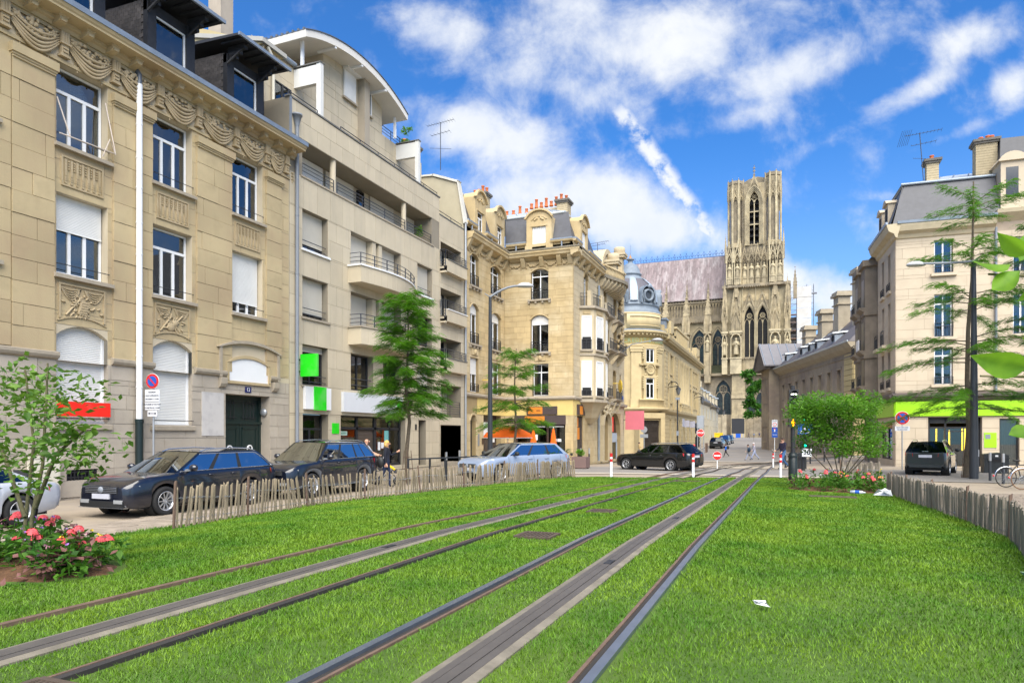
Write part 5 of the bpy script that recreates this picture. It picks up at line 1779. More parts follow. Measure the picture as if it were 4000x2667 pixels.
	aw=q.build('arched_shop_window', mat('pale_blue_frame', (.36, .42, .50), .5), R)
	pane(aw, FS, 56.5, 60.5, .36, -.3, 1.2, GLASSD);
	q=MB(FS);q.quad((56.5, .37, 2.0), (60.5, .37, 2.0), (60.5, .37, 3.7), (56.5, .37, 3.7));q.build('dark_transom', mat('plum_glass', (.05, .015, .02), .1), aw, local=True)
	q=MB(FS);q.quad((56.5, 1.4, -.3), (60.5, 1.4, -.3), (60.5, 1.4, 2), (56.5, 1.4, 2));q.build('shop_interior', mat('teal_inside', (.18, .28, .28), .7, var=.3), aw, local=True)
	q=MB(FS);q.box(56.6, 60.4, .40, .42, .35, .45);q.build('red_stripe', RED, aw, local=True)
	q=MB(FS);q.box(58.0, 58.7, .20, .28, 2.1, 3.4);q.build('red_sign', mat('red_glow_sign', (.75, .04, .015), .4), aw, local=True)
	q=MB(FS);q.box(61.6, 61.7, -1.9, -.2, 2.3, 4.0);s=tag(q.build('projecting_sign', mat('pink_sign', (.60, .16, .20), .5, var=.05)), 'square pink sign projecting from the corner house', 'sign')
	q=MB(FS);q.tube([(61.65, 0, 3.2), (61.65, -.25, 3.2)], .03, 5);q.build('bracket', IRON, s, local=True)
	q=MB(FS);q.box(60.9, 61.5, -.04, -.014, 4.85, 5.35);q.build('street_name_plate', mat('enamel_blue_bright', (.03, .07, .35), .4), R)
	q=MB(FS);q.tube([(52.5, -.12, 13.6), (52.5, -.12, -.2)], .085, 8);q.build('drainpipe', ZINC, R)
corner_house()
def bank():
	C=(-18.6, 86.2)
	R=thing('bank_building', 'ornate yellow bank with a grey zinc dome over its rounded corner', 'bank', (C[0], C[1], -.6))
	FS=fr((-14.6, 0, 0), r=(0, 1))
	FL=fr((0, 82.2, 0), r=(1, 0))
	rad=4.0
	S4=STONE4
	lead=mat('dome_zinc', (.17, .205, .245), .6, metal=.0, var=.18, scale=2)
	dslate=mat('dome_slate', (.105, .10, .115), .6, var=.2, scale=5)
	def FR(deg, r=rad):
		a=math.radians(deg)
		return fr((C[0]+r*math.cos(a), C[1]+r*math.sin(a), 0), r=(-math.sin(a), math.cos(a)))
	q=MB()
	q.lathe([(rad, -.7), (rad, 14.0)], 48, (*C, 0), a0=-PI*.62, a1=PI*.15)
	q.M=FL
	opsl=[(-20.4, -19.2, 6.2, 8.7), (-20.4, -19.2, 10.6, 12.2), (-21.0, -19.3, -.5, 3.6)]
	wall(q, -44, -18.6, -.7, 14.0, opsl, .35)
	q.M=FS
	ops=[(92.5, 94.2, 6.2, 9.0), (92.5, 94.2, 10.0, 12.4), (100.3, 110.2, 5.9, 12.6, 1.0), (111.5, 113, 6.2, 9), (111.5, 113, 10, 12.4)]
	ops+=[(115.6+i*2.2, 116.8+i*2.2, z0, z1)for i in range(3)for z0, z1 in((6.2, 9.0), (10, 12.2))]
	ops+=[(91.8+i*4.3, 93.2+i*4.3, .6, 3.9)for i in range(8)]
	wall(q, 86.2, 126.2, -.7, 14.0, ops, .35)
	q.quad((100.3, 1.0, 5.9), (110.2, 1.0, 5.9), (110.2, 1.0, 12.6), (100.3, 1.0, 12.6))
	q.quad((126.2, 0, -.7), (126.2, 16, -.7), (126.2, 16, 15), (126.2, 0, 15))
	q.build('wall', S4, R)
	it=blocks(86.2, 126.1, -.55, 4.6, ops, .52, 1.3, .06, .05, .2, seed=4)
	it+=blocks(88.2, 90.6, 5.3, 12.8, [], .52, 3, .08, .05, 0, seed=4)+blocks(97.2, 99.4, 5.3, 12.8, [], .52, 3, .08, .05, 0, seed=4)+blocks(123.4, 126.1, 5.3, 12.8, [], .52, 3.2, .08, .05, 0, seed=4)
	pieces(R, 'rusticated_block', it, S4, 260, FS)
	it=blocks(-44, -19.3, -.55, 4.6, opsl, .52, 1.3, .06, .05, .2, seed=4)
	pieces(R, 'corner_block', it, S4, 40, FL)
	for o in ops[:2]+ops[3:]:
		q=MB(FS);q.quad((o[0], .3, o[2]), (o[1], .3, o[2]), (o[1], .3, o[3]), (o[0], .3, o[3]));w_=q.build('window', mat('bank_dark_pane', (.05, .055, .06), .1), R)
		q=MB(FS);q.box(o[0], o[1], .22, .3, (o[2]+o[3])/2+.4, (o[2]+o[3])/2+.5);q.box((o[0]+o[1])/2-.05, (o[0]+o[1])/2+.05, .22, .3, o[2], o[3]);q.build('frame', S4 if o[2]<5 else WHITE, w_, local=True)
	for o in ops[:5]+ops[5:11]:
		if o[2]==5.9:continue
		q=MB(FS);q.box(o[0]-.25, o[1]+.25, -.18, 0, o[3]+.05, o[3]+.3);q.box(o[0]-.2, o[0], -.08, 0, o[2], o[3]);q.box(o[1], o[1]+.2, -.08, 0, o[2], o[3]);q.box(o[0]-.25, o[1]+.25, -.15, 0, o[2]-.2, o[2]);q.build('window_surround', S4, R)
	for o in opsl[:2]:
		window(R, FL, o[0], o[1], o[2], o[3], .25, lights=2, transom=.75 if o[2]<9 else None, curtain=CURT if o[2]<9 else None, fw=.1, midw=.12)
	q=MB(FL);q.box(-21.0, -19.3, .3, .36, -.5, 3.6);q.build('iron_door', mat('bronze_black', (.028, .022, .018), .5, var=.3, scale=8), R)
	for z in(5.3, 9.3, 13.6):
		q=MB(FL)
		q.box(-21.6, -18.9, -.9, 0, z-.35, z)
		for x in(-21.5, -19.2):q.box(x, x+.35, -.9, -.6, z, z+1.0)
		q.box(-21.6, -18.9, -.9, -.6, z+.9, z+1.05)
		for i in range(5):q.lathe([(.07, 0), (.13, .3), (.06, .6), (.1, .9)], 7, (-20.9+i*.36, -.75, z))
		q.build('balcony', S4, R)
	def ring(name, prof, m=None, a0=-PI*.62, a1=0.02):
		q=MB();q.lathe(prof, 40, (*C, 0), a0=a0, a1=a1);return q.build(name, m or S4, R)
	ring('base_ledge', [(rad, 4.5), (rad+.25, 4.6), (rad+.8, 4.9), (rad+.85, 5.15), (rad, 5.2)])
	ring('balcony_front', [(rad+.5, 5.15), (rad+.55, 6.0), (rad+.65, 6.02), (rad+.65, 6.15), (rad, 6.15)], a0=math.radians(-64), a1=math.radians(-14))
	ring('architrave', [(rad, 12.5), (rad+.15, 12.55), (rad+.15, 12.85), (rad+.05, 12.9)])
	ring('inscription_frieze', [(rad+.02, 12.85), (rad+.02, 13.75)], mat('gilt_frieze', (.36, .27, .09), .6, var=.2, scale=6))
	ring('cornice', [(rad, 13.75), (rad+.2, 13.8), (rad+.3, 14.1), (rad+.75, 14.2), (rad+.85, 14.45), (rad+.3, 14.5)])
	ring('cornice_lead', [(rad+.86, 14.46), (rad+.3, 14.72), (rad-.2, 14.74)], ZINC)
	for i in range(15):
		q=MB(FR(-92+i*6.6, rad+.2));q.box(-.12, .12, -.42, .1, 13.95, 14.14);q.build('modillion', S4, R)
	lt=mat('green_gilt_letters', (.30, .38, .20), .5, var=.1)
	rr_=rad+.03
	for ch, a in zip('CREDIT', np.arange(-86.5, -40, 6.9)):
		text(ch, .72, lt, FR(a, rr_), 0, -.02, 13.3, R, name='letter', bold=.012)
	for ch, a in zip('LYONNAIS', np.arange(-42.5, 20, 7.0)):
		text(ch, .72, lt, FR(a, rr_), 0, -.02, 13.3, R, name='letter', bold=.012)
	for a, w_ in((-68, .62), (-19, .52)):
		q=MB(FR(a));q.box(-w_, w_, -.22, .3, 6.2, 12.1);q.box(-w_-.1, w_+.1, -.32, .3, 11.9, 12.2);q.box(-w_-.16, w_+.16, -.38, .3, 12.2, 12.5);q.box(-w_-.1, w_+.1, -.3, .3, 5.2, 6.2);q.build('pilaster', S4, R)
	FRc=FR(-43)
	for z0, z1 in((6.25, 8.75), (10.6, 12.3)):
		q=MB(FRc)
		q.box(-.95, -.6, -.2, .3, z0, z1+.2);q.box(.6, .95, -.2, .3, z0, z1+.2);q.box(-.95, .95, -.22, .3, z1, z1+.3);q.box(-1.1, 1.1, -.35, .3, z0-.25, z0)
		q.build('window_surround', S4, R)
		window(R, FRc, -.6, .6, z0, z1, -.06, lights=2, transom=.72 if z0<9 else None, curtain=CURT if z0<9 else None, fw=.1, midw=.12)
		for s in(-1, 1):
			q=MB(FRc)
			for k in range(6):q.ball((s*1.05, -.2, z1+.2-k*.28), (.13, .12, .13), 6, k=4)
			q.build('garland_drop', S4, R)
	q=MB(FRc@tr(0, -.12, 9.72)@rot('X', PI/2));q.lathe([(0, .12), (.42, .12), (.46, .2), (.56, .2), (.6, 0)], 20);q.build('medallion', S4, R)
	text('CL', .55, S4, FRc, 0, -.26, 9.72, R, name='monogram', depth=.03)
	q=MB(FRc);rs=random.Random(6)
	for i in range(26):q.ball((rs.uniform(-.7, .7), -.1, 9.0+rs.uniform(-.25, .35)), (.13, .12, .12), 6, k=4)
	q.box(-1.5, 1.5, -.3, .2, 10.25, 10.45);arch_band(q, -.62, .62, 9.9, 10.4, .14, -.4, 0, n=8)
	q.build('carved_crest', S4, R)
	q=MB(FRc)
	q.box(-1.9, -1.3, -.6, .3, -.6, 4.5);q.box(1.3, 1.9, -.6, .3, -.6, 4.5);q.box(-1.9, 1.9, -.62, .3, 3.85, 4.5);q.box(-1.3, 1.3, -.3, .3, 3.6, 3.85)
	q.build('portal', S4, R)
	q=MB(FRc)
	q.box(-1.3, 1.3, -.12, .0, -.6, 3.6)
	for x in(-1.25, .05):
		for z in(-.3, 1.0, 2.2):
			q.box(x+.1, x+1.1, -.17, -.12, z+.1, z+1.0)
			q.lathe([(.22, 0), (.32, 0)], 12, (x+.6, -.18, z+.55))
	for k in range(9):q.tube([(-1.2+k*.3, -.16, 2.9), (-1.05+k*.3, -.18, 3.25), (-1.2+k*.3, -.16, 3.5)], .04, 5)
	q.build('iron_door', mat('bronze_black', (.028, .022, .018)), R)
	text('12BIS', .28, S4, FRc, 0, -.63, 4.18, R, name='lintel_carving')if False else None
	ring('attic_drum', [(3.75, 14.6), (3.75, 16.55), (3.95, 16.6), (3.95, 16.8), (3.5, 16.85)], a1=.5)
	q=MB();q.lathe([(3.75, 14.85), (3.95, 14.85), (3.95, 16.6), (3.75, 16.6)], 20, (*C, 0), a0=math.radians(-84), a1=math.radians(-8));q.build('attic_panel', S4, R)
	q=MB()
	for z0, z1 in((15.1, 15.2), (16.25, 16.35)):q.lathe([(3.95, z0), (4.03, z0), (4.03, z1), (3.95, z1)], 20, (*C, 0), a0=math.radians(-78), a1=math.radians(-14))
	q.build('panel_frame', S4, R)
	q=MB();q.lathe([(3.75, 16.8), (3.75, 17.2), (3.55, 17.3), (3.5, 17.75), (3.6, 17.8), (3.6, 17.95), (3.4, 18.0), (3.36, 18.4)], 40, (*C, 0));q.build('dome_base', lead, R)
	dome=[(3.34, 18.3), (3.25, 19.2), (2.95, 20.0), (2.45, 20.75), (1.8, 21.35), (1.35, 21.6)]
	q=MB();q.lathe(dome, 40, (*C, 0));q.build('dome', dslate, R)
	for k in range(6):
		a=math.radians(-70+60*k)
		q=MB()
		L_=[]
		for s in(-1, 1):
			L_.append([(C[0]+(r+.1)*math.cos(a)-s*(.18+.1*r)*math.sin(a), C[1]+(r+.1)*math.sin(a)+s*(.18+.1*r)*math.cos(a), z)for r, z in dome])
			L_.append([(C[0]+(r+.22)*math.cos(a)-s*(.05+.07*r)*math.sin(a), C[1]+(r+.22)*math.sin(a)+s*(.05+.07*r)*math.cos(a), z)for r, z in dome])
		q.grid([L_[0], L_[1], L_[3], L_[2]])
		q.build('dome_rib', mat('pale_rib_zinc', (.33, .385, .44), .45, metal=.25, var=.1), R)
		F_=FR(math.degrees(a)+30, 3.35)
		q=MB(F_@tr(0, -.1, 18.95)@rot('X', PI/2))
		q.lathe([(.5, .0), (.52, .25), (.62, .32), (.74, .3), (.8, .0)], 20)
		q.build('round_dormer', lead, R)
		q=MB(F_@tr(0, -.08, 18.95)@rot('X', PI/2));q.lathe([(0, .06), (.52, .06)], 16);q.build('dormer_pane', mat('bank_dark_pane', (.05, .055, .06)), R)
		q=MB(F_)
		arch_band(q, -.95, .95, 19.1, 20.05, .16, -.32, .8, n=10)
		for s in(-1, 1):
			q.box(s*1.0-.1, s*1.0+.1, -.3, .3, 18.0, 19.1)
			for j in range(9):q.ball((s*(.95-.05*abs(j-4)), -.42, 18.1+j*.16), .09, 6, k=4)
		q.ball((0, -.4, 20.0), (.25, .2, .25), 8)
		q.build('dormer_scrolls', lead, R)
	q=MB();q.lathe([(1.75, 21.3), (1.8, 21.5), (1.45, 21.55), (1.4, 21.75), (1.3, 21.8), (1.3, 22.0), (1.42, 22.05), (1.42, 22.2), (1.25, 22.25), (1.15, 22.8), (.85, 23.3), (.4, 23.6), (.3, 23.65), (.3, 24.0), (.5, 24.05), (.5, 24.15), (.25, 24.2), (.12, 24.45), (.03, 24.7), (.02, 25.9)], 24, (*C, 0));q.build('lantern', lead, R)
	q=MB();q.lathe([(.26, 24.2), (.13, 24.45), (.04, 24.68)], 10, (*C, 0));q.build('finial_tip', mat('rust_tip', (.35, .17, .06), .6), R)
	for x in(101.2, 103.8, 106.4, 109.2):
		q=MB(FS);q.lathe([(.62, 5.9), (.62, 6.1), (.52, 6.2), (.46, 11.8), (.52, 11.9), (.62, 12.2), (.66, 12.5)], 14, (x, .15, 0));q.build('column', S4, R)
	for x in(91.0, 95.3, 99.9, 110.6, 114.2, 122.4):
		q=MB(FS);q.box(x-.35, x+.35, -.2, 0, 5.3, 12.6);q.build('pilaster', S4, R)
	for(z0, prof)in((0, [(0, 4.55), (-.2, 4.6), (-.5, 4.85), (-.55, 5.1), (0, 5.2)]), (1, [(0, 12.55), (-.12, 12.6), (-.12, 13.2), (0, 13.25)]), (2, [(0, 13.4), (-.25, 13.5), (-.3, 13.75), (-.85, 13.85), (-.95, 14.15), (0, 14.25)])):
		q=MB(FS);q.prism(prof, 86.4, 126.4, axis='x');q.build('entablature', S4, R)
	for i in range(44):
		q=MB(FS);q.box(87.5+i*.88, 87.9+i*.88, -.75, 0, 13.62, 13.84);q.build('modillion', S4, R)
	q=MB(FS);q.box(86.2, 126.2, .25, .6, 14.2, 15.6)
	for x in(88.5, 92, 96, 99.5, 104, 110, 114, 118, 122, 125.5):q.box(x-.5, x+.5, 0.1, .7, 14.2, 15.9)
	q.box(99, 111, .15, .7, 15.6, 16.9);q.box(98.6, 111.4, .0, .8, 16.9, 17.2);q.box(122, 126.2, .1, .9, 15.6, 17.0);q.box(94, 96.5, .1, .9, 15.6, 17.3)
	q.build('attic', S4, R)
	q=MB(FS)
	for i in range(9):q.box(100.2+i*1.15, 100.7+i*1.15, .05, .2, 14.5, 16.6)
	q.build('attic_pilasters', S4, R)
	q=MB(FS);q.hexa([(88, .9, 15.4), (126, .9, 15.4), (126, 9, 15.4), (88, 9, 15.4), (90, 3.5, 18.2), (125, 3.5, 18.2), (125, 9, 18.2), (90, 9, 18.2)]);q.build('roof', SLATE, R)
	for x in(93.0, 97.0):
		q=MB(FS);q.box(x-.9, x+.9, .6, 3, 15.5, 17.2);q.box(x-1.1, x+1.1, .4, 3, 17.2, 17.4);q.build('roof_box', ZINC, R)
	q=MB(FS)
	for i in range(9):q.box(100.4+i*1.15, 100.8+i*1.15, -.4, -.1, 5.3, 6.3)
	q.box(100, 110.5, -.42, -.05, 6.2, 6.4);q.box(100, 110.5, -.42, 0, 5.15, 5.35);q.build('balustrade', S4, R)
	for x in(90.3, 117.0):
		lantern(R_thing=None, F=FS, x=x, z=8.2, lab='curled wall lantern on the bank facade nearer the corner' if x<100 else 'curled wall lantern farther along the bank facade')
	for x, w_ in((97.5, 1.4), (104.2, .7), (111.0, .7)):
		q=MB(FS);q.box(x, x+w_, -1.0-.0, -.9, 3.0, 4.1)if w_>1 else q.box(x-.05, x+.05, -1.0, -.2, 3.0, 4.0)
		tag(q.build('projecting_sign', mat('lilac_sign', (.38, .38, .46), .5)), {97.5:'blank lilac sign board in front of the bank base', 104.2:'small projecting sign in the middle of the bank base', 111.0:'small projecting sign at the far end of the bank base'}[x], 'sign')
def lantern(R_thing, F, x, z, lab):
	r=thing('wall_lantern', lab, 'street lamp', tuple(float(v)for v in(F@np.array([x, 0, z, 1]))[:3]), group='curled iron wall lanterns')
	q=MB(F)
	P=[(x, 0, z-1.2), (x, -.1, z-.2)]+[(x, -.75-.65*math.cos(a), z+.55*math.sin(a))for a in np.linspace(.0, PI, 9)]
	q.tube(P, .05, 6);q.tube([(x, -1.4, z), (x, -1.2, z-.2), (x, -1.05, z)], .04, 5)
	q.build('bracket', IRON, r)
	q=MB(F);q.lathe([(.10, -.15), (.32, -.35), (.36, -.42), (.2, -1.05), (.08, -1.15), (.02, -1.3)], 6, (x, -1.4, z), smooth=False);q.build('lamp_cage', mat('lantern_glass', (.11, .12, .13), .2), r)
	q=MB(F);q.lathe([(0, 0), (.06, -.05), (.10, -.15), (.36, -.36), (.38, -.43)], 6, (x, -1.4, z), smooth=False);q.build('lamp_hood', IRON, r)
bank()
def small_houses():
	FS=fr((-14.6, 0, 0), r=(0, 1))
	for k, (a, c, ez, top, m_, lab)in enumerate(((126.4, 142.0, 8.0, 11.2, mat('cream_front', (.46, .40, .28), .85, var=.12), 'narrow cream house with grey zinc dormers beyond the bank'), (142.2, 160.0, 7.7, 10.0, mat('cream_front_b', (.47, .42, .31), .85, var=.1), 'low cream house at the far end of the left row'))):
		R=thing('town_house', lab, 'house', (-14.6, (a+c)/2, .3), PI/2)
		ops=[]
		n=5
		for i in range(n):
			x=a+1.2+(c-a-2.2)*i/n
			ops+=[(x, x+1.15, 4.9, 6.9), (x, x+1.15, 1.2, 3.6)]
		q=MB(FS);wall(q, a, c, 0, ez, ops, .3);q.quad((c, 0, 0), (c, 9, 0), (c, 9, ez), (c, 0, ez));q.quad((a, 0, 0), (a, 9, 0), (a, 9, ez+3), (a, 0, ez));q.build('wall', m_, R)
		for o in ops:
			q=MB(FS);q.quad((o[0], .25, o[2]), (o[1], .25, o[2]), (o[1], .25, o[3]), (o[0], .25, o[3]));q.build('window', mat('bank_dark_pane', (.05, .055, .06)), R)
		for o in ops[::4]:
			q=MB(FS);q.box(o[0]-.6, o[0], -.08, 0, o[2], o[3]);q.box(o[1], o[1]+.6, -.08, 0, o[2], o[3]);q.build('shutters', mat('pale_grey_shutter', (.44, .43, .37), .6), R)
		q=MB(FS);q.prism([(0, ez-.5), (-.15, ez-.45), (-.5, ez-.1), (-.55, ez+.1), (0, ez+.2)], a, c, axis='x');q.build('eaves', LEDGE3, R)
		q=MB(FS);q.hexa([(a, -.3, ez+.1), (c, -.3, ez+.1), (c, 9, ez+.1), (a, 9, ez+.1), (a, 1.2, top), (c, 1.2, top), (c, 9, top+.5), (a, 9, top+.5)]);q.build('roof', ZINCD if k==0 else SLATE, R)
		for i in range(3):
			x=a+2.5+(c-a-5)*i/2
			q=MB(FS);q.box(x-.7, x+.7, -.1, 2, ez+.2, ez+2.1);q.build('dormer', m_, R)
			q=MB(FS);q.box(x-.9, x+.9, -.25, 2, ez+2.1, ez+2.35);q.build('dormer_roof', ZINCL, R)
			q=MB(FS);q.quad((x-.4, -.11, ez+.5), (x+.4, -.11, ez+.5), (x+.4, -.11, ez+1.9), (x-.4, -.11, ez+1.9));q.build('dormer_window', mat('bank_dark_pane', (.05, .055, .06)), R)
		q=MB(FS);q.box(c-1.2, c-.2, 1.5, 2.6, top-.5, top+1.4);q.build('chimney', m_, R)
	for x in(143.5, 158):
		lantern(None, FS, x, 7.4, 'curled wall lantern on the low cream houses' if x<150 else 'last curled wall lantern before the cathedral')
small_houses()
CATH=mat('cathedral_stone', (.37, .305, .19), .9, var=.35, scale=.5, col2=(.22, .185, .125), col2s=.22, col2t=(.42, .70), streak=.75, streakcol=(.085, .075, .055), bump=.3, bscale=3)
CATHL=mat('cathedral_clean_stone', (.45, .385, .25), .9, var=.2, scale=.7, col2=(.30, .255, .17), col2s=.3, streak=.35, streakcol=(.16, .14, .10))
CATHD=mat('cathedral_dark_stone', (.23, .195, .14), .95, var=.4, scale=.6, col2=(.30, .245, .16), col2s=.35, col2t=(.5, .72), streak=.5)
CGLASS=mat('leaded_glass', (.022, .032, .034), .25, var=.6, scale=2.5, col2=(.06, .11, .09), col2s=.5, col2t=(.5, .8))
LEADR=mat('lead_roof', (.20, .155, .158), .6, var=.25, scale=1.2, rnd=.22, col2=(.27, .235, .235), col2s=.3, stretch=(1.6, 1, .16))
BLUEI=mat('blue_crest', (.06, .13, .30), .5)
def pinnacle(q, x, y, z, h, w, m=0):
	q.box(x-w, x+w, y-w, y+w, z, z+h*.42, m)
	q.add([(x-w*1.15, y-w*1.15, z+h*.42), (x+w*1.15, y-w*1.15, z+h*.42), (x+w*1.15, y+w*1.15, z+h*.42), (x-w*1.15, y+w*1.15, z+h*.42), (x, y, z+h)], [(0, 1, 4), (1, 2, 4), (2, 3, 4), (3, 0, 4), (3, 2, 1, 0)], m)
	for k in range(4):
		t=.15+k*.2
		for sx, sy in((-1, -1), (1, -1)):
			q.ball((x+sx*w*1.2*(1-t), y+sy*w*1.2*(1-t), z+h*(.42+.58*t)), w*.28, 5, m, k=3)
	q.ball((x, y, z+h), w*.35, 6, m, k=4)
def gable(q, x0, x1, z0, z1, y, t=.35, m=0):
	xm=(x0+x1)/2
	for s in(x0, x1):
		q.hexa([(s, y-t, z0), (xm, y-t, z1), (xm, y, z1), (s, y, z0), (s+(xm-s)*.22, y-t, z0), (xm, y-t, z1-(z1-z0)*.22), (xm, y, z1-(z1-z0)*.22), (s+(xm-s)*.22, y, z0)], m)
		for k in range(5):
			u=(k+.6)/5
			q.ball((s+(xm-s)*u, y-t, z0+(z1-z0)*u+t*.5), t*.55, 5, m, k=3)
	q.tube([(xm, y-t/2, z1), (xm, y-t/2, z1+t*3)], t*.35, 5, m)
	q.ball((xm, y-t/2, z1+t*2.2), (t*.9, t*.6, t*.5), 6, m, k=4)
def statue(R, x, y, z, h, seed=0):
	rs=random.Random(seed)
	q=MB()
	s=h/2.0
	a=rs.uniform(-.15, .15)
	q.lathe([(.30, 0), (.34, .1), (.29, .6), (.26, 1.0), (.33, 1.35), (.36, 1.55), (.16, 1.68), (.11, 1.72)], 10, (x, y, z), sx=s, sy=s*.75)if False else None
	prof=[(.30, 0), (.34, .08), (.27, .7), (.25, 1.0), (.31, 1.3), (.34, 1.5), (.15, 1.66), (.10, 1.7)]
	q.lathe([(r*s, zz*s)for r, zz in prof], 10, (x, y, z))
	q.ball((x+a*.2, y-.03, z+1.83*s), (.14*s, .15*s, .18*s), 8)
	q.ball((x+a*.2, y, z+1.98*s), (.17*s, .17*s, .07*s), 8, k=4)
	for sd in(-1, 1):
		q.tube([(x+sd*.30*s, y, z+1.5*s), (x+sd*.38*s, y-.12*s, z+1.15*s), (x+sd*.05*s, y-.34*s, z+(1.2+rs.uniform(-.1, .25))*s)], [.10*s, .09*s, .06*s], 6)
	for k in range(5):
		xx=x+(-.2+.1*k)*s
		q.tube([(xx, y-.27*s, z+.05), (xx+a*.3, y-.22*s, z+.95*s)], .035*s, 5)
	q.build('statue', CATHL, R)
def gothic_window(R, x0, x1, z0, zs, zc, y, d=1.0, rose=True, m=None, lights=2, gl=None, name='window'):
	gl=gl or CGLASS
	m=m or CATHD
	P=arc_z(x0, x1, zs, zc, 12, True)
	q=MB();q.prism([(x0, z0)]+P+[(x1, z0)], y+d, y+d+.1);w_=q.build(name, gl, R)
	q=MB()
	xm=(x0+x1)/2
	W=x1-x0
	b=W*.035
	for i in range(lights+1):
		x=x0+W*i/lights
		q.box(x-b, x+b, y+d-.35, y+d, z0, zs-(0 if not rose else(zc-zs)*.0)if i in(0, lights)else zs+(zc-zs)*.05)
	for i in range(lights):
		a, c=x0+W*i/lights, x0+W*(i+1)/lights
		arch_band(q, a+b, c-b, zs-(zc-zs)*.25, zs+(zc-zs)*.15, b*1.3, y+d-.3, y+d, n=8, pointed=True)
	if rose:
		r=W*.235
		cz=zs+(zc-zs)*.36
		q.tube([(xm+r*math.cos(t*PI/8), y+d-.15, cz+r*math.sin(t*PI/8))for t in range(17)], b*1.3, 6)
		for k in range(6):
			a=k*PI/3+PI/6
			q.tube([(xm+r*.55*math.cos(a)+r*.36*math.cos(t*PI/4), y+d-.12, cz+r*.55*math.sin(a)+r*.36*math.sin(t*PI/4))for t in range(9)], b*.6, 5)
	q.build('tracery', m, w_, local=True)
	q=MB()
	n=max(3, int(W/lights/.6))
	for i in range(1, n*lights):q.box(x0+W*i/(n*lights)-.03, x0+W*i/(n*lights)+.03, y+d-.05, y+d, z0, zs)
	k=int((zs-z0)/.9)
	for j in range(1, k):q.box(x0, x1, y+d-.06, y+d, z0+(zs-z0)*j/k-.03, z0+(zs-z0)*j/k+.03)
	tag(q.build('leading', mat('lead_cames', (.02, .022, .022), .6), w_, local=True), kind='stuff')
	q=MB()
	for k in range(3):
		t=.28*(k+1)
		arch_band(q, x0-t+.28, x1+t-.28, zs, zc+(t-.28)*1.25, .26, y-.05+.22*(2-k), y+.3+.22*(2-k), n=10, pointed=True)
	q.build('archivolt', m, R)
	return w_
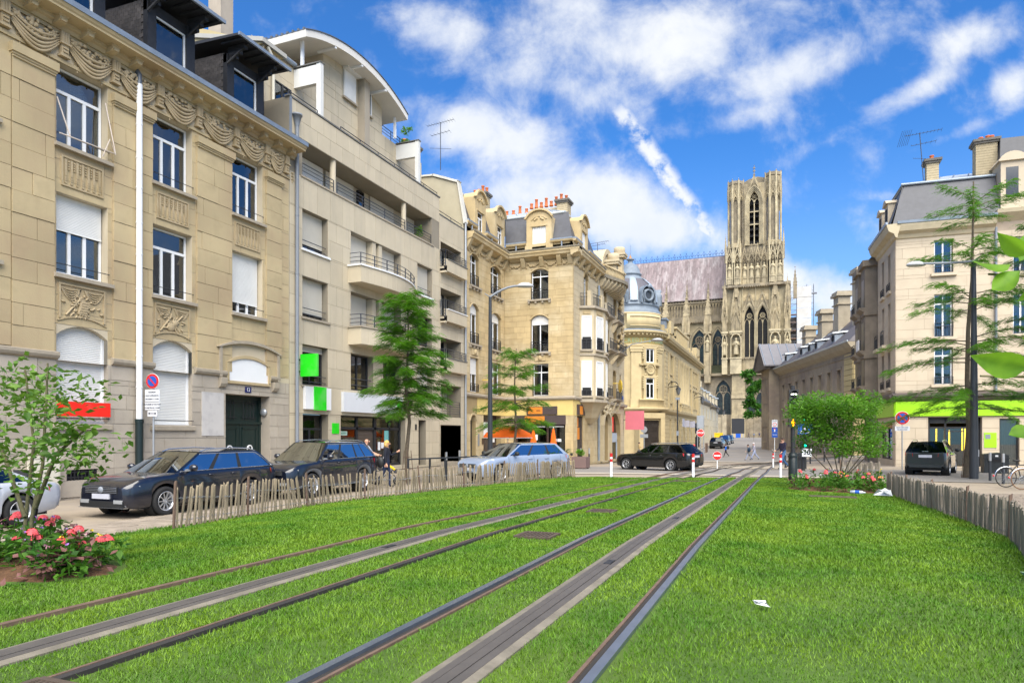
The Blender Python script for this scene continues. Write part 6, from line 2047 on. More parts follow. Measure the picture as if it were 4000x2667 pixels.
def cathedral():
	Y=221.0
	R=thing('cathedral', 'huge gothic cathedral with one open belfry tower and a purple brown lead roof', 'cathedral', (-10, Y, 1))
	ops=[(-21.3, -16.3, 12.2, 26.5-0, 1.2), (-12.0, -6.4, 12.2, 26.0, 1.2)]
	q=MB()
	wz=[(-21.1, -16.4, 8.2, 14.6, 19.0), (-11.9, -6.5, 8.2, 14.2, 18.6)]
	ops=[(a, c, b, e, 1.3)for a, c, b, s, e in wz]
	wall(q, -26, -5.5, 0, 21.0, ops, 1.3, y=Y+1)
	for a, c, b, s, e in wz:arch_fill(q, a, c, s, e, Y+1, 1.3, n=14, pointed=True)
	q.box(-5.5, 1.0, Y-1, Y+14, 0, 21)
	q.box(-50, -26, Y+3, Y+16, 0, 19.0)
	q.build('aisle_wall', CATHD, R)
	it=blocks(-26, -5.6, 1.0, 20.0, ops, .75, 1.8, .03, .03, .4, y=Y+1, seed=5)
	pieces(R, 'wall_stone', it, CATHD, 200)
	for a, c, b, s, e in wz:gothic_window(R, a, c, b, s, e, Y+1, 1.1)
	q=MB()
	q.box(-16.2, -12.1, Y-2.2, Y+1.2, 0, 8.0);q.box(-16.0, -12.2, Y-1.6, Y+1.2, 8.0, 14.8)
	q.hexa([(-16.1, Y-2.0, 13.0), (-12.1, Y-2.0, 13.0), (-12.1, Y+1, 13.0), (-16.1, Y+1, 13.0), (-16.1, Y-1.2, 15.0), (-12.1, Y-1.2, 15.0), (-12.1, Y+1, 15.0), (-16.1, Y+1, 15.0)])
	q.box(-16.0, -12.2, Y-1.2, Y+1.2, 14.8, 20.3);q.box(-5.6, -4.2, Y-1.5, Y+1.2, 0, 20.3)
	q.build('buttress', CATH, R)
	it=blocks(-15.98, -12.22, 15.0, 20.2, [], .62, 1.4, .04, .04, .4, y=Y-1.2, seed=6)+blocks(-15.98, -12.22, 8.0, 13.0, [], .7, 1.6, .04, .03, .4, y=Y-1.6, seed=6)
	pieces(R, 'buttress_stone', it, CATH, 90)
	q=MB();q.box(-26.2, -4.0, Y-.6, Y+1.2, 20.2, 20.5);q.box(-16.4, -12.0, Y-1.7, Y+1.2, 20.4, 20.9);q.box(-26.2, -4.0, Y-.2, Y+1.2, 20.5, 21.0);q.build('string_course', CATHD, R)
	q=MB();q.box(-26, -18.4, Y-6, Y-5, 1, 5.6);q.box(-18.4, -17.2, Y-6.4, Y-5, 1, 8.0);q.box(-24, -18.4, Y-6, Y-5, 5.6, 7.2);q.build('precinct_wall', mat('pale_rubble', (.34, .29, .2), .95, var=.35, scale=.9, bump=.5, bscale=3), R)
	x0, x1=-19.0, .6
	wins=[(-12.5, -9.5), (-8.7, -5.7)]
	ops=[(a, c, 25.6, 41.5, 3.0)for a, c in wins]
	q=MB()
	wall(q, -13.0, -5.3, 20.5, 48.0, ops, 3.0, y=Y+.6)
	for a, c in wins:arch_fill(q, a, c, 38.0, 41.5, Y+.6, 3.0, n=12, pointed=True)
	q.box(-13.0, -5.3, Y-.2, Y+.7, 20.5, 25.4)
	q.build('tower_wall', CATH, R)
	q=MB();q.box(-13, -5.3, Y+3.6, Y+4, 20, 48);q.box(-18.9, .5, Y+5, Y+17, 20, 48);q.build('tower_core', DARK, R)
	q=MB()
	q.box(-18.8, -12.9, Y+.5, Y+17, 20.5, 48.0);q.box(-5.3, .6, Y+.5, Y+17, 20.5, 48)
	q.build('tower_flank', CATHL, R)
	for a, c in wins:
		gothic_window(R, a, c, 25.6, 37.0, 41.3, Y+.6, 1.6, m=CATHL, gl=DARK, name='belfry_opening')
		q=MB();gable(q, a-.5, c+.5, 40.0, 46.0, Y+.5, .3)
		q.build('gable', CATH, R)
	q=MB()
	for x in(-13.0, -9.1, -5.2):
		for dx in(-.35, 0, .35):q.tube([(x+dx, Y+.2+abs(dx), 25.4), (x+dx, Y+.2+abs(dx), 38)], .16, 6)
		q.tube([(x, Y+.2, 38), (x, Y+.2, 47)], .14, 5)
	q.build('shaft', CATHL, R)
	it=blocks(-12.9, -5.4, 43, 47.8, [], .9, 1.7, .03, .02, .4, y=Y+.6, seed=2)
	pieces(R, 'patched_stone', it, mat('patched_stone', (.40, .32, .19), .9, rnd=.25, var=.2), 40)
	for(a, c, hasn)in((-18.9, -17.3, 1), (-16.4, -13.1, 2), (-5.1, -2.0, 2), (-1.0, .7, 1)):
		xm=(a+c)/2
		q=MB()
		q.box(a, c, Y-1.6*hasn**.5, Y+.6, 20.5, 25.3);q.box(a-.15, c+.15, Y-1.75*hasn**.5, Y+.6, 25.1, 25.5)
		dd=1.5*hasn**.5
		for x in(a, c-.35):q.box(x, x+.35, Y-dd, Y+.6, 25.5, 31.4)
		q.box(a, c, Y-.3, Y+.6, 25.5, 33.5);q.box(a-.2, c+.2, Y-dd-.15, Y+.6, 33.0, 33.6)
		arch_band(q, a+.35, c-.35, 31.2, 32.6, .3, Y-dd, Y-dd+.4, n=6, pointed=True)
		q.prism([(a, 33.1), (a, 31.3), (a+.35, 31.3)]+arc_z(a+.35, c-.35, 31.3, 32.6, 6, True)+[(c-.35, 31.3), (c, 31.3), (c, 33.1)], Y-dd+.4, Y-.3)if False else q.box(a, c, Y-dd+.1, Y, 32.5, 33.1)
		for x in(a+.2, c-.2):q.tube([(x, Y-dd-.05, 25.6), (x, Y-dd-.05, 31.4)], .14, 6)
		q.build('buttress_pier', CATHL, R)
		statue(R, xm, Y-dd+.55 if hasn>1 else Y-.75, 26.4, 5.0, int(xm*7))
		q=MB()
		w_=(c-a)/2
		q.box(a+.1, c-.1, Y-dd*.7, Y+.6, 33.6, 38.0)
		for k in range(4):
			z=38+k*2.3
			ww=w_*(1-.2*k)
			q.box(xm-ww*.9, xm+ww*.9, Y-dd*.5*(1-.2*k), Y+.6, z-.1, z+2.4)
			for sx in(-1, 1):pinnacle(q, xm+sx*ww*.85, Y-dd*.6*(1-.15*k), z-1.5, 4.2, .24)
		for sx in(-1, 0, 1):
			if sx or hasn>1:q.tube([(xm+sx*w_*.75, Y-dd*.75, 33.6), (xm+sx*w_*.75, Y-dd*.7, 38.2)], .16, 5)
		gable(q, a+.1, c-.1, 36.0, 40.5, Y-dd*.75, .25)
		pinnacle(q, xm, Y-dd*.3, 44.0, 6.0, w_*.3)
		q.build('buttress_spire', CATH, R)
	q=MB()
	for x in(-18.2, .3):pinnacle(q, x, Y-.2, 38.5, 9.5, .55)
	pinnacle(q, 2.0, Y+2, 43, 9.5, .5)
	q.build('pinnacle', CATHD, R)
	q=MB();q.box(-18.9, .8, Y-.6, Y+17, 47.2, 47.9)
	for i in range(30):q.box(-18.7+i*.66, -18.4+i*.66, Y-.75, Y-.5, 46.9, 47.3)
	q.box(-17.2, -13.1, Y-1.5, Y, 47.0, 47.7);q.box(-5.2, -1.0, Y-1.5, Y, 47.0, 47.7)
	q.box(-18.9, -13.0, Y-.7, Y, 25.1, 25.6);q.box(-13, -5.3, Y-.5, Y+.6, 25.2, 25.6)
	for i in range(24):q.box(-18.5+i*.8, -18.2+i*.8, Y-.75, Y-.5, 24.9, 25.2)
	q.build('dark_cornice', CATHD, R)
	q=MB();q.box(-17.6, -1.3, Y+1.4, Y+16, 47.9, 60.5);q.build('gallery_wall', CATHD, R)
	xs=[-17.2, -15.4, -13.6, -11.3, -9.5, -7.7, -5.9, -3.3, -1.6]
	cx_=[-16.7, -14.4, -12.35, -10.35, -8.55, -6.7, -4.2, -2.2]
	for i, x in enumerate(cx_):
		out=1.5 if i in(0, 1, 6, 7)else .5
		q=MB()
		hw=.85
		for s in(-1, 1):q.box(x+s*hw-.16, x+s*hw+.16, Y-out+.5, Y+1.4, 48, 54.6)
		arch_band(q, x-hw+.15, x+hw-.15, 54.4, 57.2, .28, Y-out+.4, Y+.3, n=8, pointed=True)
		gable(q, x-hw-.2, x+hw+.2, 55.2, 59.6+(1 if out>1 else 0), Y-out+.5, .22)
		q.tube([(x-.3, Y-out+.6, 55.3), (x, Y-out+.6, 56.0), (x+.3, Y-out+.6, 55.3), (x, Y-out+.6, 54.8), (x-.3, Y-out+.6, 55.3)], .09, 5)
		q.box(x-.6, x+.6, Y-out+.5, Y+1.4, 48.0, 49.9);q.box(x-.7, x+.7, Y-out+.35, Y+1.4, 49.7, 50.0)
		for s in(-1, 1):pinnacle(q, x+s*(hw+.1), Y-out+.5, 54.6, 6.5 if out>1 else 4.5, .2)
		q.build('niche', CATHL if out>1 else CATH, R)
		statue(R, x, Y-out+1.0, 50.0, 4.3, i)
	q=MB()
	for x, h in((-17.9, 9), (-1.2, 9.5), (-13.6, 8), (-5.4, 8)):pinnacle(q, x, Y+.2, 55, h, .32)
	q.box(-17.6, -1.2, Y-.2, Y+1.6, 47.8, 48.1)
	q.build('pinnacle', CATH, R)
	cz0, cz1=60.0, 80.5
	q=MB()
	op=[(-11.0, -8.2, 60.3, 76.6, 1.6)]
	wall(q, -12.6, -6.6, 60, 79.0, op, 1.6, y=Y+1.2)
	arch_fill(q, -11.0, -8.2, 73.0, 76.6, Y+1.2, 1.6, n=12, pointed=True)
	q.build('belfry_wall', CATH, R)
	q=MB()
	for k in range(4):arch_band(q, -11.0-.33*k, -8.2+.33*k, 73.2, 76.6+.42*k, .3, Y+.2+.25*(3-k), Y+1.4, n=10, pointed=True)
	for s, x in((-1, -11.0), (1, -8.2)):
		for k in range(4):q.tube([(x+s*(.15+.33*k), Y+1.0-.22*k, 60), (x+s*(.15+.33*k), Y+1.0-.22*k, 73.3)], .17, 6)
	q.build('archivolt', CATHL, R)
	q=MB()
	q.box(-9.75, -9.45, Y+1.6, Y+2.0, 60.3, 74.0)
	for z in(70.3, 66.4):q.box(-11.0, -8.2, Y+1.65, Y+1.95, z, z+.35)
	for a, c in((-11.0, -9.75), (-9.45, -8.2)):arch_band(q, a, c, 73.0, 74.4, .16, Y+1.6, Y+2.0, n=6, pointed=True)
	for t in range(4):
		a=t*PI/2+PI/4
		q.tube([(-9.6+.33*math.cos(a)+.3*math.cos(u*PI/4), Y+1.8, 75.1+.33*math.sin(a)+.3*math.sin(u*PI/4))for u in range(9)], .08, 5)
	q.build('tracery', CATHL, R)
	q=MB();gable(q, -12.0, -7.2, 75.2, 81.8, Y+.9, .35);q.build('gable', CATH, R)
	q=MB();q.tube([(-9.6, Y+.7, 81.6), (-9.6, Y+.7, 84.4)], .1, 5)
	for z in(82.6, 83.5):q.ball((-9.6, Y+.7, z), (.45, .2, .22), 6, k=4)
	q.build('finial', CATHD, R)
	q=MB()
	for k in range(7):q.hexa([(-11.2, Y+2.6, 61+k*2), (-8.0, Y+2.6, 61+k*2), (-8.0, Y+4.2, 62.2+k*2), (-11.2, Y+4.2, 62.2+k*2), (-11.2, Y+2.6, 61.15+k*2), (-8.0, Y+2.6, 61.15+k*2), (-8.0, Y+4.2, 62.35+k*2), (-11.2, Y+4.2, 62.35+k*2)])
	q.box(-13, -6.2, Y+5.2, Y+13, 60, 78)
	q.build('louvre', DARK, R)
	for xc, topz in((-15.0, 80.3), (-4.2, 81.7)):
		r=2.35
		q=MB()
		P=[(xc+r*.78*math.cos(a), Y+2.6+r*.78*math.sin(a))for a in np.arange(8)*PI/4+PI/8]
		q.prism(P, 60, topz-.8, axis='z');q.build('turret_core', CATHD, R)
		for k in range(8):
			a=k*PI/4-PI/2+PI/8
			if math.sin(a)>.5:continue
			px, py=xc+r*math.cos(a), Y+2.6+r*math.sin(a)
			q=MB()
			q.tube([(px, py, 59.5), (px, py, topz)], [.34, .30], 6)
			for da in(-.09, .09):q.tube([(xc+(r+.12)*math.cos(a+da), Y+2.6+(r+.12)*math.sin(a+da), 60), (xc+(r+.12)*math.cos(a+da), Y+2.6+(r+.12)*math.sin(a+da), 75)], .14, 5)
			pinnacle(q, px, py, 74.5, 6.5, .24)
			q.build('turret_shaft', CATHL, R)
		for k in range(8):
			a=k*PI/4-PI/2
			if math.sin(a)>.4:continue
			F_=fr((xc+r*.94*math.cos(a), Y+2.6+r*.94*math.sin(a), 0), r=(-math.sin(a), math.cos(a)))
			hw=.62
			q=MB(F_)
			arch_band(q, -hw, hw, 73.2, 75.4, .25, -.25, .25, n=6, pointed=True)
			gable(q, -hw-.25, hw+.25, 74.2, 78.4, -.1, .2)
			q.box(-.9, .9, .05, .2, 75.3, topz-1.2)
			q.tube([(-.35, 0, 74.2), (0, 0, 74.8), (.35, 0, 74.2)], .08, 5)
			q.box(-hw-.15, hw+.15, -.05, .3, 59.6, 61.0)
			q.build('turret_face', CATH, R)
		q=MB()
		Pn=[(xc+(r+.1)*math.cos(a), Y+2.6+(r+.1)*math.sin(a))for a in np.arange(8)*PI/4+PI/8]
		q.prism(Pn, topz-1.0, topz, axis='z')
		for(px, py)in Pn:q.box(px-.18, px+.18, py-.18, py+.18, topz, topz+.35)
		q.build('turret_top', CATHD, R)
	q=MB()
	for i, a in enumerate(np.linspace(PI*1.02, PI*1.98, 7)):
		pass
	q.prism([(-13.2, 77.5), (-13.2, 80.0), (-11.4, 81.0), (-8.8, 81.6), (-6.6, 81.0), (-6.2, 77.5)], Y+3.0, Y+4.2)
	for x in(-12.9, -6.5):q.tube([(x, Y+1.6, 60), (x, Y+1.6, 80)], .35, 6)
	q.build('ragged_top', CATHD, R)
	q=MB()
	for x, z, h in((-17.4, 74.5, 6.2), (-2.1, 75.5, 7.0), (-17.0, 70, 6), (-2.4, 70, 6)):pinnacle(q, x, Y+2, z, h, .2)
	q.build('pinnacle', CATHD, R)
	rY=Y+9
	q=MB();q.hexa([(-75, rY-5.0, 45.0), (-17, rY-5.0, 45.0), (-17, rY+9, 45.0), (-75, rY+9, 45.0), (-75, rY+1.9, 60.0), (-17, rY+1.9, 60.0), (-17, rY+2.1, 60.0), (-75, rY+2.1, 60.0)]);q.build('roof', LEADR, R)
	it=[]
	rs=random.Random(11)
	n=Vector((0, -15.0, 6.9)).normalized()
	q2=[]
	for i in range(76):
		xa=-56+i*.52
		z=45.1
		while z<59.7:
			l=rs.uniform(2.0, 4.5)
			zb=min(z+l, 59.95)
			y0_, y1_=rY-5.0+6.9*(z-45)/15, rY-5.0+6.9*(zb-45)/15
			q2.append((xa, z, zb, y0_, y1_))
			z=zb+.04
	q2.sort(key=lambda t:-t[0])
	for j, (xa, za, zb, y0_, y1_)in enumerate(q2):
		e=rs.uniform(.03, .09)
		qq=MB()if j<290 else(qq_rest if j>290 else MB())
		if j==290:qq_rest=qq
		qq.hexa([(xa, y0_-e, za), (xa+.49, y0_-e, za), (xa+.49, y0_+.1, za), (xa, y0_+.1, za), (xa, y1_-e, zb), (xa+.49, y1_-e, zb), (xa+.49, y1_+.1, zb), (xa, y1_+.1, zb)])
		if j<290:qq.build('lead_sheet', LEADR, R)
	tag(qq_rest.build('lead_sheet', LEADR, R), kind='stuff')
	q=MB()
	x=-56.0
	k=0
	while x<-17.5:
		zz=60.0
		h=1.9 if k%2==0 else 1.0
		q.box(x-.06, x+.06, rY+1.95, rY+2.05, zz, zz+h)
		q.ball((x, rY+2, zz+h), (.16, .12, .26), 6, k=4)
		if h>1.5:
			for s in(-1, 1):q.tube([(x, rY+2, zz+.7), (x+s*.34, rY+2, zz+1.0), (x+s*.42, rY+2, zz+1.4), (x+s*.3, rY+2, zz+1.35)], .09, 5)
		x+=.95
		k+=1
	q.box(-56, -17.5, rY+1.9, rY+2.1, zz, zz+.25)
	tag(q.build('ridge_cresting', BLUEI, R), kind='stuff')
	cy=Y+5.0
	q=MB()
	cw=[(-28.9, -24.0), (-35.2, -30.6), (-42, -37.2), (-22.4, -19.0)]
	ops=[(a, c, 21.0, 35.6, 1.0)for a, c in cw]
	wall(q, -60, -18, 18, 38.0, ops, 1.0, y=cy)
	for a, c in cw:arch_fill(q, a, c, 30.5, 35.6, cy, 1.0, n=14, pointed=True)
	q.build('clerestory_wall', CATHL, R)
	for a, c in cw:gothic_window(R, a, c, 21.5, 30.5, 35.4, cy, .8)
	q=MB();q.box(-60, -18, cy-1.0, cy+.5, 37.9, 38.5);q.box(-60, -18, cy-.7, cy+.5, 38.5, 39.8);q.box(-60, -18, cy-.9, cy+.3, 44.0, 44.3);q.box(-60, -18, cy, cy+.3, 39, 45.4)
	for i in range(60):q.box(-60+i*.7, -59.7+i*.7, cy-1.15, cy-.9, 37.6, 38.0)
	q.build('cornice', CATHD, R)
	q=MB()
	for i in range(44):
		x=-58+i*.92
		q.tube([(x, cy-.6, 39.8), (x, cy-.6, 43.0)], .10, 5)
		gable(q, x, x+.92, 43.2, 45.3, cy-.6, .13)
		arch_band(q, x+.12, x+.80, 42.6, 43.7, .12, cy-.75, cy-.45, n=4, pointed=True)
	tag(q.build('gallery_arcade', CATH, R), kind='stuff')
	for x in(-29.8, -23.2, -36.3, -43):
		q=MB()
		q.box(x-.9, x+.9, cy-7, cy-3, 18, 27.5)
		q.box(x-.8, x+.8, cy-5.5, cy-3.4, 27.5, 34.0)
		q.box(x-1.1, x+1.1, cy-7.2, cy-3, 33.2, 33.8)
		for s in(-1, 1):q.tube([(x+s*.9, cy-7.1, 20.6), (x+s*.9, cy-7.1, 32.5)], .2, 6)
		arch_band(q, x-.7, x+.7, 31.5, 33, .3, cy-7.2, cy-6.6, n=6, pointed=True)
		for s in(-1, 1):pinnacle(q, x+s*.85, cy-5.8, 34, 5.5, .32)
		pinnacle(q, x, cy-4.8, 33.8, 13.0, .85)
		q.hexa([(x-.4, cy-3.2, 34), (x+.4, cy-3.2, 34), (x+.4, cy, 37), (x-.4, cy, 37), (x-.4, cy-3.2, 35.5), (x+.4, cy-3.2, 35.5), (x+.4, cy, 38.5), (x-.4, cy, 38.5)])
		q.build('flying_buttress', CATH, R)
		statue(R, x, cy-6.6, 27.6, 4.4, int(x))
		q=MB();pinnacle(q, x-.4, cy-.5, 39, 12.5, .42);q.build('pinnacle', CATHD, R)
	q=MB();q.hexa([(-50, cy-4, 20.6), (-18, cy-4, 20.6), (-18, cy, 20.6), (-50, cy, 20.6), (-50, cy-.2, 24.0), (-18, cy-.2, 24.0), (-18, cy, 24.0), (-50, cy, 24.0)]);q.build('aisle_roof', mat('mossy_lead', (.045, .052, .028), .8, var=.3), R)
cathedral()
def scaffold():
	R=thing('scaffolding', 'scaffold tower wrapped in white sheeting behind the cathedral tower', 'scaffolding', (3.5, 238, 1))
	q=MB()
	for x in(-1.5, .2, 2.6, 5.6, 7.6):
		for y in(238, 240):q.tube([(x, y, 0), (x, y, 46 if x<2 else 50)], .09, 5)
	for k in range(25):
		z=2*k
		q.tube([(-1.5, 238, z), (7.6, 238, z)], .07, 4);q.tube([(-1.5, 238, z), (2.6, 238, z+2)], .05, 4)
	q.tube([(7.0, 238, 47), (8.6, 238, 47)], .3, 5)
	q.build('pole', mat('scaffold_steel', (.16, .17, .2), .5, metal=.4), R)
	for k in range(11):
		q=MB();q.box(2.7, 6.9, 237.7, 237.8, 12+k*3.4, 15.3+k*3.4);q.build('white_sheet', mat('white_sheeting', (.50, .50, .50), .8, var=.12, scale=.6), R)
	for k in range(12):
		q=MB();q.box(-1.5, 2.6, 238, 240, 12+k*2.6, 12.2+k*2.6);q.build('deck', mat('scaffold_deck', (.25, .17, .14), .8), R)
	q=MB();q.box(-1.4, 2.6, 240, 240.2, 10, 40);q.build('netting', mat('grey_netting', (.16, .155, .15), .9), R)
scaffold()
def palace():
	o, e=(-1.0, 93.97), (5.52, 68.89)
	L=math.hypot(e[0]-o[0], e[1]-o[1])
	r=((e[0]-o[0])/L, (e[1]-o[1])/L)
	F=fr((*o, 0), r=r)
	R=thing('palace_wing', 'long old palace wing with steep slate roof, five small dormers and tall stone chimneys', 'palace', (2.3, 81.4, -.4))
	m_=mat('palace_stone', (.30, .245, .17), .9, var=.18, scale=.8, col2=(.22, .175, .135), col2s=.3, streak=.4, streakcol=(.13, .11, .09))
	my=mat('palace_yellow_stone', (.46, .37, .18), .85, var=.12, rnd=.08)
	xs=[2.0+i*2.88 for i in range(8)]
	ops=[(x-.5, x+.5, 6.0, 8.05)for x in xs]+[(x-.5, x+.5, 1.2, 3.6)for x in xs]
	q=MB(F);wall(q, 0, L, -1, 10.2, ops, .35);q.quad((L, 0, -1), (L, 14, -1), (L, 14, 10.2), (L, 0, 10.2));q.build('wall', m_, R)
	for x, z0, z1, *_ in[(o_[0], o_[2], o_[3])for o_ in ops]:
		q=MB(F);q.quad((x, .3, z0), (x+1, .3, z0), (x+1, .3, z1), (x, .3, z1));w_=q.build('window', mat('old_pane', (.13, .12, .10), .3, var=.3), R)
		q=MB(F)
		for k in range(1, 3):q.box(x+k/3-.03, x+k/3+.03, .24, .3, z0, z1)
		for k in range(1, 5):q.box(x, x+1, .24, .3, z0+(z1-z0)*k/5-.025, z0+(z1-z0)*k/5+.025)
		q.build('glazing_bars', mat('bars_white', (.45, .43, .38), .6), w_, local=True)
		q=MB(F);q.box(x-.2, x, -.06, 0, z0, z1);q.box(x+1, x+1.2, -.06, 0, z0, z1);q.box(x-.2, x+1.2, -.08, 0, z1, z1+.2);q.box(x-.2, x+1.2, -.10, 0, z0-.8, z0);q.build('window_surround', m_, R)
	it=blocks(L-2.3, L, -.6, 9.3, [], .5, 4, .07, .05, 0)
	pieces(R, 'quoin', it, my, 60, F)
	F2=F@tr(L, 0, 0)@rot('Z', PI/2)
	pieces(R, 'end_stone', blocks(0, 12, -.6, 9.3, [], .5, 6, .07, .05, .2), my, 60, F2)
	q=MB(F);q.prism([(0, 8.9), (-.08, 8.95), (-.08, 9.1), (0, 9.15)], 0, L, axis='x');q.build('string_course', m_, R)
	for M_, ln in((F, L+.7), (F2, 12)):
		q=MB(M_);q.prism([(0, 9.4), (-.15, 9.5), (-.5, 9.75), (-.75, 10.1), (-.75, 10.2), (0, 10.2)], -.0, ln, axis='x');q.build('eaves', mat('eaves_stone', (.33, .28, .20), .9, var=.15), R)
		q=MB(M_);q.prism([(-.72, 10.2), (-.82, 10.2), (-.84, 10.36), (-.74, 10.36)], 0, ln, axis='x');q.build('gutter', ZINCL, R)
	q=MB(F);q.hexa([(-.3, -.7, 10.22), (L+.7, -.7, 10.22), (L+.7, 13, 10.22), (-.3, 13, 10.22), (3.5, 6.0, 16.2), (L-3.0, 6.0, 16.2), (L-3.0, 6.4, 16.2), (3.5, 6.4, 16.2)])
	q.build('roof', mat('brown_slate', (.098, .088, .09), .6, var=.16, scale=1.5), R)
	q=MB(F);q.tube([(3.5, 6.2, 16.25), (L-3, 6.2, 16.25)], .12, 6);q.tube([(-.3, -.7, 10.3), (3.5, 6.2, 16.2)], .1, 6);q.build('ridge_lead', ZINCL, R)
	for x, h in((3.5, 14.6), (9.6, 15.5), (15.0, 16.4), (20.5, 17.6)):
		q=MB(F);q.box(x-.75, x+.75, 2.0, 3.2, 11.5, h);q.box(x-.9, x+.9, 1.85, 3.35, h-.9, h-.8);q.box(x-1.0, x+1.0, 1.75, 3.45, h, h+.25);q.box(x-.9, x+.9, 1.85, 3.35, h+.25, h+.5);q.build('chimney', mat('chimney_stone', (.35, .30, .22), .9, var=.2), R)
		q=MB(F);q.hexa([(x+.75, 1.9, 11.4), (x+1.1, 1.9, 11.4), (x+1.1, 3.3, 13), (x+.75, 3.3, 13), (x+.75, 1.9, 12.6), (x+.85, 1.9, 12.6), (x+.85, 3.3, 13.7), (x+.75, 3.3, 13.7)]);q.build('flashing', ZINCL, R)
	for x in(2.6, 9.2, 12.2, 14.6, 20.0):
		q=MB(F);q.box(x-.55, x+.55, .1, 1.8, 10.8, 11.7);q.build('dormer', ZINC, R)
		q=MB(F@tr(x, .08, 11.35)@rot('X', PI/2));q.lathe([(.0, .03), (.32, .03)], 12);q.build('dormer_pane', DARK, R)
		q=MB(F);q.hexa([(x-.75, -.15, 11.75), (x+.75, -.15, 11.75), (x+.75, 2.0, 12.0), (x-.75, 2.0, 12.0), (x-.7, -.15, 11.88), (x+.7, -.15, 11.88), (x+.7, 2.0, 12.12), (x-.7, 2.0, 12.12)]);q.build('dormer_hood', ZINCL, R)
	P=thing('pediment_house', 'old stone pavilion with a pediment and standing seam roof, left of the palace wing', 'house', (-2.5, 97, -.2))
	q=MB(F);ops=[(-3.9+i*1.05, -3.4+i*1.05, z0, z1)for i in range(3)for z0, z1 in((7.0, 9.2), (3.9, 5.9), (.8, 2.9))]
	wall(q, -4.6, -.3, -1, 10.3, ops, .3, y=-1.2);q.quad((-.3, -1.2, -1), (-.3, 10, -1), (-.3, 10, 10.3), (-.3, -1.2, 10.3));q.quad((-4.6, -1.2, -1), (-4.6, 10, -1), (-4.6, 10, 10.3), (-4.6, -1.2, 10.3));q.build('wall', m_, P)
	q=MB(F)
	for o_ in ops:q.quad((o_[0], -.95, o_[2]), (o_[1], -.95, o_[2]), (o_[1], -.95, o_[3]), (o_[0], -.95, o_[3]))
	q.build('windows_glass', DARK, P)
	q=MB(F);q.prism([(-5.3, 10.3), (.4, 10.3), (.4, 10.6), (-2.45, 13.6), (-5.3, 10.6)], -1.9, -1.2);q.build('pediment', mat('sooty_stone', (.12, .10, .08), .9, var=.3), P)
	for s in(-1, 1):
		q=MB(F);a, c=(-2.45, -2.45+s*3.2)
		q.hexa([(a, -2.1, 13.65), (c, -2.1, 10.6), (c, 9, 10.6), (a, 9, 13.65), (a, -2.1, 13.8), (c, -2.1, 10.75), (c, 9, 10.75), (a, 9, 13.8)]);q.build('roof', mat('seam_roof', (.17, .165, .175), .5, metal=.3, var=.1), P)
		for k in range(7):
			q=MB(F);y=-1.9+k*1.1;q.tube([(a, y, 13.82), (c, y, 10.77)], .06, 4);q.build('seam', ZINC, P)
palace()
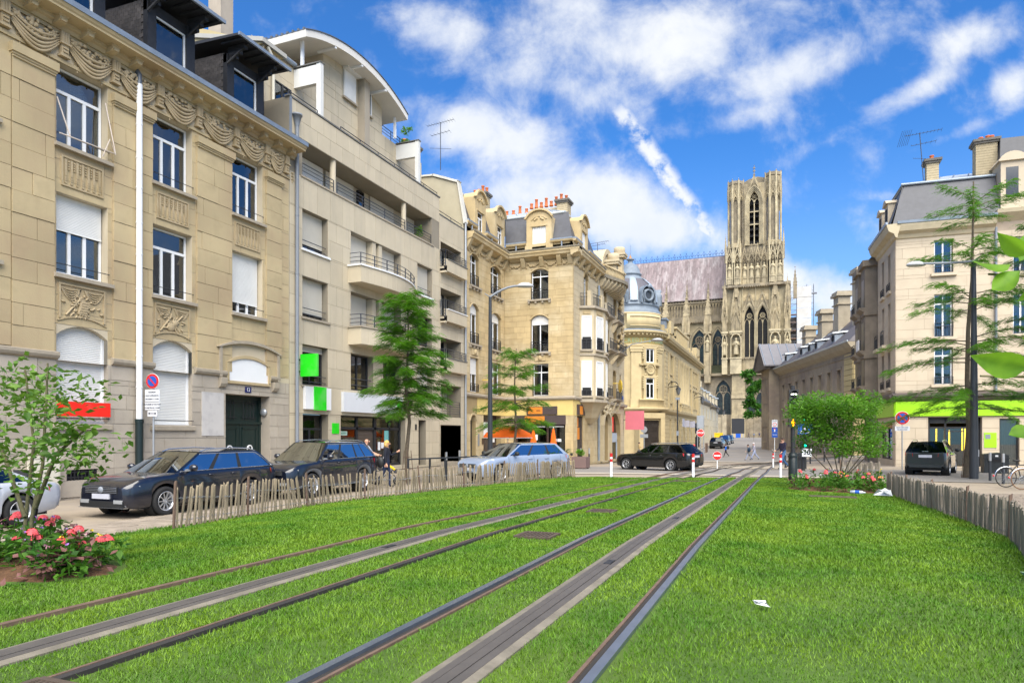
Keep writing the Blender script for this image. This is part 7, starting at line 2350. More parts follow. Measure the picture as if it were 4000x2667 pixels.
def corner_shop():
	c0=(5.9, 46.0)
	an=math.radians(3.55)
	FF=fr((*c0, 0), r=(math.cos(an), math.sin(an)))
	dl=(-math.sin(an), math.cos(an))
	LL=10.6
	FLt=fr((c0[0]+dl[0]*LL, c0[1]+dl[1]*LL, 0), r=(-dl[0], -dl[1]))
	R=thing('corner_shop_house', 'pale pink stone corner house over a bright green shop front at right', 'house', (7, 47, 0))
	m_=mat('pinkish_stone', (.50, .42, .31), .8, var=.08, scale=1.2, rnd=.045, bump=.15)
	x0=LL-5.3
	of=[(2.0, 2.95, 11.2, 13.15), (2.0, 2.95, 7.5, 10.0), (2.0, 2.95, 4.75, 6.9), (1.7, 4.4, 0, 2.85, .5), (5.25, 6.2, .1, 2.75, .3), (5.9, 6.7, 11, 13), (5.9, 6.7, 7.5, 9.8)]
	ol=[(x0+a, x0+a+.75, z0, z1)for a in(1.3, 3.2)for z0, z1 in((10.6, 12.9), (7.3, 9.9), (4.7, 6.9))]+[(x0+.5, LL-.8, .3, 2.6, .3)]
	q=MB(FF);wall(q, 0, 5.0, -.6, 13.4, of, .25);wall(q, 5.0, 13, -.6, 14.0, of, .25)
	q.M=FLt;wall(q, x0, LL, -.6, 13.4, ol, .25)
	q.build('wall', mat('pink_joint', (.36, .29, .22), .9), R)
	pieces(R, 'facade_stone', blocks(.02, 12.9, 4.4, 13.4, of, .62, 1.35, .012, .014, .25, seed=1)+blocks(.02, 12.9, -.3, 2.85, of, .62, 1.6, .012, .02, .25, seed=1), m_, 200, FF)
	pieces(R, 'side_stone', blocks(x0, LL-.02, 4.4, 13.4, ol, .62, 1.35, .012, .014, .25, seed=2)+blocks(x0, LL-.02, -.3, 2.85, ol, .62, 1.6, .012, .02, .25, seed=2), m_, 60, FLt)
	for k, o in enumerate(of[:3]+of[5:]):
		window(R, FF, o[0]+.02, o[1]-.02, o[2], o[3], .2, lights=2, transom=.78 if k in(1, 2)else None, fw=.06, midw=.08, bars=1)
		q=MB(FF);q.box(o[0]-.18, o[1]+.18, -.22, .1, o[2]-.16, o[2]);q.build('window_sill', m_, R)
		iron_guard(R, FF, o[0], o[1], o[2], .45 if k!=1 else .85, y=-.1)
	for o in ol[:-1]:
		window(R, FLt, o[0]+.02, o[1]-.02, o[2], o[3], .2, lights=2, fw=.05)
		q=MB(FLt);q.box(o[0]-.2, o[1]+.2, -.5 if 7<o[2]<8 else-.15, .1, o[2]-.18, o[2]);q.build('window_sill', m_, R)
		iron_guard(R, FLt, o[0]-.1, o[1]+.1, o[2], .9 if 7<o[2]<8 else .5, y=-.42 if 7<o[2]<8 else-.08)
	cor=[(0, 13.35), (-.1, 13.4), (-.18, 13.6), (-.45, 13.75), (-.55, 14.05), (-.55, 14.15), (.2, 14.2)]
	for M_, a, c in((FF, -.0, 5.0), (FLt, x0, LL+.55)):
		q=MB(M_);q.prism(cor, a, c, axis='x');q.build('cornice', mat('cream_cornice', (.47, .40, .27), .8, var=.15), R)
		q=MB(M_);q.prism([(-.50, 14.15), (-.6, 14.15), (-.62, 14.3), (-.5, 14.3)], a, c, axis='x');q.build('gutter', ZINC, R)
	sl=[]
	slate_roof(R, FF, [(-.2, -.3, 14.2), (5.2, -.3, 14.2), (5.2, .55, 16.7), (.5, .55, 16.7)], base=sl)
	slate_roof(R, FLt, [(x0-.2, -.3, 14.2), (LL+.2, -.3, 14.2), (LL-.5, .55, 16.7), (x0-.2, .55, 16.7)], base=sl)
	for M_, it, qd in sl:
		q=MB(M_);q.quad(*qd);q.build('roof_slope', SLATE, R)
	emit_slates(R, [(a, b_)for a, b_, c in sl], 'slate', SLATE, 300)
	q=MB(FF);q.add([(.4, .5, 16.72), (5.2, .5, 16.72), (5.2, 4.2, 18.2), (3.6, 4.2, 18.2), (.4, 5.6, 16.72), (3.6, 5.6, 18.0)], [(0, 1, 2, 3), (0, 3, 5, 4)]);q.build('zinc_roof', ZINCL, R)
	for k in range(6):
		q=MB(FF);x=.6+k*.8;q.tube([(x, .5, 16.76), (min(x+1.1, 5.2), 4.2-max(0, 3.6-x-1.1)*.9, 18.22-max(0, 3.6-x-1.1)*.42)], .035, 5);q.build('standing_seam', ZINC, R)
	q=MB(FF);q.tube([(.4, .5, 16.74), (5.2, .5, 16.74)], .09, 6);q.build('roof_roll', ZINC, R)
	w0=np.array([c0[0], c0[1]])
	def fp(x, y):return(c0[0]+x*math.cos(an)-y*math.sin(an), c0[1]+x*math.sin(an)+y*math.cos(an))
	chimney(R, *fp(2.35, 2.0), 16.6, 18.25, .62, .62, [(0, 0, .3)])
	chimney(R, *fp(5.0, 1.6), 16.8, 18.9, 1.05, .8, [(-.2, 0, .25), (.15, 0, .3), (.35, 0, .28)])
	for xd in(x0+1.6, x0+3.5):
		q=MB(FLt);q.box(xd-.5, xd+.5, -.15, 1.5, 14.25, 16.0);q.prism(arc_z(xd-.6, xd+.6, 15.95, 16.25, 8), -.28, 1.5);q.build('dormer', m_, R)
		q=MB(FLt);q.quad((xd-.3, -.16, 14.5), (xd+.3, -.16, 14.5), (xd+.3, -.16, 15.7), (xd-.3, -.16, 15.7));q.build('dormer_pane', DARK, R)
	q=MB(FF);q.prism([(0, 13.9), (-.5, 14.3), (-.55, 14.5), (.2, 14.5)], 5.0, 13, axis='x');q.build('cornice', mat('cream_cornice', (.47, .40, .27)), R)
	q=MB(FF);q.hexa([(5.2, -.2, 14.5), (13, -.2, 14.5), (13, 6, 14.5), (5.2, 6, 14.5), (5.6, 1.0, 19.0), (13, 1.0, 19.0), (13, 6, 19), (5.6, 6, 19)]);q.build('roof', SLATE, R)
	q=MB(FF);q.box(5.25, 6.4, -.2, 1.6, 14.5, 17.3);q.prism(arc_z(5.1, 6.55, 17.25, 17.75, 8), -.35, 1.6);q.build('dormer', m_, R)
	q=MB(FF);q.quad((5.5, -.21, 15.2), (6.1, -.21, 15.2), (6.1, -.21, 16.9), (5.5, -.21, 16.9));q.build('dormer_pane', mat('bank_dark_pane', (.05, .055, .06)), R)
	q=MB(FF);q.tube([(5.05, -.12, 13.6), (5.05, -.12, 4.2)], .07, 8);q.build('drainpipe', GREYP, R)
	LIME=mat('lime_green', (.30, .62, .008), .4, var=.04, scale=2)
	q=MB(FF);q.box(-.12, 9, -.12, 0, 2.92, 3.78);s=q.build('shop_fascia', LIME, R)
	q=MB(FLt);q.box(x0, LL+.12, -.12, 0, 2.92, 3.78);q.build('shop_fascia', LIME, R)
	text('A   T', .42, mat('dark_lime', (.10, .22, .01), .5), FF, 4.5, -.125, 3.4, R)
	for M_, a, c in((FF, -.2, 9), (FLt, x0-.1, LL+.2)):
		q=MB(M_);q.prism([(0, 3.8), (-.15, 3.82), (-.28, 4.0), (-.34, 4.05), (-.34, 4.16), (0, 4.3)], a, c, axis='x');q.build('dark_ledge', mat('brown_ledge', (.075, .062, .055), .6, var=.15), R)
	q=MB(FF)
	for a, c in((1.7, 1.85), (2.6, 2.7), (4.25, 4.4)):q.box(a, c, .3, .42, 0, 2.85)
	q.box(1.7, 4.4, .3, .42, 2.5, 2.85);q.box(1.7, 4.4, .32, .40, 2.2, 2.3);q.box(2.6, 3.6, .33, .39, 2.0, 2.06)
	f_=q.build('shop_front', IRON, R)
	for a, c in((1.85, 2.6), (2.7, 4.25)):pane(f_, FF, a, c, .36, .05, 2.2, GLASSD)
	q=MB(FF);q.box(1.2, 5, 3.9, 4.0, 0, 2.9);q.box(1.2, 5, .45, 4, -.02, .0);q.box(1.66, 1.7, .43, 4, 0, 2.9);q.box(4.4, 4.44, .43, 4, 0, 2.9);q.box(1.7, 4.4, .45, 4, 2.86, 2.9);q.box(2.3, 3.0, 1.5, 1.9, 0, 1.0);q.box(3.4, 4.0, 2.0, 2.4, 0, 1.4);q.build('shop_interior', DARK, R)
	q=MB(FF);q.box(4.05, 4.22, .2, .36, .1, 2.5);q.build('white_door_edge', mat('pale_blue_frame', (.36, .42, .5)), R)
	yl_=mat('yellow_tube_light', (1.0, .60, .03), .5, emit=1.6)
	for(x, z0, z1)in((2.38, 1.3, 2.2), (3.05, 1.1, 2.1), (3.72, .9, 2.2), (3.86, .95, 2.2)):
		q=MB(FF);q.box(x, x+.06, 1.2, 1.25, z0, z1);q.build('tube_light', yl_, R)
	window(R, FF, 5.27, 6.18, .1, 2.73, .2, fm=IRON, lights=1, g=GLASSD, curtain=CURT)
	q=MB(FF);q.box(4.5, 5.1, -.04, -.014, 1.1, 1.95);s=q.build('wall_plate', LIME, R)
	q=MB(FF);q.box(4.55, 4.8, -.05, -.04, 1.6, 1.85);q.build('grey_label', GREYP, s, local=True)
	window(R, FLt, x0+.52, LL-.82, .3, 2.58, .2, fm=IRON, lights=2, transom=.85, g=GLASSD, curtain=(mat('shop_white_film', (.42, .40, .38), .8), 0, 1))
	q=MB(FLt);q.box(x0+.55, LL-.85, -.02, .05, 2.25, 2.55);q.build('salmon_blind', mat('salmon', (.40, .17, .10), .7), R)
	D=thing('bay_house', 'soot brown narrow house with stacked bays between the palace and the green shop', 'house', (5.4, 54, 0))
	dm=mat('soot_brown_stone', (.20, .165, .125), .9, var=.25, scale=1.2, streak=.5)
	q=MB(FLt);q.box(0, x0-.02, 0, 8, -.6, 13.6);q.build('wall', dm, D)
	for k, (a, c)in enumerate(((.4, 2.3), (3.0, 4.9))):
		q=MB(FLt)
		pl=[(a, 0), (a+.2, -.7), (c-.2, -.7), (c, 0)]
		for z0, z1, g in((4.6, 13.2, 1.0), (13.2, 13.6, 1.25), (9.9, 10.1, 1.12), (7.0, 7.2, 1.12), (4.3, 4.6, 1.15)):
			p2=[((a+c)/2+(x-(a+c)/2)*g, y*g)for x, y in pl]
			q.prism(p2, z0, z1, axis='z')
		q.build('bay', dm, D)
		for z0 in(5.2, 7.6, 10.5):
			q=MB(FLt);q.box(a+.45, c-.45, -.72, -.69, z0, z0+1.9);w_=q.build('bay_window', mat('brown_pane', (.07, .06, .05), .3), D)
			iron_guard(D, FLt, a+.3, c-.3, z0-.05, .7, y=-.95)
			q=MB(FLt);q.prism([(-.6, z0-.5), (-1.05, z0-.15), (-1.05, z0-.05), (-.6, z0-.05)], a+.2, c-.2, axis='x');q.build('balcony', dm, D)
	q=MB(FLt);q.box(3.4, 4.4, -1.05, -1.0, 7.6, 8.3);tag(q.build('sale_board', WHITE), 'small white board on the balcony of the soot brown house', 'sign')
	q=MB(FLt);q.hexa([(-.2, -.5, 13.6), (x0-.02, -.5, 13.6), (x0-.02, 6, 13.6), (-.2, 6, 13.6), (.2, .9, 15.2), (x0-.02, .9, 15.2), (x0-.02, 6, 15.2), (.2, 6, 15.2)]);q.build('roof', ZINCD, D)
corner_shop()
def antenna(x, y, z, h, lab, tilt=0.0, grid=False):
	q=MB(tr(x, y, z))
	q.tube([(0, 0, 0), (tilt*.2, 0, h)], .025, 5)
	for k, (zz, l, n)in enumerate(((h*.97, 1.9, 11), (h*.75, 1.3, 6))):
		q.tube([(-.5*l, 0, zz-.0), (.5*l, 0, zz+.12)], .015, 4)
		for i in range(n):
			xx=-.5*l+l*i/(n-1)
			q.tube([(xx, -.2, zz+.06*(xx/l+.5)*2), (xx, .2, zz+.06)], .008, 4)
	q.tube([(-.6, -.3, h*.45), (.6, .3, h*.45)], .012, 4)
	if grid:
		for i in range(6):q.tube([(-1.35+i*.1, .3-i*.02, h*.8), (-1.15+i*.1, -.3, h*1.05)], .01, 4)
	tag(q.build('roof_antenna', IRONB), lab, 'antenna')
antenna(-20.3, 38.2, 18.5, 3.0, 'television antenna on the party wall left of the mansard roof')
antenna(7.6, 47.6, 17.2, 2.9, 'large tilted television antenna on the right hand roof', tilt=-1.0, grid=True)
antenna(-15.0, 56.5, 17.2, .9, 'tiny television antenna above the bowed balustrade')
def gnd(x, y):return float(rz(x, y))-.03
def disc(q, F, x, y, z, r, d=.02, n=24, m=0):
	M0=q.M
	q.M=np.array(F)@tr(x, y, z)@rot('X', PI/2)
	q.lathe([(0, d), (r, d), (r, 0)], n, m=m, smooth=False)
	q.M=M0
def pole_thing(name, lab, cat, x, y, h, r=.03, m=None, group=None, z=None):
	z=gnd(x, y)if z is None else z
	R=thing(name, lab, cat, (x, y, z), group=group)
	q=MB(tr(x, y, z));q.tube([(0, 0, 0), (0, 0, h)], r, 10);q.build('post', m or GALV, R)
	return R, fr((x, y, z), ang=.15)
WSIGN=mat('sign_white', (.62, .64, .67))
INK=mat('sign_ink', (.02, .025, .05), .5)
R, F=pole_thing('no_parking_sign', 'round blue and red no parking sign with white French plates behind the dark estate car', 'road sign', -18.1, 15.34, 3.75)
q=MB();disc(q, F, 0, -.03, 3.5, .235, .015);s=q.build('sign_disc', WHITE, R)
q=MB();disc(q, F, 0, -.035, 3.5, .225, .02);q.build('red_ring', RED, s, local=True)
q=MB();disc(q, F, 0, -.04, 3.5, .155, .025);q.build('blue_field', BLUE, s, local=True)
q=MB(F@tr(0, -.07, 3.5)@rot('Y', PI/4));q.box(-.2, .2, -.005, .01, -.022, .022);q.build('red_bar', RED, s, local=True)
q=MB(F);q.box(-.26, .26, -.05, -.03, 2.62, 3.24);p=q.build('text_plate', WSIGN, R)
for i, t in enumerate(('INTERDIT', 'SAUF LIVRAISON', 'DE 6H00 À 11H00', 'AUTORISÉ ET PAYANT', 'À PARTIR DE 11H00')):
	text(t, .062, INK, F, 0, -.053, 3.16-i*.105-(.06 if i>2 else 0), p, local=True)
q=MB(F);q.box(-.25, .25, -.054, -.05, 2.86, 2.875);q.build('rule', INK, p, local=True)
q=MB(F);q.box(-.17, .17, -.05, -.03, 2.42, 2.60);p=q.build('arrow_plate', WSIGN, R)
q=MB(F);q.box(-.12, .12, -.055, -.05, 2.50, 2.52)
for s_ in(-1, 1):q.prism([(s_*.15, 2.51), (s_*.09, 2.55), (s_*.09, 2.47)], -.055, -.05)
q.build('arrow', INK, p, local=True)
R, F=pole_thing('no_stopping_sign', 'round no stopping sign with red cross beside the black crossover car at right', 'road sign', 5.66, 41.66, 3.1)
q=MB();disc(q, F, 0, -.03, 2.76, .36, .015);s=q.build('sign_disc', WHITE, R)
q=MB();disc(q, F, 0, -.035, 2.76, .34, .02);q.build('red_ring', RED, s, local=True)
q=MB();disc(q, F, 0, -.04, 2.76, .25, .025);q.build('blue_field', BLUE, s, local=True)
for a in(PI/4, -PI/4):
	q=MB(F@tr(0, -.07, 2.76)@rot('Y', a));q.box(-.3, .3, -.005-abs(a)*.001*(a>0), .01, -.035, .035);q.build('red_bar', RED, s, local=True)
q=MB(F);q.box(-.36, .36, -.05, -.03, 2.08, 2.32);p=q.build('text_plate', WSIGN, R)
text('SAUF SERVICES', .085, INK, F, 0, -.053, 2.255, p, local=True);text('DE SECOURS', .085, INK, F, 0, -.053, 2.145, p, local=True)
x, y=-3.97, 42.97
R, F=pole_thing('no_entry_sign', 'red no entry disc on a short white post in the middle of the crossing', 'road sign', x, y, .55, .035, WHITE)
q=MB();disc(q, F, 0, -.03, .78, .26, .02);s=q.build('sign_disc', WHITE, R)
q=MB();disc(q, F, 0, -.035, .78, .245, .025);q.build('red_field', RED, s, local=True)
q=MB(F);q.box(-.18, .18, -.07, -.06, .74, .82);q.build('white_bar', WHITE, s, local=True)
R, F=pole_thing('stop_sign', 'red octagonal STOP sign on a grey post at the far left of the crossing', 'road sign', -7.61, 66.0, 2.95, .04)
q=MB(F@tr(0, -.05, 2.65)@rot('X', PI/2));q.lathe([(0, .02), (.38, .02), (.38, 0)], 8, smooth=False, a0=PI/8, a1=PI/8+2*PI);s=q.build('sign_plate', WHITE, R)
q=MB(F@tr(0, -.06, 2.65)@rot('X', PI/2));q.lathe([(0, .02), (.35, .02), (.35, 0)], 8, smooth=False, a0=PI/8, a1=PI/8+2*PI);q.build('red_field', RED, s, local=True)
text('STOP', .25, WHITE, F, 0, -.085, 2.66, s, local=True, bold=.008)
q=MB(F);q.box(-.33, .33, .0, .03, 3.1, 4.3);q.tube([(.3, .02, 0), (.3, .02, 4.2)], .04, 8);q.tube([(-.25, .02, 0), (-.25, .02, 4.2)], .04, 8);q.build('sign_back', GALV, R)
R, F=pole_thing('sign_back_post', 'grey round sign seen from behind in front of the bank door', 'road sign', -13.0, 66.5, 3.2, .05)
q=MB();disc(q, F, 0, -.05, 3.0, .32, .03);q.build('disc_back', GALV, R)
q=MB(F);q.box(-.38, .38, -.08, -.05, 2.2, 2.55);q.build('plate_back', GALV, R)
R, F=pole_thing('zone_sign', 'white ZONE 30 and blue TAXIS signs on a thin post by the right kerb', 'road sign', -1.3, 76.9, 4.0, .035, WHITE)
q=MB(F);q.box(-.28, .28, -.06, -.03, 3.2, 3.95);p=q.build('zone_plate', WSIGN, R)
text('ZONE', .17, INK, F, 0, -.062, 3.82, p, local=True)
q=MB();disc(q, F, 0, -.05, 3.48, .2, .015);q.build('red_ring', RED, p, local=True)
q=MB();disc(q, F, 0, -.055, 3.48, .145, .015);q.build('white_field', WHITE, p, local=True)
text('30', .17, INK, F, 0, -.074, 3.48, p, local=True)
q=MB(F);q.box(-.28, .28, -.06, -.03, 2.68, 3.17);p=q.build('cul_de_sac_plate', BLUE, R)
q=MB(F);q.box(-.05, .05, -.065, -.06, 2.72, 2.98);q.build('white_stem', WHITE, p, local=True)
q=MB(F);q.box(-.12, .12, -.067, -.06, 2.98, 3.06);q.build('red_top', RED, p, local=True)
q=MB(F);q.box(-.28, .28, -.06, -.03, 2.12, 2.64);p=q.build('taxi_plate', BLUE, R)
text('TAXIS', .17, WHITE, F, 0, -.065, 2.38, p, local=True)
AMB=mat('amber_lens', (1.0, .30, .0), .3, emit=1.2)
R=thing('tram_signal', 'black tram signal with lit white bar and amber diamond beside the round shrub', 'traffic light', (.16, 25.95, .2))
F=fr((.16, 25.95, .2), ang=.2)
q=MB(F);q.tube([(0, 0, 0), (0, 0, .92), (0, 0, .95), (0, 0, 1.0)], [.15, .15, .13, .13], 14);q.tube([(0, 0, .84), (0, 0, .9)], .17, 14);q.build('base', mat('signal_green_black', (.014, .020, .020), .4), R)
q=MB(F);q.tube([(0, 0, .95), (0, 0, 3.35)], .075, 10);q.build('post', IRON, R)
q=MB(F);q.box(-.16, .16, -.16, .08, 2.38, 3.2);q.box(-.06, .06, -.06, .06, 3.2, 3.33);q.build('lamp_box', IRON, R)
for k in range(3):
	q=MB(F@tr(0, -.16, 3.04-k*.26)@rot('X', PI/2));q.lathe([(.0, .01), (.11, .012), (.12, .0)], 16);l=q.build('lens', mat('dark_lens', (.025, .028, .03), .15), R)
	q=MB(F@tr(0, -.16, 3.04-k*.26)@rot('X', PI/2));q.lathe([(.125, .14), (.125, 0)], 14, a0=-.3, a1=PI+.3);q.build('visor', IRON, R)
q=MB(F);q.box(-.095, .095, -.185, -.175, 3.02, 3.06);q.build('white_bar', mat('white_lens', (1, 1, .85), .3, emit=1.0), R)
q=MB(F);q.box(-.15, .10, -.14, .05, 1.9, 2.2);q.build('diamond_box', IRON, R)
q=MB(F@tr(-.02, -.145, 2.05));q.prism([(0, -.13), (.065, 0), (0, .13), (-.065, 0)], -.012, 0);q.build('amber_diamond', AMB, R)
R=thing('traffic_signal', 'second signal post with small green arrows and a blue triangle sign, half behind the shrub', 'traffic light', (.75, 39.5, -.1))
F=fr((.75, 39.5, -.1), ang=.2)
q=MB(F);q.tube([(0, 0, 0), (0, 0, 4.1)], .09, 10);q.build('post', IRON, R)
GRL=mat('green_lens', (.0, .85, .45), .3, emit=1.0)
for z0, z1, zl in((2.6, 3.7, 2.75), (1.15, 1.9, 1.35)):
	q=MB(F);q.box(-.14, .22, -.2, .05, z0, z1);q.build('lamp_box', IRON, R)
	q=MB(F@tr(.04, -.205, zl));q.prism([(0, -.1), (.09, 0), (0, .1), (-.05, .03), (-.05, -.03)], -.01, 0);q.build('green_arrow', GRL, R)
q=MB(F);q.box(-.32, .42, -.24, -.21, 1.95, 2.5);p=q.build('blue_plate', BLUE, R)
q=MB(F);q.prism([(-.22, 2.03), (.3, 2.03), (.04, 2.44)], -.25, -.24);q.build('white_triangle', WHITE, p, local=True)
q=MB(F);q.prism([(-.1, 2.1), (.18, 2.1), (.13, 2.17), (.04, 2.2), (-.05, 2.17)], -.256, -.25);q.build('hump', INK, p, local=True)
q=MB(F);q.box(-.12, .36, -.30, -.27, .78, 1.2);p=q.build('number_plate', WHITE, R)
text('10', .34, INK, F, .12, -.305, .99, p, local=True, bold=.01)
R=thing('traffic_signal', 'black stacked traffic signals on a post to the left of the STOP sign', 'traffic light', (-8.66, 72.0, -.6))
F=fr((-8.66, 72.0, -.62), ang=.9)
q=MB(F);q.tube([(0, 0, 0), (0, 0, 3.7)], .07, 8);q.build('post', IRON, R)
for z in(2.6, 1.2):
	q=MB(F);q.box(-.17, .17, -.2, .08, z, z+1.05)
	for k in range(3):q.box(-.12, .12, -.42, -.2, z+.2+k*.33, z+.25+k*.33)
	q.build('lamp_box', IRON, R)
x, y=-10.4, 84
R=thing('fire_hydrant', 'small red fire hydrant on the far left pavement', 'hydrant', (x, y, gnd(x, y)))
q=MB(tr(x, y, gnd(x, y)));q.lathe([(.22, 0), (.22, .1), (.15, .12), (.15, .8), (.2, .85), (.2, .95), (.12, 1.1), (0, 1.15)], 12);q.build('body', RED, R)
q=MB(tr(x, y, gnd(x, y)));q.tube([(-.3, 0, .65), (.3, 0, .65)], .09, 8);q.build('outlets', RED, R)
for i, (x, y)in enumerate(((-6.1, 24.95), (-3.32, 26.5), (-.26, 28.1), (-.84, 44.8))):
	z=gnd(x, y)if i!=9 else 0
	lab=['white post with red band at the left end of the lawn', 'white post with red band standing in front of the turning black estate', 'white post with red band just left of the tram signal', 'farther white post with red band beside the curved rail'][i]
	R=thing('marker_post', lab, 'bollard', (x, y, z), group='white and red marker posts')
	q=MB(tr(x, y, z));q.tube([(0, 0, .05), (0, 0, .93)], .05, 10);q.build('post', WHITE, R)
	q=MB(tr(x, y, z));q.tube([(0, 0, 0), (0, 0, .06)], .09, 10);q.build('foot', IRON, R)
	for a, c in((.62, .72), (.8, .935)):
		q=MB(tr(x, y, z));q.tube([(0, 0, a), (0, 0, c)], .053, 10);q.build('red_band', RED, R)
BT=mat('bollard_steel', (.42, .42, .42), .35, metal=.6)
proto=None
labs=[((-12.97, 24.9), 'dark bollard with steel top beyond the two hoops'), ((-13.9, 28.0), 'dark bollard with steel top left of the litter bin'), ((-14.7, 30.3), 'dark bollard standing in front of the drainpipe between house and apartments'), ((-10.9, 37.4), 'dark bollard in front of the box planter'), ((-10.75, 38.6), 'dark bollard right of the box planter'), ((-.4, 43.7), 'dark bollard left of the walking man in jeans'), ((-.15, 45.3), 'second dark bollard close to the walking man'), ((1.54, 55.6), 'far bollard seen left under the round shrub'), ((3.39, 54.0), 'far bollard seen between the shrub stems'), ((3.85, 39.3), 'tall dark bollard right of the round shrub'), ((7.5, 32.5), 'dark bollard with steel top to the right of the lamp post'), ((7.55, 30.9), 'dark bollard with steel top just left of the bicycles'), ((8.4, 38.5), 'dark bollard behind the right lamp post'), ((2.6, 58), 'farthest bollard in the gap under the shrub')]
for(x, y), lab in labs:
	z=gnd(x, y)
	if proto is None:
		proto=thing('bollard', lab, 'bollard', (x, y, z), group='dark bollards with steel tops')
		q=MB();q.tube([(0, 0, 0), (0, 0, .82)], .05, 12);q.build('post', DKPOLE, proto, local=True)
		q=MB();q.tube([(0, 0, .82), (0, 0, 1.15)], .052, 12);q.build('steel_top', BT, proto, local=True)
	else:
		dup(proto, (x, y, z), 0, lab)
for(xa, ya, xb, yb, lab)in((-13.1, 22.1, -12.6, 24.1, 'dark square cycle hoop nearer the street tree'), (-12.9, 23.4, -12.2, 25.6, 'dark square cycle hoop beside the first')):
	z=gnd(xa, ya)
	R=thing('cycle_hoop', lab, 'bike rack', (xa, ya, z), group='cycle hoops')
	for k, (x, y)in enumerate(((xa, ya), (xb, yb))):
		q=MB();q.box(x-.03, x+.03, y-.03, y+.03, z, z+.92);q.build('leg', DKPOLE, R)
	q=MB();a=math.atan2(yb-ya, xb-xa);l=math.hypot(xb-xa, yb-ya);q.M=tr(xa, ya, z+.92)@rot('Z', a);q.box(-.03, l+.03, -.03, .03, 0, .05);q.build('bar', DKPOLE, R)
for(x, y, w, d, h, lab, plate)in((-13.85, 29.3, .30, .26, .88, 'dark litter bin with small white label beside the drainpipe', 1), (.64, 43.4, .36, .3, .95, 'dark litter bin behind the tram signal', 0), (9.3, 39.5, .5, .32, 1.0, 'dark litter bin by the shop wall behind the bicycles', 1)):
	z=gnd(x, y)
	R=thing('litter_bin', lab, 'bin', (x, y, z), group='litter bins')
	q=MB(tr(x, y, z));q.prism([(-w, 0), (w, 0), (w, h-.12), (w*.3, h), (-w, h-.08)], -d, d);q.box(-w-.03, w+.03, -d-.03, d+.03, h*.72, h*.76);q.build('body', mat('bin_black', (.018, .021, .023), .5), R)
	q=MB(tr(x, y, z));q.box(-w*.7, w*.7, -d-.012, -d, h*.55, h*.68);q.build('slot', DARK, R)
	if plate:q=MB(tr(x, y, z));q.box(-.05, .07, -d-.015, -d-.0, h*.80, h*.88);q.build('label_plate', WHITE, R)
for(x, y, h, arm, up, lab)in((-12.63, 28.58, 8.12, 1.35, .52, 'tall dark street lamp with curved arm in front of the yellow corner house'), (7.23, 33.8, 9.1, -2.15, -.1, 'tall dark street lamp among the trees at right')):
	z=gnd(x, y)
	R=thing('street_lamp', lab, 'street lamp', (x, y, z), group='tall street lamps')
	q=MB(tr(x, y, 0));q.tube([(0, 0, z), (0, 0, 4.0), (0, 0, h)], [.125, .10, .07]if arm>0 else[.17, .14, .075], 12);q.build('post', DKPOLE, R)
	c_, s_=math.cos(YAW), math.sin(YAW)
	P=[(c_*arm*t, s_*arm*t, h+up*(1-(1-t)**2))for t in(0, .2, .4, .6, .8, 1)]
	q=MB(tr(x, y, 0));q.tube(P, [.05]*5+[.04], 8)
	q.tube([(-c_*.25*math.copysign(1, arm), -s_*.25, h+.16), (0, 0, h), (c_*arm*.35, s_*arm*.35, h+up*.5)], .025, 6);q.build('arm', GREYP, R)
	e=P[-1]
	q=MB(tr(x+e[0]+c_*.25*math.copysign(1, arm), y+e[1]+s_*.25, e[2]));q.M=q.M@rot('Z', YAW);q.lathe([(.05, .14), (.2, .12), (.36, .04), (.4, -.02), (.36, -.06), (.0, -.08)], 18, sy=.6);q.build('lamp_head', mat('lamp_head_grey', (.42, .43, .44), .4), R)
R=thing('wall_lamp', 'grey street lamp on an arm from the pale corner house front', 'street lamp', (-13.8, 60, 8.6))
q=MB();q.tube([(-13.9, 60, 9.0), (-12.9, 60.4, 9.9), (-11.2, 61, 10.2)], .05, 6);q.build('arm', GREYP, R)
q=MB(tr(-10.8, 61.2, 10.25));q.lathe([(.0, .2), (.3, .15), (.55, 0), (.4, -.1), (0, -.12)], 14);q.build('lamp_head', mat('lamp_head_grey', (.42, .43, .44)), R)
R, F=pole_thing('thin_pole', 'thin dark pole before the bank facade with a small camera head', 'pole', -10.9, 74, 6.3, .07, IRON)
q=MB(F);q.box(-.2, .25, -.15, .15, 6.2, 6.45);q.box(-.12, .12, -.2, .1, 2.4, 2.9);q.build('camera_head', GREYP, R)
x, y=-8.3, 72.5
z=gnd(-14.5, 205)
R=thing('banner_board', 'black upright notice board at the foot of the cathedral', 'notice board', (-13, 200, 1));
q=MB();q.box(-14.6, -11.2, 200, 200.15, 2.2, 8.0-1.6);q.build('board', IRON, R)
q=MB();q.box(-14.4, -14.2, 200, 200.15, 1, 2.2);q.box(-11.6, -11.4, 200, 200.15, 1, 2.2);q.build('feet', GALV, R)
q=MB();q.box(-13.5, -12.2, 199.8, 200, 1.0, 2.2);q.build('blue_base', BLUE, R)
R=thing('yellow_bin', 'bright yellow bin on the far left pavement behind the parked cars', 'bin', (-13.2, 146, .6));q=MB(tr(-13.2, 146, .55));q.box(-.8, .8, -.6, .6, 0, 1.5);q.build('body', mat('bin_yellow', (.75, .50, .01), .5), R);q=MB(tr(-13.2, 146, .55));q.box(-.85, .85, -.65, .65, 1.5, 1.7);q.build('lid', mat('bin_yellow', (.75, .50, .01)), R)
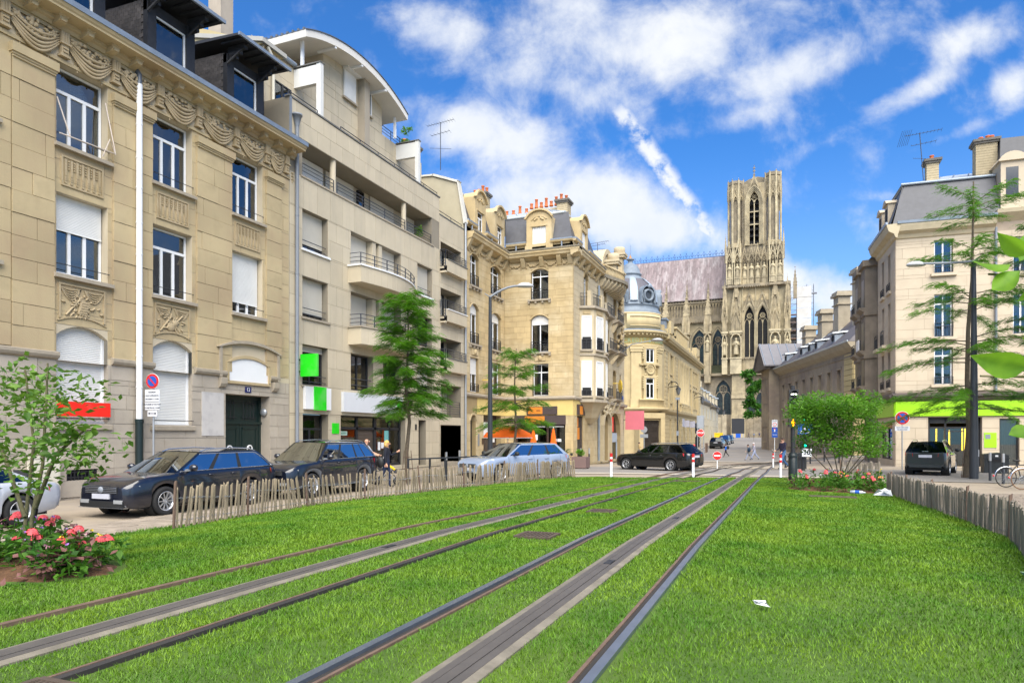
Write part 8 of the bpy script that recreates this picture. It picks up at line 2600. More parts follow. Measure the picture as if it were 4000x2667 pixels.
for x, y in((-9.3, 86), ):
	R=thing('iron_barrier', 'rusty iron lattice barrier at the left kerb', 'barrier', (x, y, gnd(x, y)))
	for k in range(3):q=MB(tr(x, y+k*.9, gnd(x, y)));q.box(-.05, .05, 0, .07, 0, 1.2);q.build('upright', RUST, R)
	for k in range(4):q=MB(tr(x, y, gnd(x, y)));q.tube([(0, 0, .1+k*.28), (0, 1.8, .4+k*.22)], .03, 5);q.build('lattice_bar', RUST, R)
def stake_mesh(m, name, w, d, seed):
	rs=random.Random(seed)
	q=MB()
	n=5
	V=[]
	for j, t in enumerate((0, .5, 1)):
		for i in range(n):
			a=2*PI*i/n
			k=rs.uniform(.8, 1.15)
			V.append((math.cos(a)*w/2*k, math.sin(a)*d/2*k, t+(rs.uniform(-.05, .03)if j==2 else 0)))
	q.add(V, [(j*n+i, j*n+(i+1)%n, (j+1)*n+(i+1)%n, (j+1)*n+i)for j in range(2)for i in range(n)]+[tuple(range(2*n, 3*n))])
	return q.mesh(name, m)
def paling(P, spacing, h, w, m, lab, seed, lean=.08, posts=2.1, hf=None):
	rs=random.Random(seed)
	x, y=P[0]
	R=thing('paling_fence', lab, 'fence', (x, y, float(gz(x, y))))
	ms=[stake_mesh(m, 'stake', w*k, .03*k+.008, seed*10+i)for i, k in enumerate((1, .8, 1.15, .9, 1.3))]
	pm=stake_mesh(RUST if h>.55 else m, 'post_stake', .05, .05, seed)
	tops, bots=[], []
	dist=0
	nextp=0
	lw=0
	for(xa, ya), (xb, yb)in zip(P[:-1], P[1:]):
		l=math.hypot(xb-xa, yb-ya)
		a=math.atan2(yb-ya, xb-xa)
		t=0
		while t<l:
			px, py=xa+(xb-xa)*t/l, ya+(yb-ya)*t/l
			z=float(gz(px, py))-.03
			dd=dist+t
			lw=.85*lw+rs.gauss(0, lean*.5)
			post=dd>=nextp
			if post:nextp+=posts
			hh=h*(rs.uniform(.93, 1.05)if not post else 1.12)
			o=link(bpy.data.objects.new('fence_post' if post else 'picket', pm if post else rs.choice(ms)))
			o.location=(px+rs.uniform(-.012, .012), py+rs.uniform(-.012, .012), z)
			o.rotation_euler=(rs.gauss(0, lean*.35), lw*(0 if post else 1), a+rs.uniform(-.25, .25))
			o.scale=(rs.uniform(.85, 1.2), 1, hh)
			adopt(o, R)
			tops.append((px+lw*.5*h*math.cos(a), py+.5*lw*h*math.sin(a)-.02, z+h*(.72+.03*math.sin(dd*3)-.05*abs(math.sin(dd*PI/posts)))))
			bots.append((px, py-.02, z+h*.22))
			t+=spacing*rs.uniform(.8, 1.2)*(hf(dd)if hf else 1)
		dist+=l
	for Q in(tops, bots):
		for e in(-.012, .012):
			q=MB();q.tube([(x_, y_+e, z_+(e if i%2 else-e))for i, (x_, y_, z_)in enumerate(Q)], .0035, 4, smooth=False);q.build('wire', GALV, R)
paling([(-8.95, 7.95), (-9.5, 10.5), (-9.85, 13.1), (-9.4, 15.5), (-8.95, 18.5), (-8.3, 21.5), (-7.5, 25.0)], .125, .70, .042, WOODL, 'long low chestnut paling fence between the lawn and the parked cars', 3, .11, hf=lambda d:.85 if d<11 else .58)
paling([(2.12, 6.6), (2.28, 8.3), (2.72, 10.8), (2.62, 14), (2.42, 17), (2.36, 19.9)], .078, .56, .062, WOOD, 'grey weathered paling fence along the right edge of the lawn', 5, .06)
paling([(1.7, 26.0), (2.3, 26.6), (2.95, 26.3)], .1, .72, .085, WOOD, 'short piece of grey paling fence behind the round shrub', 6, .12)
ORG=mat('orange_canvas', (.80, .13, .005), .8, var=.06)
x, y=-14.6, 35.5
R=thing('open_parasol', 'open orange parasol with white trim in front of the cafe', 'parasol', (x, y, gnd(x, y)))
q=MB(tr(x, y, 0));q.tube([(0, 0, 0), (0, 0, 2.3)], .025, 8);q.build('pole', WHITE, R)
q=MB(tr(x, y, 0))
G=[]
for i in range(25):
	a=2*PI*i/24
	k=1-.035*(i%3!=0)
	G.append([(0, 0, 2.34), (.7*math.cos(a)*k, .7*math.sin(a)*k, 2.22), (1.28*math.cos(a)*k, 1.28*math.sin(a)*k, 1.93), (1.42*math.cos(a)*k, 1.42*math.sin(a)*k, 1.78), (1.43*math.cos(a)*k, 1.43*math.sin(a)*k, 1.66)])
q.grid(G);q.build('canopy', ORG, R)
q=MB(tr(x, y, 0));q.tube([(g[4][0], g[4][1], 1.66)for g in G], .018, 5);q.build('white_trim', WHITE, R)
for k, (x, y, lab)in enumerate(((-14.28, 38.77, 'closed orange parasol nearer the street tree'), (-13.18, 39.3, 'closed orange parasol farther right by the planter'))):
	R=thing('closed_parasol', lab, 'parasol', (x, y, gnd(x, y)), group='closed orange parasols')
	q=MB(tr(x, y, gnd(x, y)));q.tube([(0, 0, 0), (0, 0, 2.36)], .028, 8);q.ball((0, 0, 2.37), .05, 8);q.build('pole', WHITE, R)
	q=MB(tr(x, y, gnd(x, y)))
	G=[[(r*math.cos(a)*(1+.22*(i%2)), r*math.sin(a)*(1+.22*(i%2)), z)for r, z in((.03, 2.32), (.09, 2.0), (.15, 1.5), (.21, 1.05), (.24, .98))]for i, a in enumerate(np.linspace(0, 2*PI, 17))]
	q.grid(G, smooth=False);q.build('folded_canopy', ORG, R)
x, y=-10.8, 37.0
z=gnd(x, y)
R=thing('box_planter', 'square plum coloured planter with small bright shrub beside the cafe corner', 'planter', (x, y, z))
q=MB(tr(x, y, z));q.box(-.42, .42, -.4, .4, .06, .68);q.build('box', mat('planter_plum', (.17, .11, .10), .7), R)
q=MB(tr(x, y, z));[q.box(a-.05, a+.05, b-.05, b+.05, 0, .06)for a in(-.33, .33)for b in(-.33, .33)];q.build('castors', IRON, R)
x, y=-11.65, 36.6
R=thing('palm_pot', 'terracotta pot holding a small fan palm in front of the cafe', 'potted palm', (x, y, gnd(x, y)))
q=MB(tr(x, y, gnd(x, y)));q.lathe([(.17, 0), (.24, .42), (.27, .43), (.27, .52), (.22, .52), (.0, .48)], 14);q.build('pot', TERRA, R)
FROND=mat('palm_green', (.075, .14, .03), .5, var=.2)
q=MB(tr(x, y, gnd(x, y)))
rs=random.Random(2)
q.tube([(0, 0, .45), (.01, 0, .8)], [.06, .05], 7)
for i in range(18):
	a, el=rs.uniform(0, 2*PI), rs.uniform(.3, 1.3)
	l=rs.uniform(.55, .8)
	P=[(math.cos(a)*l*t*math.cos(el), math.sin(a)*l*t*math.cos(el), .8+l*t*math.sin(el)-.35*t*t)for t in(0, .35, .7, 1)]
	for p0, p1 in zip(P[:-1], P[1:]):
		for s_ in(-1, 1):
			for u in(.2, .6, 1):
				c0=Vector(p0).lerp(Vector(p1), u)
				tip=c0+Vector((math.cos(a)*.1-s_*math.sin(a)*.16, math.sin(a)*.1+s_*math.cos(a)*.16, -.05))
				q.add([tuple(c0), tuple(c0+Vector((math.cos(a)*.03, math.sin(a)*.03, 0))), tuple(tip)], [(0, 1, 2)])
q.build('fronds', FROND, R)
for(x, y, lab)in((-12.6, 38.2, 'small black folding cafe table'), ):
	z=gnd(x, y)
	R=thing('cafe_table', lab, 'table', (x, y, z));q=MB(tr(x, y, z));q.box(-.3, .3, -.3, .3, .72, .75);q.build('top', IRON, R)
	for a in(-1, 1):
		q=MB(tr(x, y, z));q.tube([(-.25, a*.2, 0), (.25, a*.2, .72)], .015, 5);q.tube([(.25, a*.2, 0), (-.25, a*.2, .72)], .015, 5);q.build('leg', IRON, R)
for(x, y, a, lab)in((-13.2, 37.8, 0, 'black folding chair left of the cafe table'), (-12.0, 38.5, PI, 'black folding chair right of the cafe table')):
	z=gnd(x, y)
	R=thing('cafe_chair', lab, 'chair', (x, y, z), group='cafe chairs');M_=tr(x, y, z)@rot('Z', a)
	q=MB(M_);[q.box(-.2, .2, -.2+k*.1, -.13+k*.1, .44, .46)for k in range(4)];q.build('seat', IRON, R)
	q=MB(M_);q.box(-.23, -.2, -.2, .2, .7, .86);q.tube([(.2, -.2, 0), (-.22, -.2, .86)], .014, 5);q.tube([(.2, .2, 0), (-.22, .2, .86)], .014, 5);q.build('backrest', IRON, R)
	q=MB(M_);q.tube([(-.2, -.18, 0), (.18, -.18, .45)], .014, 5);q.tube([(-.2, .18, 0), (.18, .18, .45)], .014, 5);q.build('leg', IRON, R)
for(x, y, s_, lab, col)in((2.06, 18.3, .17, 'crumpled white plastic bag by the end of the right fence', WHITE), (-.18, 5.3, .05, 'scrap of white paper on the right hand grass', WHITE), (2.0, 7.4, .045, 'small pale leaf scrap on the grass near the right fence', mat('pale_leaf', (.3, .42, .25), .7))):
	rs=random.Random(int(y*10))
	z=float(gz(x, y))+.02
	V=[(x+rs.uniform(-1, 1)*s_*1.3, y+rs.uniform(-1, 1)*s_, z+rs.uniform(.1, 1)*s_*1.2)for _ in range(9)]
	q=MB();q.add(V, [(0, 1, 2), (2, 3, 4), (4, 5, 6), (6, 7, 8), (0, 4, 8), (1, 3, 5), (2, 6, 7), (0, 5, 7), (1, 8, 3)]);tag(q.build('litter_scrap', col), lab, 'litter')
z=float(gz(1.6, 18.9))+.05
R=thing('plastic_bottle', 'crushed clear plastic bottle with blue label before the right flower bed', 'bottle', (1.6, 18.9, z))
q=MB(tr(1.6, 18.9, z)@rot('Z', -.3)@rot('Y', PI/2));q.lathe([(0, -.16), (.045, -.16), (.05, 0), (.042, .1), (.018, .15), (.018, .18), (0, .18)], 10);q.build('body', mat('clear_plastic', (.5, .55, .6), .2), R)
q=MB(tr(1.6, 18.9, z)@rot('Z', -.3)@rot('Y', PI/2));q.lathe([(.051, -.05), (.051, .05)], 10);q.build('label', BLUE, R)
def leaf_mat(name, c1, c2, sc=.9, tr=.35, rnd=0.0):
	m=mat(name, c1, .55, var=.3, scale=7, col2=c2, col2s=sc, col2t=(.38, .6), rnd=rnd, spec=.35)
	N, L=m.node_tree.nodes, m.node_tree.links
	p, o=N['Principled BSDF'], N['Material Output']
	t=N.new('ShaderNodeBsdfTranslucent')
	t.inputs[0].default_value=(c2[0]*1.3, c2[1]*1.3, c2[2], 1)
	x=N.new('ShaderNodeMixShader')
	x.inputs[0].default_value=tr
	L.new(p.outputs[0], x.inputs[1])
	L.new(t.outputs[0], x.inputs[2])
	L.new(x.outputs[0], o.inputs[0])
	return m
LOCUST=leaf_mat('locust_leaf', (.045, .145, .012), (.105, .27, .018))
LOCUSTD=leaf_mat('locust_leaf_dark', (.03, .105, .012), (.06, .18, .018))
SHRUBL=leaf_mat('shrub_leaf', (.045, .135, .012), (.13, .30, .02), 1.4)
SAPL=leaf_mat('sapling_leaf', (.05, .13, .018), (.13, .24, .03), 5, .3, .2)
BARK=mat('bark', (.12, .095, .065), .9, var=.3, scale=12, bump=.5)
BARKG=mat('mossy_bark', (.13, .12, .06), .9, var=.3, scale=14, bump=.5)
def unitv(a):
	return a/np.maximum(np.linalg.norm(a, axis=-1, keepdims=True), 1e-9)
def fronds(P, D, L, n=9, w=.055, droop=.5, rs=None):
	"""pinnate leaves: P origins, D directions, L lengths -> verts, quads"""
	N=len(P)
	t=np.linspace(.12, 1, n)
	rach=P[:, None, :]+D[:, None, :]*(L[:, None]*t)[..., None]
	rach[..., 2]-=droop*L[:, None]*t**2
	side=unitv(np.cross(D, np.array([0, 0, 1.0])+rs.normal(0, .35, (N, 3))))
	out=[]
	for s in(-1, 1):
		l=(w*(1-.45*np.abs(t-.45))*rs.uniform(.8, 1.2, (N, n)))[..., None]
		tip=rach+s*side[:, None, :]*l*1.0+D[:, None, :]*l*.5
		tip[..., 2]-=l[..., 0]*rs.uniform(.1, .6, (N, n))
		mid=(rach+tip)/2
		b=D[:, None, :]*l*.20
		out.append(np.stack([rach, mid+b, tip, mid-b], 2))
	V=np.concatenate(out, 1).reshape(-1, 3)
	return V, np.arange(len(V)).reshape(-1, 4)
def locust(x, y, top, base, rad, lab, seed, m=LOCUST, nb=46, guard=True, lean=0, dens=1.0, trunk_r=.09, shape=None, fl=.30, gap=0):
	z=gnd(x, y)
	R=thing('honey_locust', lab, 'tree', (x, y, z), group='honey locust street trees')
	rs=np.random.RandomState(seed)
	q=MB()
	H=top-.3
	tp=[(x+lean*(k/6)**2+.06*math.sin(k*2+seed), y+.05*math.cos(k*3), z+(H-z)*k/6)for k in range(7)]
	q.tube(tp, [trunk_r*(1-.13*k)for k in range(7)], 8)
	q.build('trunk', BARK, R)
	q=MB()
	Ps, Ds, Ls=[], [], []
	for i in range(nb):
		f=(i+.5)/nb
		f=f if not gap else(f//.2)*.2+(f%.2)*.55
		zz=base+(top-.15-base)*f
		a=i*2.4+rs.uniform(-.5, .5)
		rr=rad*(shape(f)if shape else(1-f)**.7*.95+.12)*rs.uniform(.7, 1.12)
		up=rs.uniform(.0, .22)+.35*f
		k=min(max((zz-z)/(H-z), 0), 1)
		p0=np.array([x+lean*k**2, y, zz])
		d=np.array([math.cos(a), math.sin(a), up])
		pts=[p0+d*rr*t+np.array([0, 0, -.25*rr*t*t])for t in(0, .3, .6, 1)]
		q.tube([tuple(p)for p in pts], [.03*(1.2-f), .02, .013, .005], 5)
		nf=int(rr*88*dens)
		for j in range(nf):
			t=rs.uniform(.12, 1.02)**.8
			p=p0+d*rr*t+np.array([0, 0, -.25*rr*t*t])
			aa=a+rs.choice((-1, 1))*rs.uniform(.2, 1.3)
			Ps.append(p+rs.normal(0, .07, 3))
			Ds.append((math.cos(aa), math.sin(aa), rs.uniform(-.05, .4)))
			Ls.append(rs.uniform(.6, 1.25)*fl)
	q.build('branches', BARK, R)
	V, F=fronds(np.array(Ps), unitv(np.array(Ds)), np.array(Ls), rs=rs, w=fl*.2)
	o=link(bpy.data.objects.new('crown', fast_mesh('crown', V, F, m)))
	adopt(o, R)
	if guard:
		for k in range(4):
			a=k*PI/2+.4
			q=MB(tr(x, y, z));q.tube([(.24*math.cos(a), .24*math.sin(a), 0), (.13*math.cos(a), .13*math.sin(a), 1.25)], .014, 5);q.build('guard_stake', RUST, R)
		for zz, rr in((.1, .235), (.55, .19), (1.0, .15)):
			q=MB(tr(x, y, z));q.tube([(rr*math.cos(a), rr*math.sin(a), zz)for a in np.linspace(0, 2*PI, 13)], .011, 5);q.build('guard_ring', RUST, R)
locust(-13.6, 22.9, 7.35, 2.55, 1.95, 'dense green honey locust in a rusty guard in front of the pale apartments', 4, nb=70, dens=1.25, shape=lambda f:.95-.55*f if f>.12 else .75)
locust(-13.4, 33.6, 6.7, 2.2, 2.5, 'open light green honey locust in front of the yellow corner house', 9, nb=44, dens=.8, shape=lambda f:.92-.55*f, gap=1)
locust(7.15, 34.6, 13.0, 2.9, 3.9, 'tall layered honey locust in front of the pink corner house at right', 12, nb=60, dens=.62, shape=lambda f:(.85-.45*f)*(1.1 if f<.5 else 1), trunk_r=.13, gap=1, lean=.3)
locust(10.6, 31.5, 11.5, 3.2, 3.6, 'dark dense honey locust at the right edge of the view', 15, nb=62, dens=.8, m=LOCUSTD, shape=lambda f:.95-.4*f, guard=False, trunk_r=.12)
def leaf_geo(P, Nn, D, s):
	"""diamond leaves with a fold: points, normals, directions, sizes"""
	sd=unitv(np.cross(Nn, D))
	s=s[:, None]
	a, b=P, P+D*s
	m1, m2=P+D*s*.45+sd*s*.27+Nn*s*.06, P+D*s*.45-sd*s*.27+Nn*s*.06
	V=np.stack([a, m1, b, m2], 1).reshape(-1, 3)
	return V, np.arange(len(V)).reshape(-1, 4)
def big_leaf(m):
	q=MB()
	n=6
	G=[]
	for i in range(n+1):
		t=i/n
		w=.27*math.sin(PI*t**.8)+.004
		G.append([(t, k*w, .10*abs(k)*w*4-.18*t*t)for k in(-1, -.5, 0, .5, 1)])
	return q.grid(G).mesh('leaf', m)
def bushy(name, lab, cat, x, y, z, stems, clumps, n, size, m, bark, seed, parts=0, stem_r=.02):
	"""stems: list of polylines; clumps: (cx,cy,cz,r) in local metres"""
	R=thing(name, lab, cat, (x, y, z))
	for s_ in stems:
		q=MB(tr(x, y, z));q.tube(s_, [stem_r*(1-.8*i/len(s_))for i in range(len(s_))], 7);q.build('stem', bark, R)
	rs=np.random.RandomState(seed)
	c=np.array(clumps)
	k=rs.choice(len(c), n, p=c[:, 3]**2/(c[:, 3]**2).sum())
	d=unitv(rs.normal(0, 1, (n, 3)))
	P=c[k, :3]+d*(c[k, 3]*rs.uniform(.25, 1.05, n)**.5)[:, None]*np.array([1, 1, .75])+np.array([x, y, z])
	Nn=unitv(rs.normal(0, .55, (n, 3))+np.array([0, 0, 1.0]))
	D=unitv(np.cross(Nn, rs.normal(0, 1, (n, 3))))
	s=size*rs.uniform(.6, 1.25, n)
	dist=np.linalg.norm(P-np.array([0, 0, 1.8]), axis=1)if parts else np.arange(n)
	o_=np.argsort(dist)
	if parts:
		me=big_leaf(m)
		for i in o_[:parts]:
			M_=Matrix((D[i], np.cross(Nn[i], D[i]), Nn[i])).transposed()
			lf=link(bpy.data.objects.new('leaf', me))
			lf.matrix_world=Matrix.Translation(P[i])@M_.to_4x4()@Matrix.Scale(s[i], 4)
			adopt(lf, R)
	r_=o_[parts:]
	if len(r_):
		V, F=leaf_geo(P[r_], Nn[r_], D[r_], s[r_])
		o=link(bpy.data.objects.new('foliage', fast_mesh('foliage', V, F, m)))
		tag(adopt(o, R), kind='stuff')
	return R
rs=random.Random(21)
cl=[(rs.uniform(-1, 1)*1.05, rs.uniform(-.9, .9), 1.75+rs.uniform(-.62, .62), rs.uniform(.3, .5))for _ in range(34)]
cl=[c for c in cl if(c[0]/1.15)**2+((c[2]-1.7)/.8)**2<1.1]
st=[[(rs.uniform(-.15, .15), rs.uniform(-.1, .1), 0), (a*.3, .05, .5), (a*.75, .1*a, 1.0), (a*.95, .1, 1.75)]for a in(-1.0, -.55, -.2, .1, .45, .8, 1.0)]
bushy('round_shrub', 'round many stemmed green shrub rising from the right hand flower bed', 'shrub', 1.33, 20.9, .33, st, cl, 15000, .085, SHRUBL, BARK, 3)
cl=[(rs.uniform(-.9, .85), rs.uniform(-.5, .5), 1.35+rs.uniform(-.5, .6), rs.uniform(.14, .26))for _ in range(42)]
cl=[c for c in cl if abs(c[0])<.95-abs(c[2]-1.3)*.9]+[(.62, -.1, 1.28, .14), (.85, -.1, 1.3, .1), (.45, 0, 1.2, .18), (-.1, 0, 1.95, .12), (.2, 0, 1.85, .1), (.1, 0, 1.55, .2)]
st=[[(-.05, 0, 0), (.0, 0, .5), (.12, .02, 1.0), (.2, 0, 1.6), (.22, 0, 1.95)], [(-.15, 0, 0), (-.12, .03, .6), (-.05, .05, 1.2), (-.1, .0, 1.9)], [(.05, 0, .6), (.4, -.05, 1.1), (.85, -.1, 1.32)], [(-.1, 0, .5), (-.5, .05, 1.1), (-.7, 0, 1.5)]]
bushy('young_tree', 'slender young leafy tree above the flowers at the left edge', 'tree', -6.62, 4.28, .54, st, cl, 1500, .085, SAPL, BARKG, 8, 300, .022)
BIGL=leaf_mat('broad_leaf', (.12, .27, .02), (.22, .42, .03), 9, .4, .25)
R=thing('broad_leaved_branch', 'large bright green leaves on thin branches hanging in at the right edge', 'branch', (2.3, 2.0, 1.9))
me=big_leaf(BIGL)
rs=random.Random(4)
c_, s_=math.cos(YAW), math.sin(YAW)
def at(lat, dep, z):return Vector((-s_*dep+c_*lat, c_*dep+s_*lat, z))
for(l0, z0, l1, z1)in((2.15, 2.38, 1.78, 2.42), (2.15, 2.0, 1.75, 2.04)):
	q=MB();q.tube([at(l0, 2.6, z0), at((l0+l1)/2, 2.58, (z0+z1)/2+.02), at(l1, 2.55, z1)], [.008, .006, .004], 6);q.build('twig', BARKG, R)
for(l, z, ang, sz)in((1.86, 2.47, 150, .13), (1.84, 2.45, 185, .15), (1.86, 2.42, 215, .14), (1.9, 2.44, 265, .14), (1.93, 2.48, 60, .15), (1.96, 2.49, 100, .13), (2.0, 2.43, 300, .13), (1.92, 2.4, 235, .12), (1.83, 2.06, 172, .19), (1.9, 2.03, 20, .14), (1.95, 2.0, 10, .15), (1.97, 2.1, 165, .17), (1.9, 1.82, 8, .13), (1.99, 2.52, 130, .14)):
	lf=link(bpy.data.objects.new('leaf', me))
	v=at(l, 2.55+rs.uniform(-.15, .1), z)
	lf.matrix_world=Matrix.Translation(v)@Matrix.Rotation(YAW, 4, 'Z')@Matrix.Rotation(-math.radians(ang), 4, 'Y')@Matrix.Rotation(rs.uniform(.5, 1.3)*rs.choice((-1, 1)), 4, 'X')@Matrix.Scale(sz, 4)
	adopt(lf, R)
for(nm, lab, x, y, z, rd, hh, n, sz)in(('ivy_tree', 'dark ragged tree between the cathedral and the pedimented pavilion', -6.6, 150, .7, 2.2, 14, 2500, .7), ('terrace_olive', 'small olive tree in a pot on the roof terrace of the apartments', -20.6, 34.6, 18.3, .38, 1.3, 500, .12), ('loggia_plant', 'leafy plant on the loggia at the right end of the apartments', -19.6, 34.2, 12.9, .3, .7, 260, .1), ('planter_shrub', 'small bright green shrub growing in the square planter', -10.8, 37, .55, .3, .4, 420, .1)):
	cl=[(rs.uniform(-.6, .6)*rd, rs.uniform(-.5, .5)*rd, hh*rs.uniform(.35, 1), rd*rs.uniform(.3, .55))for _ in range(12)]
	bushy(nm, lab, 'tree' if 'tree' in nm or 'olive' in nm else 'plant', x, y, z, [[(0, 0, -.1), (0, 0, hh*.6)]], cl, n, sz, LOCUSTD if n>600 else SHRUBL, BARK, 5)
PETAL={k:mat('petal_'+k, c, .6, var=.15, scale=30)for k, c in dict(coral=(.75, .10, .11), pink=(.62, .28, .36), mauve=(.36, .16, .50), yellow=(.80, .58, .02), red=(.60, .02, .015), white=(.7, .68, .66)).items()}
FOL=leaf_mat('bed_leaf', (.035, .12, .015), (.09, .22, .02), 6)
FOLP=mat('purple_leaf', (.16, .07, .06), .7, var=.3, scale=20)
def flower_bed(x, y, rx, ry, n, seed, side, lh=.32):
	rs=random.Random(seed)
	z=float(gz(x, y))
	q=MB()
	G=[[(x+rx*r*math.cos(a)*(1+.08*math.sin(5*a)), y+ry*r*math.sin(a), z+.10*(1-r*r)+.012*math.sin(23*a+9*r))for r in(0, .3, .55, .8, 1, 1.08)]for a in np.linspace(0, 2*PI, 33)]
	q.grid(G);tag(q.build('flower_bed_soil', SOIL), 'brown bark mulch of the %s flower bed'%side, kind='structure')
	kinds=list(PETAL)
	for i in range(n):
		a, r=rs.uniform(0, 2*PI), math.sqrt(rs.random())*.9
		px, py=x+rx*r*math.cos(a), y+ry*r*math.sin(a)
		k=rs.choice(['coral', 'coral', 'pink', 'mauve', 'yellow', 'red']+([]if side=='left' else['yellow', 'white']))
		hgt=lh*rs.uniform(.45, 1.1)
		R=thing('flowering_plant', '%s flowers on a leafy plant in the %s flower bed'%({'coral':'coral pink', 'red':'small red', 'pink':'pale pink', 'mauve':'mauve', 'yellow':'yellow', 'white':'white'}[k], side), 'flower', (px, py, z), group='bedding plants in the %s bed'%side)
		nr=np.random.RandomState(i+seed)
		m_=60
		P=np.array([px, py, z+.06])+nr.normal(0, 1, (m_, 3))*np.array([.09, .09, 0])+np.array([0, 0, 1])*nr.uniform(0, hgt, (m_, 1))
		Nn=unitv(nr.normal(0, .5, (m_, 3))+np.array([0, 0, 1]))
		D=unitv(np.cross(Nn, nr.normal(0, 1, (m_, 3))))
		V, F=leaf_geo(P, Nn, D, nr.uniform(.05, .12, m_))
		adopt(link(bpy.data.objects.new('foliage', fast_mesh('foliage', V, F, FOLP if k=='pink' else FOL))), R)
		for j in range(rs.randint(1, 3)):
			fx, fy, fz=px+rs.uniform(-.07, .07), py+rs.uniform(-.07, .07), z+.06+hgt*rs.uniform(.85, 1.15)
			q=MB();q.tube([(px, py, z+.05), (fx, fy, fz)], .005, 4);q.build('stalk', FOL, R)
			q=MB()
			big=k in('coral', )
			for t in range(22 if big else 7):
				d=Vector((rs.gauss(0, 1), rs.gauss(0, 1), abs(rs.gauss(0, 1))+.2)).normalized()
				rr=.052 if big else .022
				c=Vector((fx, fy, fz))+d*rr*.8
				u=d.orthogonal().normalized()*rr*.5
				w=d.cross(u)
				q.add([tuple(c+u), tuple(c+w), tuple(c-u), tuple(c-w)], [(0, 1, 2, 3)])
			q.build('blossom', PETAL[k], R)
flower_bed(-6.75, 4.35, 1.0, .62, 34, 5, 'left', .36)
flower_bed(1.3, 20.3, 1.35, 1.25, 44, 9, 'right', .45)
def grass():
	rs=np.random.RandomState(1)
	n=1300000
	u=rs.rand(n)
	y=-2+30*u**1.9
	xl, xr=lawn_x(y, -1)-.04, lawn_x(y, 1)+.12
	x=xl+(xr-xl)*rs.rand(n)
	ok=(y<lawn_end(x)+.05+.12*rs.rand(n))
	for x0, w in((-2.3, .075), (-.975, .075), (-4.83, .045), (-3.525, .06), (-1.635, .15), (-4.17, .14)):
		ok&=np.abs(x-x0)>w+.03*rs.rand(n)
	for cx_, cy_, a, b in((-6.75, 4.35, 1.02, .64), (1.3, 20.3, 1.3, 1.2)):
		ok&=((x-cx_)/a)**2+((y-cy_)/b)**2>1
	for cx_, cy_, w, d in((-2.93, 8.1, .44, .42), (-3.0, 11.6, .42, .45), (-3.05, 22.8, .8, .55), (.95, 17.3, .95, .35), (-3.42, 2.1, .3, .5)):
		ok&=(np.abs(x-cx_)>w/2)|(np.abs(y-cy_)>d/2)
	dep=-math.sin(YAW)*x+math.cos(YAW)*y
	lat=math.cos(YAW)*x+math.sin(YAW)*y
	ok&=(dep>1.2)&(np.abs(lat)<dep*.95+1.5)
	x, y, dep=x[ok], y[ok], dep[ok]
	n=len(x)
	z=gz(x, y)
	a=rs.uniform(0, 2*PI, n)
	fld=.5+.5*np.sin(x*2.1+3*np.sin(y*.7))*np.sin(y*1.3+x)
	h=(.014+.018*rs.rand(n))*(.75+.6*fld)*np.clip(.9+dep*.03, 1, 1.6)
	edge=np.minimum(np.abs(x-lawn_x(y, -1)), np.abs(x-lawn_x(y, 1)))
	h*=np.where(edge<.12, 1.0+1.3*rs.rand(n), 1)
	w=.0024*np.clip(dep/3.0, 1, 7)
	ln=h*rs.uniform(.2, 1.1, n)
	b=rs.uniform(0, 2*PI, n)
	V=np.stack([np.stack([x-w*np.cos(a), y-w*np.sin(a), z-.002], -1), np.stack([x+w*np.cos(a), y+w*np.sin(a), z-.002], -1), np.stack([x+ln*np.cos(b), y+ln*np.sin(b), z+h], -1)], 1).reshape(-1, 3)
	m=mat('grass_blade', (.055, .15, .007), .5, var=.5, scale=26, col2=(.135, .235, .013), col2s=1.1, col2t=(.36, .66), spec=.25)
	o=link(bpy.data.objects.new('grass', fast_mesh('grass', V, np.arange(len(V)).reshape(-1, 3), m)))
	tag(o, 'short bright green grass of the tramway lawn', kind='stuff')
grass()
def paint(name, c, rough=.28):
	return mat(name, c, rough, var=.03, scale=2, coat=1.0, spec=.5)
CARGLASS=glass_mat('car_glass', (.13, .15, .155), (.42, .46, .50), .04)
TYRE=mat('tyre', (.018, .018, .019), .85, var=.2, scale=20)
ALLOY=mat('alloy', (.52, .53, .55), .3, metal=.7)
CHROME=mat('chrome', (.65, .67, .70), .15, metal=.9)
BLKP=mat('black_plastic', (.016, .017, .018), .55)
REDL=mat('tail_lens', (.50, .012, .015), .15, coat=1)
HEADL=mat('head_lens', (.58, .60, .62), .12, metal=.5, coat=1)
PLATE=mat('blank_plate', (.42, .43, .48), .5, var=.05, scale=8)
SEAT=mat('car_seat', (.035, .035, .038), .8)
def wheel(R, x, y, r, spokes, side):
	M_=tr(x, y, r)@rot('X', -side*PI/2)
	R_=[(.62*r, -.09), (.66*r, .09), (.93*r, .105), (r, .07), (r, -.09), (.7*r, -.11)]
	q=MB(M_);q.lathe(R_, 28);w=q.build('wheel', TYRE, R, local=True)
	q=MB(M_)
	q.lathe([(.64*r, -.08), (.64*r, .075), (.68*r, .10), (.60*r, .085), (.58*r, -.05)], 28)
	q.lathe([(0, .06), (.12*r, .065), (.15*r, .03)], 14)
	for k in range(spokes):
		a=2*PI*k/spokes
		c, s=math.cos(a), math.sin(a)
		wd_=r*(.5 if spokes<7 else .3)/spokes*2.2
		P=[]
		for rr, h, ww in((.1*r, .07, wd_*.8), (.62*r, .085, wd_)):
			for t in(-1, 1):
				for z in(h-.03, h):P.append((c*rr-s*ww*t*.5, s*rr+c*ww*t*.5, z))
		q.hexa([P[0], P[4], P[6], P[2], P[1], P[5], P[7], P[3]])
	q.build('rim', ALLOY, w, local=True)
	q=MB(M_);q.lathe([(0, -.04), (.6*r, -.04)], 20);q.build('brake_shadow', BLKP, w, local=True)
